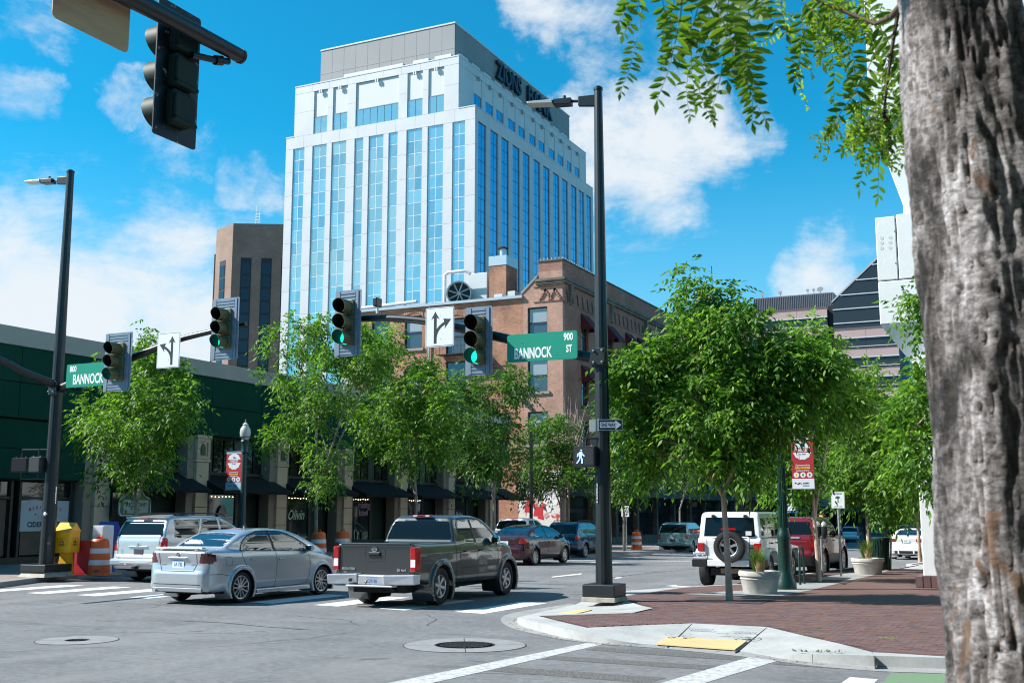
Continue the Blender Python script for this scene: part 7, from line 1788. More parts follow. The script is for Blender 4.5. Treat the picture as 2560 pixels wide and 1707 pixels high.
def make_tree(label, base, blobs, ncl, seed, fork=(1.9, 2.6), stems=3, r=.075, per=15, size=.085, leafm=None, group='street trees', spread=.20, lean=(0, 0), bark=None, name='street_tree', base_z=.13, gap=.32, single=False, trunk_pts=None, hol=.35):
    """blobs: (x, y, z, rx, ry, rz) ellipsoids in world coordinates that outline the crown"""
    rng = np.random.default_rng(seed); leafm = leafm or LEAF; bark = bark or BARK
    t = thing(name, label, 'tree', (base[0], base[1], base_z), group=group)
    B = np.array(blobs, float); B[:, 0] -= base[0]; B[:, 1] -= base[1]; B[:, 2] -= base_z
    vol = B[:, 3] * B[:, 4] * B[:, 5]; pr = vol ** .62 / (vol ** .62).sum()
    C = []; O = []
    while len(C) < ncl:
        b = B[rng.choice(len(B), p=pr)]; u = unit(rng.normal(0, 1, 3)); rr_ = rng.uniform(hol, 1) ** .6
        p = b[:3] + u * rr_ * b[3:6]
        if mnoise.noise(Vector(p * 1.5 + seed)) < -gap: continue
        C.append(p); O.append(u * np.array([1, 1, .7]))
    C = np.array(C); O = np.array(O)
    V, F = compound_leaves(rng, C, per, spread, .26 * size / .085, size=size, outward=O)
    cr = npmesh('crown', V, F, leafm, t)
    cr['kind'] = 'stuff'
    # skeleton
    top = (B[:, 2] + B[:, 5] * .75).max(); cx = (B[:, 0] * pr).sum(); cy2 = (B[:, 1] * pr).sum()
    mb = MB(); fz = fork[0]; fp = np.array([lean[0] * .3, lean[1] * .3, fz])
    mb.tube([(0, 0, -.05), (lean[0] * .05, lean[1] * .05, fz * .3), (lean[0] * .15, lean[1] * .15, fz * .65), tuple(fp)], [r * 1.25, r * 1.0, r * .92, r * .85], 12)
    limbs = []
    order = rng.permutation(len(C)); ends = []
    if single: ends.append(np.array([cx, cy2, top]))
    hi = [C[i] for i in order if C[i][2] > fz + .35 * (top - fz)]
    for c in hi:
        if all(np.linalg.norm((c - e)[:2]) > .55 for e in ends): ends.append(c)
        if len(ends) >= stems + 4: break
    for i, e in enumerate(ends):
        s0 = fp.copy(); r0 = r * (.62 if i < stems else .4)
        if i >= stems and limbs: s0 = limbs[i % stems][rng.integers(2, 5)]
        mid = s0 * .5 + e * .5; mid[:2] = s0[:2] * .62 + e[:2] * .38 if i < stems else mid[:2]; mid += rng.normal(0, .06, 3)
        pts = [s0 * (1 - a) ** 2 + mid * 2 * a * (1 - a) + e * a * a for a in np.linspace(0, 1, 8)]
        limbs.append(pts); mb.tube([tuple(p) for p in pts], [r0 * (1 - .85 * a) + .006 for a in np.linspace(0, 1, 8)], 8)
    tr = mb.build('trunk', bark, t, 60)
    LP_ = np.array([p for l in limbs for p in l]); mb = MB()
    for c in C[::2]:
        q = LP_[np.argmin(((LP_ - c) ** 2 * np.array([1, 1, 1.4])).sum(1) + (LP_[:, 2] > c[2]) * .5)]
        m_ = (q + c) / 2 + np.array([0, 0, .06]) + rng.normal(0, .04, 3); mb.tube([tuple(q), tuple(m_), tuple(c)], [.016, .011, .004], 4, caps=False)
    br = mb.build('branches', bark, t, kind='stuff')
    return t
def blob_at(px, py, D, rx, rz, ry=None):
    """ellipsoid centre on a line of sight at horizontal distance set by world y plane D"""
    p = on_y(px, py, D); k = (p - Vector((0, 0, EYE))).length / 2800
    return (p.x, p.y, p.z, rx * k, (ry or rx) * k, rz * k)
# right side: nearest tree (pixels of crown lobes at its own distance)
b0 = on_z(1824, 1501, .13); D1 = b0.y
make_tree('large bright green street tree by the round planter, its crown peaking above the skyline', (b0.x, b0.y), [blob_at(1735, 760, D1 + .1, 50, 82), blob_at(1825, 790, D1, 62, 80), blob_at(1725, 890, D1, 105, 85), blob_at(1850, 930, D1 + .5, 120, 95), blob_at(1625, 925, D1 - .3, 100, 48), blob_at(1585, 965, D1 - .3, 62, 40), blob_at(1750, 1050, D1, 150, 100), blob_at(1600, 1075, D1, 85, 50), blob_at(1960, 900, D1 + .5, 80, 62), blob_at(2025, 930, D1 + .6, 66, 62), blob_at(1930, 1010, D1 + .4, 95, 70), blob_at(1850, 1140, D1, 90, 60), blob_at(1700, 1150, D1, 110, 50)], 400, 11, fork=(2.0, 2.5), r=.062, per=14, size=.135, lean=(-.25, .1), bark=BARKR, spread=.14, gap=.20, hol=.2)
b2 = on_z(2048, 1453, .13); D2 = b2.y
make_tree('bright green street tree behind the sunlit market banner, trunk beside the parking meter', (b2.x, b2.y), [blob_at(2010, 870, D2, 62, 60), blob_at(1960, 950, D2, 90, 70), blob_at(2035, 960, D2, 70, 70), blob_at(1940, 1060, D2, 90, 80), blob_at(2080, 1010, D2 + .5, 85, 55), blob_at(1975, 1180, D2, 66, 48), blob_at(1985, 1230, D2, 36, 26)], 230, 12, fork=(1.5, 2.2), stems=2, r=.06, size=.14, lean=(-.2, 0), bark=BARKR, spread=.17, gap=.14)
b3 = on_z(2175, 1430, .13); D3 = b3.y
make_tree('pale green street tree rising from behind the farther planter', (b3.x, b3.y), [blob_at(2165, 960, D3, 50, 50), blob_at(2130, 1040, D3, 80, 60), blob_at(2200, 1050, D3, 80, 70), blob_at(2175, 1140, D3, 120, 80), blob_at(2185, 1225, D3, 85, 55), blob_at(2250, 1180, D3, 70, 60)], 220, 13, fork=(1.9, 2.4), stems=3, r=.065, size=.14, bark=BARKR, spread=.18, gap=.14)
b4 = on_g(2300, 1403, .13); D4 = b4.y
make_tree('slim street tree in front of the white sedan', (b4.x, b4.y), [blob_at(2290, 1060, D4, 60, 60), blob_at(2270, 1150, D4, 75, 60), blob_at(2300, 1240, D4, 80, 50), blob_at(2350, 1150, D4, 70, 70)], 170, 14, fork=(2.0, 2.4), stems=2, r=.06, size=.13, spread=.25, bark=BARKR, base_z=.13 + fall(D4))
# a nearer tree whose branches show left of the big trunk
make_tree('leafy branches hanging before the white concrete pillar', (-.35, 20.6), [blob_at(2310, 760, 20.3, 26, 26), blob_at(2330, 860, 20.3, 30, 40), blob_at(2325, 930, 20.3, 42, 45), blob_at(2300, 1000, 20.3, 60, 50), blob_at(2290, 1090, 20.3, 85, 55), blob_at(2300, 1170, 20.3, 75, 45), blob_at(2420, 1000, 20.6, 100, 150)], 150, 15, fork=(2.2, 2.8), stems=3, r=.07, size=.11, spread=.15, bark=BARKR, gap=.3)
# left side row
rows_ = [('full round street tree between the left signal pole and the left lamp', 340, 26.3, -25.0, [(370, 860, 38, 50), (320, 930, 90, 60), (400, 960, 80, 70), (330, 1040, 150, 75), (440, 1020, 75, 55), (250, 1080, 70, 50), (330, 1140, 110, 55), (300, 1190, 50, 30)], 300, (2.0, 2.5), 4),
         ('tall street tree standing before the third cream pilaster, left of the grey pickup', 790, 35.5, -25.0, [(800, 810, 45, 40), (740, 850, 80, 60), (860, 850, 80, 55), (720, 930, 75, 55), (830, 950, 115, 75), (930, 900, 60, 50), (770, 1040, 90, 55), (690, 1100, 45, 35), (820, 1130, 70, 45), (800, 1200, 50, 30)], 330, (2.2, 3.0), 3),
         ('street tree crown above the rear window of the grey pickup', 1040, 43.0, -25.0, [(960, 850, 50, 55), (920, 900, 70, 50), (1000, 930, 80, 60), (1060, 960, 70, 60), (980, 1030, 120, 75), (1100, 1030, 70, 60), (1040, 1110, 110, 50)], 330, (2.5, 3.2), 3),
         ('street tree in front of the brick building corner, above the maroon sedan', 1235, 50.5, -24.6, [(1165, 960, 40, 40), (1130, 1000, 70, 50), (1230, 990, 60, 50), (1290, 960, 40, 40), (1190, 1060, 110, 60), (1150, 1130, 90, 50), (1240, 1130, 90, 60), (1200, 1190, 80, 45)], 300, (2.4, 3.0), 3),
         ('smaller street tree beside the mural and the dark pole', 1404, 58.0, -24.6, [(1360, 1060, 40, 30), (1400, 1090, 60, 50), (1340, 1110, 60, 50), (1390, 1160, 95, 50), (1330, 1200, 55, 40), (1430, 1200, 60, 40)], 220, (2.2, 2.6), 3),
         ('shaded street tree right behind the near signal pole', 1560, 62.0, -20.6, [(1540, 1030, 50, 40), (1580, 1080, 70, 50), (1530, 1130, 70, 50), (1600, 1160, 60, 45), (1560, 1215, 65, 35)], 240, (2.0, 2.6), 2),
         ('shaded street tree above the teal minivan', 1700, 72.0, -21.5, [(1690, 1060, 70, 50), (1760, 1110, 80, 60), (1660, 1140, 60, 40), (1720, 1190, 70, 40)], 200, (2.4, 3.0), 2),
         ('far shaded street tree over the row of distant parked cars', 2100, 92.0, -12.6, [(2060, 1160, 90, 60), (2140, 1170, 90, 60), (2220, 1180, 80, 50)], 160, (2.6, 3.2), 3)]
for i, (lab, pxb, yy, xx, bl, ncl, fk, st_) in enumerate(rows_):
    q = on_x(pxb, 1300, xx); D = q.y
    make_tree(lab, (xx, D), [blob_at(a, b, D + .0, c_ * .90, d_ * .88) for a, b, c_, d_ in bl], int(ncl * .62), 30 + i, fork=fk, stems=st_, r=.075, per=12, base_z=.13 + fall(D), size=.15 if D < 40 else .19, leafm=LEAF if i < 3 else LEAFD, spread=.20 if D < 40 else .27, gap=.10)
# bare twiggy shrub beside the pole, seen against the brick wall
q = on_y(1420, 1150, 60.0)
bt_ = MB(); rr = random.Random(8)
for k in range(26):
    a0 = Vector((q.x + rr.uniform(-.3, .3), 60, 3.2)); tip_ = on_y(rr.uniform(1405, 1475), rr.uniform(990, 1090), 60 + rr.uniform(-.4, .4)); m_ = (a0 + tip_) / 2 + Vector((rr.uniform(-.2, .2), 0, .2)); bt_.tube([a0, m_, tip_], [.035, .025, .008], 4)
    for j in range(3): s_ = a0.lerp(tip_, rr.uniform(.4, .8)); bt_.tube([s_, s_ + Vector((rr.uniform(-.5, .5), 0, rr.uniform(.3, .8)))], [.014, .005], 3)
bt_.tube([(q.x, 60, .1), (q.x, 60, 3.3)], [.09, .06], 8)
tag(bt_.build('bare_tree', BARKR), 'leafless pale twigs rising beside the near signal pole', 'tree')
# ================================================================= the vehicles
def put(root, x, y, rz=0.0, z=0.0): root.location = (x, y, fall(y + 2.2)); root.rotation_euler = (-math.atan(.0135) if y > 36 else 0, 0, rz)
# silver sedan
c1, sh1 = sedan('silver_sedan', 'silver four-door sedan with a small boot spoiler crossing the junction', SILVER, cell=.026, spokes=6, style='twin', rimR=.235, lampm=REDD)
c1_x, c1_y = -15.94, 17.76
sp = []
for x in np.linspace(-.60, .60, 13):
    yb_ = sh1.rear([(float(x), 1.03)])[0][1]; sp.append((float(x), yb_ + .02, 1.105 + .012 * math.cos(x * 2.2)))
mb = MB(); n = len(sp)
vs = [(x, y - .01, z + .002) for x, y, z in sp] + [(x, y + .0, z + .016) for x, y, z in sp] + [(x, y + .12, z + .012) for x, y, z in sp] + [(x, y + .10, z - .008) for x, y, z in sp]
fs = []
for i in range(n - 1):
    for k in range(4): fs.append((k * n + i, k * n + i + 1, ((k + 1) % 4) * n + i + 1, ((k + 1) % 4) * n + i))
fs += [(0, n, 2 * n, 3 * n), (n - 1, 4 * n - 1, 3 * n - 1, 2 * n - 1)]
mb.add(vs, fs); mb.box(-.50, -.42, sp[1][1], sp[1][1] + .05, 1.06, 1.12).box(.42, .50, sp[1][1], sp[1][1] + .05, 1.06, 1.12); mb.build('boot_spoiler', SILVER, c1, 50)
plate(c1, sh1, 0, .80, .31, .17, PLB, '1A 732')
mb = MB().box(-.25, .25, sh1.rear([(0, .93)])[0][1] - .022, sh1.rear([(0, .93)])[0][1] - .0, .905, .935); mb.build('boot_handle', SILVER, c1, bevel=.01)
yb_ = sh1.rear([(0, .985)])[0][1]; MB().lathe([(.045, -.004), (.045, .008), (.032, .01), (.032, -.004)], 20, M=Matrix.Translation((0, yb_ - .002, .985)) @ Matrix.Rotation(R(90), 4, 'X')).box(-.05, .05, yb_ - .016, yb_ - .006, .977, .993).build('badge', CHR, c1)
yb_ = sh1.rear([(.38, .80)])[0][1]; text('2.0 S', .055, F_front(.39, yb_ - .008, .79), CHR, c1, 'badge_lettering', sx=.9, bold=.001, depth=.002); yb_ = sh1.rear([(-.40, .80)])[0][1]; text('SENTRA', .042, F_front(-.39, yb_ - .008, .79), CHR, c1, 'badge_lettering', sx=.9, bold=.001, depth=.002)
MB().box(-.1, .1, .10, .13, .30, .38).build('bumper_insert', BLK, c1)
MB().cyl((-.55, -.02, .27), (-.55, .25, .27), .04, n=14).build('exhaust_pipe', CHR, c1); MB().box(-.66, .66, .03, .06, .25, .335).build('bumper_valance', mat('silver_lower_trim', (.30, .31, .33), .4, .4), c1, bevel=.01)
MB().hexa([(-.03, 2.0, 1.49), (.03, 2.0, 1.49), (.02, 2.08, 1.49), (-.02, 2.08, 1.49)], [(-.012, 1.96, 1.545), (.012, 1.96, 1.545), (.01, 2.02, 1.53), (-.01, 2.02, 1.53)]).build('roof_aerial', BLK, c1)
for sg in (1, -1):
    q = sh1.side([(1.45, .30), (3.15, .30)], 1); mb = MB().hexa([(sg * (sh1.W2 - .06), 1.42, .17), (sg * (sh1.W2 + .012), 1.42, .17), (sg * (sh1.W2 + .012), 3.2, .17), (sg * (sh1.W2 - .06), 3.2, .17)], [(sg * (sh1.W2 - .06), 1.42, .27), (sg * (sh1.W2 - .005), 1.42, .25), (sg * (sh1.W2 - .005), 3.2, .25), (sg * (sh1.W2 - .06), 3.2, .27)]); mb.build('side_skirt', SILVER, c1, bevel=.01)
q = sh1.side([(.62, .83)], 1)[0]; mb = MB(); ribbon(sh1, [(.50, .93), (.68, .93), (.70, .76), (.52, .76), (.50, .93)], .008, 'side', 1, .003, False, mb); mb.build('fuel_flap_line', SEAM, c1)
put(c1, c1_x, c1_y, R(-2.0))

# dark grey pickup
Wp = 1.85
pk = dict(name='grey_pickup', label='dark grey four-door pickup with a chrome rear bumper crossing behind the silver sedan', cat='pickup', L=5.15, H=1.78, W=Wp, axles=[1.20, 4.35], R=.375, cell=.027, paint=GREYP, spokes=6, tyre=.26, rimR=.225, flare=.035, archw=.13,
    polyB=[(.20, .52), (.13, .60), (.13, 1.19), (.15, 1.215), (.30, 1.225), (1.86, 1.215), (3.75, 1.19), (4.2, 1.16), (4.65, 1.08), (4.95, .96), (5.08, .80), (5.12, .55), (5.05, .40), (4.7, .34), (3.9, .36), (1.7, .42), (.6, .46)],
    polyG=[(1.86, 1.05), (1.87, 1.22), (1.98, 1.58), (2.06, 1.71), (2.16, 1.755), (2.6, 1.785), (3.1, 1.77), (3.45, 1.69), (3.72, 1.55), (4.28, 1.17), (4.28, 1.05)],
    plan=[(.10, Wp / 2 - .09), (.16, Wp / 2 - .03), (.3, Wp / 2 - .01), (4.0, Wp / 2), (4.6, Wp / 2 - .06), (4.95, Wp / 2 - .18), (5.12, Wp / 2 - .42)],
    planG=[(1.8, .80), (1.95, .84), (2.3, Wp / 2 - .04), (3.6, Wp / 2 - .04), (4.3, Wp / 2 - .16)],
    secB=[(.34, Wp / 2 - .06), (.5, Wp / 2 - .005), (.85, Wp / 2), (1.0, Wp / 2 - .01), (1.12, Wp / 2 - .04), (1.24, Wp / 2 - .08)],
    secG=[(1.0, Wp / 2 - .03), (1.2, Wp / 2 - .07), (1.5, Wp / 2 - .17), (1.68, Wp / 2 - .24), (1.76, Wp / 2 - .34), (1.8, Wp / 2 - .5)],
    kb=.05, kg=.06, kj=.03, cut=[(.70, .24, 1.80, .62)],
    regions=[('side_window', GLS, 'S', [(2.12, 1.27), (2.16, 1.55), (2.28, 1.66), (2.76, 1.68), (2.78, 1.20), (2.42, 1.20)]), ('side_window', GLS, 'S', [(2.88, 1.20), (2.86, 1.68), (3.20, 1.66), (3.46, 1.56), (3.68, 1.40), (3.88, 1.22), (3.84, 1.19)]),
             ('rear_window', GLR, 'R', [(-.1, 1.265), (.735, 1.265), (.76, 1.30), (.655, 1.61), (.62, 1.64), (-.1, 1.655)], dict(whole=1, n=.2, y=2.4)), ('windscreen', GLS, 'F', [(-.1, 1.22), (.72, 1.22), (.62, 1.66), (-.1, 1.68)], dict(whole=1, n=.2)),
             ('headlight', CLR, 'F', [(.48, .78), (.5, .98), (1.2, 1.0), (1.2, .80)], dict(n=.2)), ('headlight', CLR, 'S', [(4.72, .80), (4.74, .99), (5.3, .99), (5.3, .80)], dict(n=.2))],
    lines=[('panel_gap_line', SEAM, 'side', [(1.86, 1.20), (1.86, .48)], .018), ('panel_gap_line', SEAM, 'side', [(2.04, 1.20), (2.02, .92), (2.1, .6), (2.16, .48), (2.16, .44)], .011), ('panel_gap_line', SEAM, 'side', [(2.83, 1.19), (2.84, .44)], .011), ('panel_gap_line', SEAM, 'side', [(3.80, 1.18), (3.86, .95), (3.84, .44)], .011), ('panel_gap_line', SEAM, 'side', [(2.16, .44), (3.84, .44)], .012),
           ('side_moulding', BLK, 'side', [(2.05, .70), (3.82, .70)], .03), ('window_trim', BLK, 'side', [(2.10, 1.24), (2.13, 1.56), (2.26, 1.69), (2.78, 1.71), (3.22, 1.69), (3.5, 1.58), (3.72, 1.42), (3.95, 1.21)], .022), ('door_pillar', BLK, 'side', [(2.82, 1.2), (2.81, 1.70)], .07),
           ('panel_gap_line', SEAM, 'rear', [(-.79, 1.17), (-.79, .62), (.79, .62), (.79, 1.17)], .014), ('tailgate_crease', mat('grey_paint_light', (.085, .09, .095), .3, .5), 'rear', [(-.235, 1.18), (-.22, .95), (-.17, .90), (.17, .90), (.22, .95), (.235, 1.18)], .016)])
c2, sh2 = make_car(pk)
mirrors(c2, sh2, 3.62, 1.17, CHR, (.1, .16, .17)); handles(c2, sh2, [(2.26, 1.03), (2.98, 1.03)], BLK)
yt = sh2.rear([(0, 1.0)])[0][1]
MB().box(-.78, .78, yt - .002, yt + .12, 1.195, 1.235).build('tailgate_top', GREYP, c2, bevel=.012)
MB().box(-.135, .135, yt - .018, yt + .01, .965, 1.065).build('tailgate_handle', BLK, c2, bevel=.01); MB().box(-.11, .11, yt - .03, yt - .016, 1.01, 1.055).build('tailgate_latch', GREYP, c2, bevel=.006)
MB().lathe([(.062, -.004), (.062, .012), (.047, .014), (.047, -.004)], 24, M=Matrix.Translation((0, yt - .006, 1.125)) @ Matrix.Rotation(R(90), 4, 'X')).box(-.068, .068, yt - .022, yt - .008, 1.115, 1.135).build('badge', CHR, c2)
text('FRONTIER', .062, F_front(-.585, yt - .008, .735), CHR, c2, 'badge_lettering', sx=1.05, bold=.002, depth=.003); text('SE 4x4', .068, F_front(.60, yt - .008, .725), CHR, c2, 'badge_lettering', sx=1.05, bold=.003, depth=.003); text('Boise', .035, F_front(-.66, yt - .007, .675), CHR, c2, 'badge_lettering', depth=.002, bold=.001, shear=.3)
TLW = mat('tail_lamp_white', (.75, .70, .72), .15, coat=.6, emit=((1, .8, .8), .15))
for sg in (1, -1):
    x0, x1 = sg * .80, sg * (Wp / 2 + .004); a, b = min(x0, x1), max(x0, x1)
    lm = MB().box(a, b, yt - .035, yt + .17, .70, 1.165).build('tail_light', REDL, c2, bevel=.02)
    MB().box(a + .015, b - .012, yt - .040, yt + .01, .78, .93).build('reversing_lens', TLW, lm, bevel=.01)
    # door mirror arm already there; mud flaps
    for (yy, hh) in ((.80, .30), (3.92, .30)): MB().box(a - .14 * (1 if sg > 0 else 0), b + .14 * (0 if sg > 0 else 1), yy, yy + .02, .22, .52).build('mud_flap', BLK, c2)
CHB = mat('bumper_chrome', (.62, .64, .68), .3, .45, col2=(.5, .52, .56), nscale=3, npos=(.3, .7))
bp_ = MB()
for sg in (1, -1):
    a, b = (.30, .96) if sg > 0 else (-.96, -.30)
    bp_.hexa([(a, -.04, .44), (b, .0, .46), (b, .22, .46), (a, .16, .44)], [(a, -.08, .63), (b, -.02, .65), (b, .25, .65), (a, .16, .63)])
bp_.box(-.30, .30, .0, .16, .42, .63).build('rear_bumper', CHB, c2, bevel=.02)
MB().box(-.52, .52, -.09, .12, .405, .445).build('bumper_step', CHB, c2, bevel=.015); MB().box(-.50, .50, -.075, .1, .446, .452).build('step_pad', BLK, c2)
MB().lathe([(.012, .452), (.012, .475), (.026, .49), (.028, .505), (.018, .525), (.001, .53)], 14, M=Matrix.Translation((-.08, -.05, 0)), cap1=False).build('tow_ball', mat('brass_ball', (.4, .33, .22), .3, .9), c2)
plate(c2, sh2, 0.02, .525, .31, .155, PLB, 'C74188', y=.015)
MB().box(-.47, -.40, -.055, -.04, .50, .56).build('bumper_slot', BLK, c2)
hb = MB(); yy0 = 2.02; hb.box(-.22, .22, yy0 - .04, yy0 + .06, 1.735, 1.768); hbo = hb.build('high_brake_light', REDL, c2, bevel=.008); MB().box(-.19, -.10, yy0 - .044, yy0 - .038, 1.742, 1.762).box(.10, .19, yy0 - .044, yy0 - .038, 1.742, 1.762).build('brake_lamp_lens', TLW, hbo)
MB().cyl((.35, .2, .33), (.35, 1.0, .36), .05, n=12).box(.2, .55, .45, .95, .28, .42).build('muffler', DKM, c2)
put(c2, -11.93, 18.70, R(1.3))

# silver wagon parked at the left kerb
c3, sh3 = box_wagon('silver_wagon', 'silver sport wagon parked by the newspaper boxes with a dark rear window', SILV2, 4.80, 1.76, 1.88, (.98, 3.77), .38, cell=.03, spokes=6, slope=.28, hood=1.12, nose=1.0, hoodlen=1.35, belt=1.12, lamp=(.82, 1.16), lampw=.13, lampside=.20, tumble=.14, cornerR=.08)
rails(c3, .7, 2.7, .66, 1.76); plate(c3, sh3, .02, .80, .31, .15, PLD, 'A 8477', bg=mat('dark_plate', (.10, .07, .09), .4))
y_ = sh3.rear([(0, .93)])[0][1]; MB().box(-.33, .33, y_ - .03, y_, .915, .95).build('chrome_bar', CHR, c3, bevel=.008); MB().lathe([(.05, -.004), (.05, .014), (.001, .016)], 20, M=Matrix.Translation((0, y_ - .03, .985)) @ Matrix.Rotation(R(90), 4, 'X'), cap1=False).build('badge', CHR, c3)
MB().hexa([(-.88, -.06, .44), (.88, -.06, .44), (.90, .2, .44), (-.90, .2, .44)], [(-.86, -.08, .60), (.86, -.08, .60), (.9, .2, .66), (-.9, .2, .66)]).build('rear_bumper', SILV2, c3, bevel=.04); MB().box(-.5, .5, -.098, -.07, .505, .53).box(-.30, -.22, -.11, -.09, .46, .50).build('bumper_trim', CHR, c3)
MB().box(-.05, .05, -.10, .2, .36, .42).build('tow_hitch', BLK, c3); MB().hexa([(-.70, .30, 1.66), (.70, .30, 1.66), (.68, .62, 1.74), (-.68, .62, 1.74)], [(-.68, .26, 1.70), (.68, .26, 1.70), (.66, .62, 1.775), (-.66, .62, 1.775)]).build('roof_spoiler', SILV2, c3, bevel=.015); MB().box(-.16, .16, .245, .27, 1.675, 1.70).build('high_brake_light', REDL, c3)
put(c3, -21.93, 22.9, R(0))

# maroon sedan, waiting
c4, sh4 = sedan('maroon_sedan', 'dark maroon sedan ahead of the grey pickup', MAROON, L=4.43, H=1.44, W=1.715, ax=(.90, 3.52), Rr=.31, cell=.034, spokes=8, rimR=.21, tail='wide')
plate(c4, sh4, 0, .80, .31, .15, PLB, '8FT421'); y_ = sh4.rear([(0, .93)])[0][1]; MB().box(-.42, .42, y_ - .012, y_, .925, .95).build('chrome_bar', CHR, c4)
put(c4, -17.5, 36.0, R(-.6))
# white pickup beyond
Wq = 1.95
pq = dict(pk); pq.update(name='white_pickup', label='white pickup mostly hidden behind the maroon sedan', H=1.82, paint=WHITEP, cell=.05, lines=[], flare=.02); c5, sh5 = make_car(pq)
MB().box(-.15, .15, 1.97, 2.05, 1.745, 1.775).build('high_brake_light', REDL, c5)
for sg in (1, -1): MB().box(min(sg * .82, sg * .93), max(sg * .82, sg * .93), .08, .2, .72, 1.1).build('tail_light', REDL, c5, bevel=.01)
y_ = sh5.rear([(0, 1.05)])[0][1]; MB().box(-.12, .12, y_ - .02, y_, 1.0, 1.08).build('tailgate_handle', BLK, c5, bevel=.01)
MB().box(-.9, .9, 0, .2, .45, .62).build('rear_bumper', CHR, c5, bevel=.02)
put(c5, -22.1, 44.6, R(3))
# blue wagon
c6, sh6 = box_wagon('blue_wagon', 'deep blue estate with roof rails parked beside the mural', BLUEP, 4.55, 1.64, 1.76, (.92, 3.45), .33, cell=.042, spokes=5, slope=.42, hood=1.02, nose=.92, hoodlen=1.25, belt=1.0, lamp=(.80, 1.02), lampw=.15, lampside=.30, tumble=.14, cladding=(.40, mat('dark_blue_cladding', (.02, .03, .045), .6)))
rails(c6, .6, 2.6, .60, 1.63); plate(c6, sh6, 0, .82, .31, .15, PLB, 'K 99 B')
y_ = sh6.rear([(.55, .88)])[0][1]; MB().lathe([(.06, -.003), (.06, .004)], 18, M=Matrix.Translation((-.42, y_ - .003, .90)) @ Matrix.Rotation(R(90), 4, 'X')).build('round_sticker', mat('sticker_orange', (.65, .35, .05), .5), c6)
put(c6, -20.1, 47.2, 0)
# teal minivan
c7, sh7 = box_wagon('teal_minivan', 'pale teal minivan in the far left lane', TEALP, 4.95, 1.72, 1.90, (1.0, 3.95), .33, cell=.048, spokes=5, slope=.34, hood=1.0, nose=.85, hoodlen=1.15, belt=1.02, lamp=(.72, 1.02), lampw=.10, lampside=.12, tumble=.20, kb=.12, cornerR=.14)
plate(c7, sh7, 0, .68, .31, .15, PLD, '1A 5J2', bg=MATS['dark_plate']); y_ = sh7.rear([(0, .68)])[0][1]; MB().box(-.34, .34, y_ - .006, y_ + .01, .58, .80).build('plate_recess', mat('pale_teal_recess', (.34, .48, .48), .4), c7); MB().hexa([(-.95, -.05, .36), (.95, -.05, .36), (.95, .2, .36), (-.95, .2, .36)], [(-.93, -.07, .56), (.93, -.07, .56), (.95, .2, .58), (-.95, .2, .58)]).build('rear_bumper', TEALP, c7, bevel=.05)
put(c7, -19.5, 62.0, R(2))
# white boxy off-roader
Wj = 1.80
jp = dict(name='white_offroader', label='boxy white off-roader with a spare wheel on its back door', cat='suv', L=4.45, H=1.80, W=Wj, axles=[.72, 3.62], R=.405, cell=.027, paint=WHITEP, spokes=5, tyre=.27, rimR=.235, flare=0,
    polyB=[(.10, .52), (.02, .60), (.0, 1.14), (.04, 1.20), (2.95, 1.20), (3.0, 1.16), (4.1, 1.10), (4.2, 1.06), (4.24, .60), (4.1, .50), (2.9, .48), (1.3, .48)],
    polyG=[(.02, 1.05), (.05, 1.20), (.13, 1.74), (.17, 1.81), (.26, 1.845), (2.45, 1.85), (2.6, 1.80), (2.98, 1.22), (2.98, 1.05)],
    plan=[(0, Wj / 2 - .14), (.03, Wj / 2 - .115), (.2, Wj / 2 - .10), (2.9, Wj / 2 - .10), (3.1, Wj / 2 - .2), (4.24, Wj / 2 - .32)], planG=[(0, Wj / 2 - .16), (.06, Wj / 2 - .13), (.3, Wj / 2 - .115), (2.5, Wj / 2 - .115), (3.0, Wj / 2 - .14)],
    secB=[(.44, Wj / 2 - .10), (1.2, Wj / 2 - .10), (1.22, Wj / 2 - .12)], secG=[(1.0, Wj / 2 - .10), (1.22, Wj / 2 - .12), (1.78, Wj / 2 - .19), (1.84, Wj / 2 - .24), (1.87, Wj / 2 - .4)],
    kb=.03, kg=.045, kj=.015,
    regions=[('side_window', GLS, 'S', [(.20, 1.26), (.26, 1.68), (.80, 1.70), (.80, 1.26)]), ('side_window', GLS, 'S', [(1.02, 1.24), (1.02, 1.70), (1.66, 1.70), (1.66, 1.24)]), ('side_window', GLS, 'S', [(1.84, 1.24), (1.84, 1.70), (2.44, 1.69), (2.74, 1.24)]),
             ('rear_window', GLR, 'R', [(-.1, 1.24), (.64, 1.24), (.60, 1.70), (-.1, 1.705)], dict(whole=1, n=.5, y=.5)), ('windscreen', GLS, 'F', [(-.1, 1.26), (.62, 1.26), (.58, 1.7), (-.1, 1.7)], dict(whole=1, n=.2))],
    lines=[('panel_gap_line', SEAM, 'side', [(.92, 1.72), (.92, 1.2), (1.06, .62), (1.70, .55), (1.75, 1.72)], .014), ('panel_gap_line', SEAM, 'side', [(1.78, .55), (2.84, .55), (2.86, 1.22)], .014), ('panel_gap_line', SEAM, 'side', [(.02, 1.205), (2.9, 1.205)], .012), ('panel_gap_line', SEAM, 'rear', [(.50, 1.2), (.50, .64), (-.56, .64), (-.56, 1.2)], .012)])
c8, sh8 = make_car(jp)
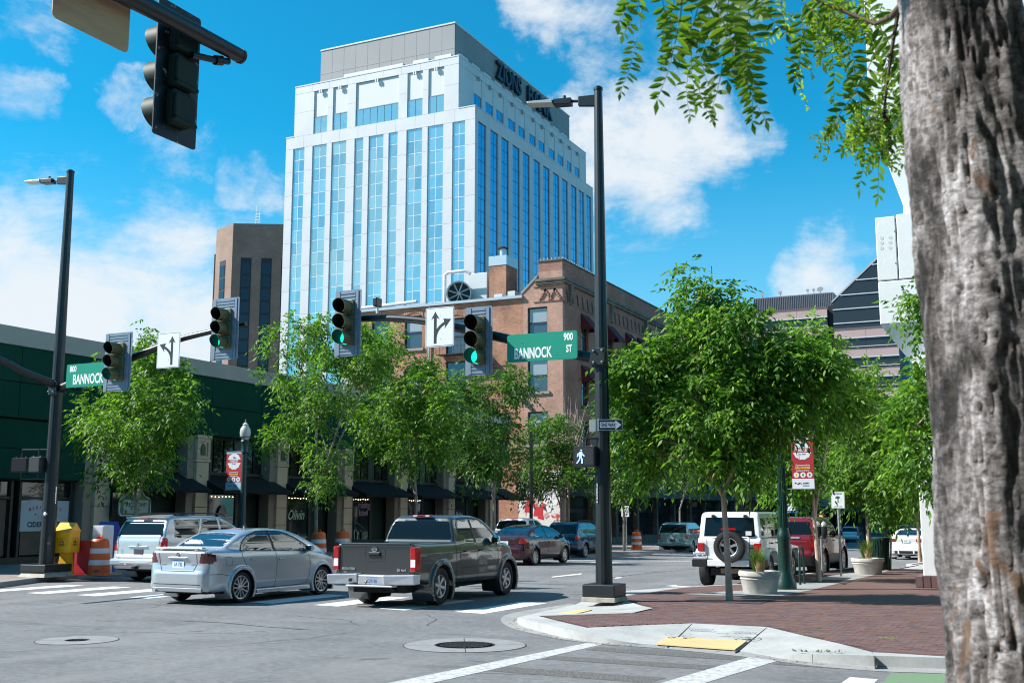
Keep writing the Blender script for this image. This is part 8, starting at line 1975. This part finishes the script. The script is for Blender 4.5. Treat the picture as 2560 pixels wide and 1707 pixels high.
for sg in (1, -1):
    for (y0, y1) in ((.20, 1.30), (3.05, 4.20)):
        mb = MB(); yc = (y0 + y1) / 2; n = 12; pts = []
        for k in range(n + 1): a = math.pi * k / n; pts.append((yc - (y1 - y0) / 2 * math.cos(a), .62 + .33 * min(1, math.sin(a) * 1.35)))
        for i in range(n):
            (ya_, za), (yb2, zb2) = pts[i], pts[i + 1]; x0, x1 = sg * (Wj / 2 - .14), sg * (Wj / 2 + .03)
            mb.hexa([(x0, ya_, za - .03), (x1, ya_, za - .07), (x1, yb2, zb2 - .07), (x0, yb2, zb2 - .03)], [(x0, ya_, za + .02), (x1, ya_, za - .02), (x1, yb2, zb2 - .02), (x0, yb2, zb2 + .02)])
        mb.build('wheel_arch', WHITEP, c8, 50)
    x0, x1 = sg * .62, sg * .79; a, b = min(x0, x1), max(x0, x1); MB().box(a, b, -.045, .01, .88, 1.08).build('tail_light', REDL, c8, bevel=.012)
    a, b = min(sg * .36, sg * .44), max(sg * .36, sg * .44); MB().box(a, b, .05, .13, 1.68, 1.77).build('window_hinge', BLK, c8, bevel=.01)
    mm = MB().box(min(sg * .84, sg * 1.03), max(sg * .84, sg * 1.03), 2.62, 2.70, 1.22, 1.42).build('mirror', BLK, c8, bevel=.02)
    for yy in (1.12, 1.86): MB().box(min(sg * .80, sg * .835), max(sg * .80, sg * .835), yy, yy + .13, 1.04, 1.08).build('door_handle', BLK, c8)
MB().box(-.92, -.52, -.14, .12, .50, .70).box(.52, .92, -.14, .12, .50, .70).build('bumper_corner', BLK, c8, bevel=.03); MB().box(-.518, .518, -.16, .12, .52, .68).build('rear_bumper', WHITEP, c8, bevel=.02)
MB().box(.52, .76, -.02, .02, .93, .99).box(.52, .76, -.02, .02, .72, .78).build('door_hinge', BLK, c8, bevel=.005)
wheel(c8, 0, 0, .385, .25, 5, 1, rimR=.225, M=Matrix.Translation((.04, -.13, .99)) @ Matrix.Rotation(R(90), 4, 'X')); MB().cyl((.04, -.1, .99), (.04, .02, .99), .14, n=16).build('spare_mount', BLK, c8); MB().box(-.14, .22, -.22, -.18, 1.40, 1.45).box(.02, .06, -.2, 0, 1.2, 1.44).build('high_brake_light', REDL, c8) 
plate(c8, sh8, -.74, .86 - .08, .31, .15, PLD, '205 WEUW', y=-.05)
MB().box(.42, .56, -.012, .035, 1.27, 1.37).build('window_sticker', SIGNW, c8); MB().box(-.25, .4, .1, .4, .34, .46).build('exhaust_box', mat('rusty_exhaust', (.2, .14, .1), .7, .3), c8)
put(c8, -7.24, 27.6, R(1))
# red suv
c9, sh9 = box_wagon('red_suv', 'red sport utility vehicle parked ahead of the white off-roader', REDP, 4.75, 1.73, 1.90, (1.02, 3.75), .385, cell=.034, spokes=6, slope=.30, hood=1.12, nose=1.0, hoodlen=1.35, belt=1.12, lamp=(.86, 1.12), lampw=.12, lampside=.16, tumble=.13, cladding=(.60, BLK))
rails(c9, .5, 2.6, .68, 1.72); plate(c9, sh9, 0, .86, .31, .15, PLD, 'F 552'); y_ = sh9.rear([(0, 1.10)])[0][1]; MB().box(-.45, .45, y_ - .02, y_, 1.085, 1.14).build('chrome_bar', CHR, c9, bevel=.01)
put(c9, -7.05, 33.0, R(-2))
# white modern sedan, far right
c10, sh10 = sedan('white_sedan', 'white sedan with red wrap-round lamps parked beyond the driveway', WHITEP, L=4.88, H=1.45, W=1.84, ax=(1.08, 3.9), Rr=.34, cell=.045, spokes=10, rimR=.24, tail='slim')
plate(c10, sh10, 0, .86, .31, .14, PLD, '1B 7C'); MB().box(-.5, .5, -.01, .08, .30, .42).build('diffuser', BLK, c10, bevel=.01); MB().box(-.36, -.3, -.03, .05, .30, .45).box(.30, .36, -.03, .05, .30, .45).build('diffuser_fin', SIGNW, c10)
put(c10, -6.0, 53.4, R(-6))
# small far ones
c11, sh11 = box_wagon('far_silver_suv', 'small distant silver wagon facing away under the far trees', SILV2, 4.6, 1.68, 1.85, (.95, 3.6), .34, cell=.07, slope=.35, belt=1.05, hood=1.05)
put(c11, -18.6, 118.0, 0)
c12 = copy_tree(c11, 'distant dark wagon directly ahead of the far silver wagon'); c12.name = 'far_dark_suv'
for o in c12.children:
    if o.name.startswith('body'): o.data = o.data.copy(); o.data.materials[0] = DKBLUE
put(c12, -16.4, 121, 0)
c13 = copy_tree(c12, 'dark car parked beside the white sedan, half hidden by the pillar'); c13.name = 'dark_parked_suv'; put(c13, -4.0, 60.0, 0)
c14 = copy_tree(c12, 'dark car beyond the white sedan roof'); c14.name = 'dark_far_car'; put(c14, -8.6, 78, 0)
# ================================================================= near tree: trunk and hanging fronds
BK = bpy.data.materials.new('old_bark'); BK.use_nodes = True; t_ = BK.node_tree; b_ = t_.nodes['Principled BSDF']; b_.inputs['Roughness'].default_value = .9
def tn(k, **kw): return nd(t_, k, **kw)
tcn = tn('ShaderNodeTexCoord'); mp1 = tn('ShaderNodeMapping'); mp1.inputs['Scale'].default_value = (1, 1, .42); t_.links.new(tcn.outputs['Object'], mp1.inputs[0])
def no(scale, det, rough=.6, dist=0, vec=None):
    n_ = tn('ShaderNodeTexNoise'); n_.inputs['Scale'].default_value = scale; n_.inputs['Detail'].default_value = det; n_.inputs['Roughness'].default_value = rough; n_.inputs['Distortion'].default_value = dist; t_.links.new(vec or mp1.outputs[0], n_.inputs['Vector']); return n_.outputs[0]
mp2 = tn('ShaderNodeMapping'); mp2.inputs['Scale'].default_value = (1, 1, 1.7); t_.links.new(tcn.outputs['Object'], mp2.inputs[0])
nA, nB, nC = no(5.0, 9, .68, .8), no(34, 7, .72, .3, mp2.outputs[0]), no(6.5, 5, .6, 1.4)
at = tn('ShaderNodeAttribute'); at.attribute_name = 'crev'
r1 = tn('ShaderNodeValToRGB'); e_ = r1.color_ramp.elements; e_[0].position = .38; e_[0].color = (.022, .020, .019, 1); e_[1].position = .64; e_[1].color = (.46, .445, .45, 1); x_ = e_.new(.50); x_.color = (.20, .185, .182, 1)
t_.links.new(nA, r1.inputs[0])
r2 = tn('ShaderNodeValToRGB'); e_ = r2.color_ramp.elements; e_[0].position = .40; e_[0].color = (.40, .38, .37, 1); e_[1].position = .58; e_[1].color = (1.25, 1.25, 1.28, 1); t_.links.new(nB, r2.inputs[0])
m1 = tn('ShaderNodeMix', data_type='RGBA', blend_type='MULTIPLY'); m1.inputs['Factor'].default_value = 1; t_.links.new(r1.outputs[0], m1.inputs['A']); t_.links.new(r2.outputs[0], m1.inputs['B'])
r3 = tn('ShaderNodeMapRange'); t_.links.new(nC, r3.inputs[0]); r3.inputs['From Min'].default_value = .60; r3.inputs['From Max'].default_value = .64
m2 = tn('ShaderNodeMix', data_type='RGBA'); t_.links.new(r3.outputs[0], m2.inputs['Factor']); t_.links.new(m1.outputs['Result'], m2.inputs['A']); m2.inputs['B'].default_value = (.15, .095, .062, 1)
m3 = tn('ShaderNodeMix', data_type='RGBA'); t_.links.new(at.outputs['Fac'], m3.inputs['Factor']); t_.links.new(m2.outputs['Result'], m3.inputs['A']); m3.inputs['B'].default_value = (.035, .027, .022, 1)
t_.links.new(m3.outputs['Result'], b_.inputs['Base Color'])
bp_ = tn('ShaderNodeBump'); bp_.inputs['Strength'].default_value = .8; bp_.inputs['Distance'].default_value = .012; t_.links.new(nB, bp_.inputs['Height']); t_.links.new(bp_.outputs[0], b_.inputs['Normal'])

nt_ = thing('near_tree', 'thick grey-barked tree trunk filling the right edge with feathery fronds hanging from its top', 'tree', (0, 0, 0))
Dn = 3.1
fwd = Vector((-_sy, _cy, 0)); rgt = Vector((_cy, _sy, 0))
def near_pt(px, py, D=Dn):
    r = sight(px, py); k = D / (r.x * fwd.x + r.y * fwd.y); return Vector((0, 0, EYE)) + r * k
left_edge = [(2232, -120), (2246, 0), (2262, 200), (2285, 430), (2306, 640), (2325, 860), (2338, 1060), (2346, 1250), (2358, 1450), (2368, 1600), (2378, 1760), (2400, 2100)]
right_w = [290, 296, 310, 345, 365, 385, 400, 410, 415, 420, 430, 460]
rows_n = []; 
for (px, py), w in zip(left_edge, right_w):
    a = near_pt(px, py); b = near_pt(px + w, py); c = (a + b) / 2; rows_n.append((c.z, c, (b - a).length / 2))
rows_n.sort(key=lambda q: q[0])
zs = np.array([q[0] for q in rows_n]); z_lo, z_hi = .10, zs[-1]
def trunk_at(z):
    i = np.interp(z, zs, np.arange(len(zs))); a = int(min(i, len(zs) - 2)); f = i - a
    c = rows_n[a][1].lerp(rows_n[a + 1][1], f); return Vector((c.x, c.y, z)), rows_n[a][2] * (1 - f) + rows_n[a + 1][2] * f
nz, na_ = 300, 150; V = np.zeros((nz, na_, 3)); crev = np.zeros((nz, na_))
for i in range(nz):
    z = z_lo + (z_hi - z_lo) * i / (nz - 1); c, r = trunk_at(z)
    if z < .5: r *= 1 + (.5 - z) * .5
    for j in range(na_):
        a = 2 * math.pi * j / na_; ca, sa = math.cos(a), math.sin(a)
        p = Vector((ca * 3.0, sa * 3.0, z * 1.7)); q = Vector((ca * 9, sa * 9, z * 4.6))
        rid = abs(mnoise.noise(p + Vector((0, 0, 3)))) ; rid2 = abs(mnoise.noise(q)); fine = mnoise.noise(Vector((ca * 24, sa * 24, z * 22)))
        dcr = max(0, 1 - rid2 / .11) * (.5 + .5 * (mnoise.noise(p * 1.3 + Vector((7, 1, 0))) > -.05))
        disp = .020 * (mnoise.noise(p * .6) * 1.2) + .012 * (rid2 - .25) - .017 * dcr + .006 * fine + .012 * mnoise.noise(Vector((ca * 2.2, sa * 2.2, z * 2.4)))
        crev[i, j] = min(1, dcr * .9)
        rr_ = r * .97 + disp; V[i, j] = (c.x + rgt.x * ca * rr_ + fwd.x * sa * rr_, c.y + rgt.y * ca * rr_ + fwd.y * sa * rr_, z)
F = []
idx = np.arange(nz * na_).reshape(nz, na_); F = np.stack([idx[:-1, :], np.roll(idx, -1, 1)[:-1, :], np.roll(idx, -1, 1)[1:, :], idx[1:, :]], -1).reshape(-1, 4)
tr_ = npmesh('trunk', V.reshape(-1, 3), F, BK, nt_, smooth=True)
ca_ = tr_.data.attributes.new('crev', 'FLOAT', 'POINT'); ca_.data.foreach_set('value', crev.ravel().astype(np.float32))
# a low limb leaving the trunk to the right
c0, r0 = trunk_at(2.15); MBl = MB().tube([c0 + rgt * .05 - Vector((0, 0, .25)), c0 + rgt * .22 + Vector((0, 0, .10)), c0 + rgt * .42 + Vector((0, 0, .55)), c0 + rgt * .6 + Vector((0, 0, 1.1))], [.13, .11, .095, .08], 20); MBl.build('limb', BK, nt_, 80)
TWG = mat('green_twig', (.10, .13, .04), .7); TWB = mat('brown_twig', (.08, .05, .035), .85)
FR = leafmat('locust_leaflet', [(.045, .105, .012), (.070, .145, .018), (.115, .195, .024)], .42)
FRY = leafmat('young_locust_leaflet', [(.15, .24, .02), (.20, .30, .03), (.25, .34, .05)], .5)
def frond_mesh(nm, n, length, ll, wd, m, seed, curl=.25):
    rr = random.Random(seed); mb = MB(); pts = []
    for k in range(12): s_ = k / 11; pts.append(Vector((curl * length * s_ * s_ * .6, rr.uniform(-.004, .004), -length * s_ * (1 - .12 * s_))))
    mb.tube(pts, [.0022 - .0012 * k / 11 for k in range(12)], 4, 1, caps=False)
    for i in range(n):
        s_ = .10 + .88 * i / (n - 1); k = s_ * 11; a = int(min(k, 10)); p = pts[a].lerp(pts[a + 1], k - a)
        for sg in (1, -1):
            if rr.random() < .06: continue
            taper = (.65 + .45 * math.sin(math.pi * min(1, s_ * .9 + .12)));  l = ll * taper * rr.uniform(.85, 1.1); w = wd * taper
            ang = rr.uniform(-.16, .16) - .10 - .35 * s_; ax = Vector((sg * math.cos(ang), rr.uniform(-.35, .35), math.sin(ang) - .12)).normalized(); wv = ax.cross(Vector((rr.uniform(-.3, .3), 1, rr.uniform(-.3, .3)))).normalized(); q = p + Vector((0, 0, rr.uniform(-.006, .006)))
            nrm_ = ax.cross(wv)
            f_ = .18 * w
            ring_ = [(.0, 0), (.18, .62), (.45, 1.0), (.75, .78), (1, .0)]
            vs = [q]; vs += [q + ax * l * u + wv * w * v / 2 + nrm_ * f_ for u, v in ring_[1:4]] + [q + ax * l] + [q + ax * l * u - wv * w * v / 2 + nrm_ * f_ for u, v in reversed(ring_[1:4])] + [q + ax * l * .5]
            mb.add([tuple(v) for v in vs], [(0, 1, 2, 8), (2, 3, 4, 8), (4, 5, 6, 8), (6, 7, 0, 8)], 0)
    q = pts[-1]; mb.add([tuple(q), tuple(q + Vector((wd / 2, 0, -ll * .5))), tuple(q + Vector((0, 0, -ll))), tuple(q + Vector((-wd / 2, 0, -ll * .5)))], [(0, 1, 2, 3)], 0)
    o = mb.build(nm, [m, TWG]); me = o.data; bpy.data.objects.remove(o); return me
FM = [frond_mesh('frond', 9, .36, .068, .024, FR, 1), frond_mesh('frond', 11, .46, .072, .024, FR, 2, -.2), frond_mesh('frond', 8, .30, .060, .022, FR, 3, .4), frond_mesh('frond', 7, .26, .062, .026, FR, 4, -.35)]
FY = [frond_mesh('frond', 10, .22, .030, .013, FRY, 5, .5), frond_mesh('frond', 11, .26, .032, .013, FRY, 6, -.5), frond_mesh('frond', 9, .19, .028, .012, FRY, 7, .8)]
rr = random.Random(21)
def hang(px, py, D, me, s_=1, tilt=0, yaw=None):
    p = near_pt(px, py, D); yaw = rr.uniform(-.7, .7) if yaw is None else yaw
    M_ = Matrix.Translation(p) @ Matrix.Rotation(YAW + yaw, 4, 'Z') @ Matrix.Rotation(tilt, 4, 'Y') @ Matrix.Rotation(rr.uniform(-.25, .25), 4, 'X') @ Matrix.Scale(s_, 4)
    return inst('frond', me, nt_, M=M_)
D5 = 4.0
for (px, py, s_, tl) in ((1590, -70, .9, .1), (1600, -10, .75, .2), (1635, -60, .9, -.2), (1690, -60, 1.0, .1), (1700, 30, .9, .15), (1720, -40, 1.2, -.12), (1750, -20, 1.0, .1), (1745, 70, .8, .05), (1770, -60, 1.15, -.2), (1800, -50, 1.1, .05), (1820, -30, 1.2, -.05), (1840, -70, 1.2, .1), (1860, -60, 1.25, -.12), (1880, -40, .9, -.25), (1780, 20, .9, .3), (1900, -60, .7, -.3)):
    hang(px, py, D5 + rr.uniform(-.25, .35), rr.choice(FM), s_, tl)
for (px, py, s_, tl) in ((1590, 90, .6, .15), (1720, 180, .6, .1), (1745, 210, .55, -.1), (1850, 150, .75, -.15), (1835, 60, .9, -.1), (1860, 90, .8, -.22), (1730, 90, .85, .12)):
    hang(px, py, D5 + rr.uniform(-.2, .2), rr.choice(FM), s_, tl)
D6 = 4.4
for k in range(52):
    px = rr.uniform(2000, 2270); top_ = -40 if px > 2060 else -30; py = rr.uniform(-40, 250 if px > 2120 else 60)
    if px > 2170 and py > 150 and rr.random() < .3: continue
    hang(px, py, D6 + rr.uniform(-.3, .6), rr.choice(FY if rr.random() < .6 else FM), rr.uniform(.7, 1.15), rr.uniform(-.9, .9))
for k in range(36):
    px = rr.uniform(2120, 2270); py = rr.uniform(240, 318); hang(px, py, D6 + rr.uniform(-.2, .3), rr.choice(FY if rr.random() < .75 else FM), rr.uniform(.6, .95), rr.uniform(-1.2, 1.2))
for (px, py, tl) in ((2110, 290, .9), (2100, 305, 1.1), (2130, 310, .7), (2150, 320, .4), (2200, 310, .1), (2185, 320, -.1), (1985, 30, .5), (2010, 80, .35), (2000, 150, .2), (1960, -20, .5)): hang(px, py, D6, rr.choice(FY), 1.0, tl)
# twigs that carry the fronds (they reach in from above the frame and from the trunk)
def twig(pts, r0, m): MB().tube([near_pt(a, b, d) for a, b, d in pts], [r0 * (1 - .7 * i / (len(pts) - 1)) for i in range(len(pts))], 7).build('twig', m, nt_, 60)
twig([(2330, -80, 3.4), (2230, 40, 4.0), (2190, 60, 4.3), (2060, 10, 4.4), (1960, -40, 4.4)], .014, TWB); twig([(2260, -60, 4.4), (2225, 150, 4.4), (2212, 260, 4.4), (2208, 340, 4.4)], .010, TWB)
twig([(2330, -60, 3.4), (2100, -120, 4.0), (1850, -60, 4.1), (1650, -50, 4.1), (1560, -40, 4.1)], .02, TWB)
for (x0, y0) in ((1800, -70), (1700, -60), (1600, -50)): twig([(x0 + 30, y0, 4.1), (x0 + 5, y0 + 60, 4.1), (x0, y0 + 120, 4.1)], .004, TWG)
for k in range(5):
    px, py = rr.uniform(2185, 2240), rr.uniform(230, 350); mb = MB(); p = near_pt(px, py, 4.3)
    for j in range(16): q = p + Vector((rr.uniform(-.008, .008), rr.uniform(-.008, .008), -j * .006)); mb.lathe([(.001, -.006), (.006, 0), (.001, .006)], 6, M=Matrix.Translation(q), cap0=False, cap1=False)
    mb.build('seed_cluster', mat('seed_brown', (.05, .035, .02), .8), nt_)

# the crown of the near tree overhead, unseen, spread and thickened to shade the trunk and darken glass
rg = np.random.default_rng(4); Cc_ = []
for k in range(1500): Cc_.append((rg.uniform(-2.5, 11), rg.uniform(-8, 8), rg.uniform(4.6, 10.5)))
Cc_ = np.array([c for c in Cc_ if c[2] > 5.0 + .62 * max(0, c[1]) + .35 * max(0, -c[0])])
Vc, Fc = compound_leaves(rg, Cc_, 9, .42, .6, size=.26); cr_ = npmesh('crown', Vc, Fc, FR, nt_); cr_['kind'] = 'stuff'
mb = MB(); tp_, tr0 = trunk_at(z_hi)
for e in ((-1.5, -3, 8), (3, -4, 9), (5.5, .5, 8.5), (1.5, 0, 9.5)): mb.tube([tp_ - Vector((0, 0, .1)), tp_ + Vector((0, 0, 1.2)) + (Vector(e) - tp_) * .2, Vector(e)], [tr0 * .9, tr0 * .6, .04], 12)
mb.build('limb', BK, nt_, 70)
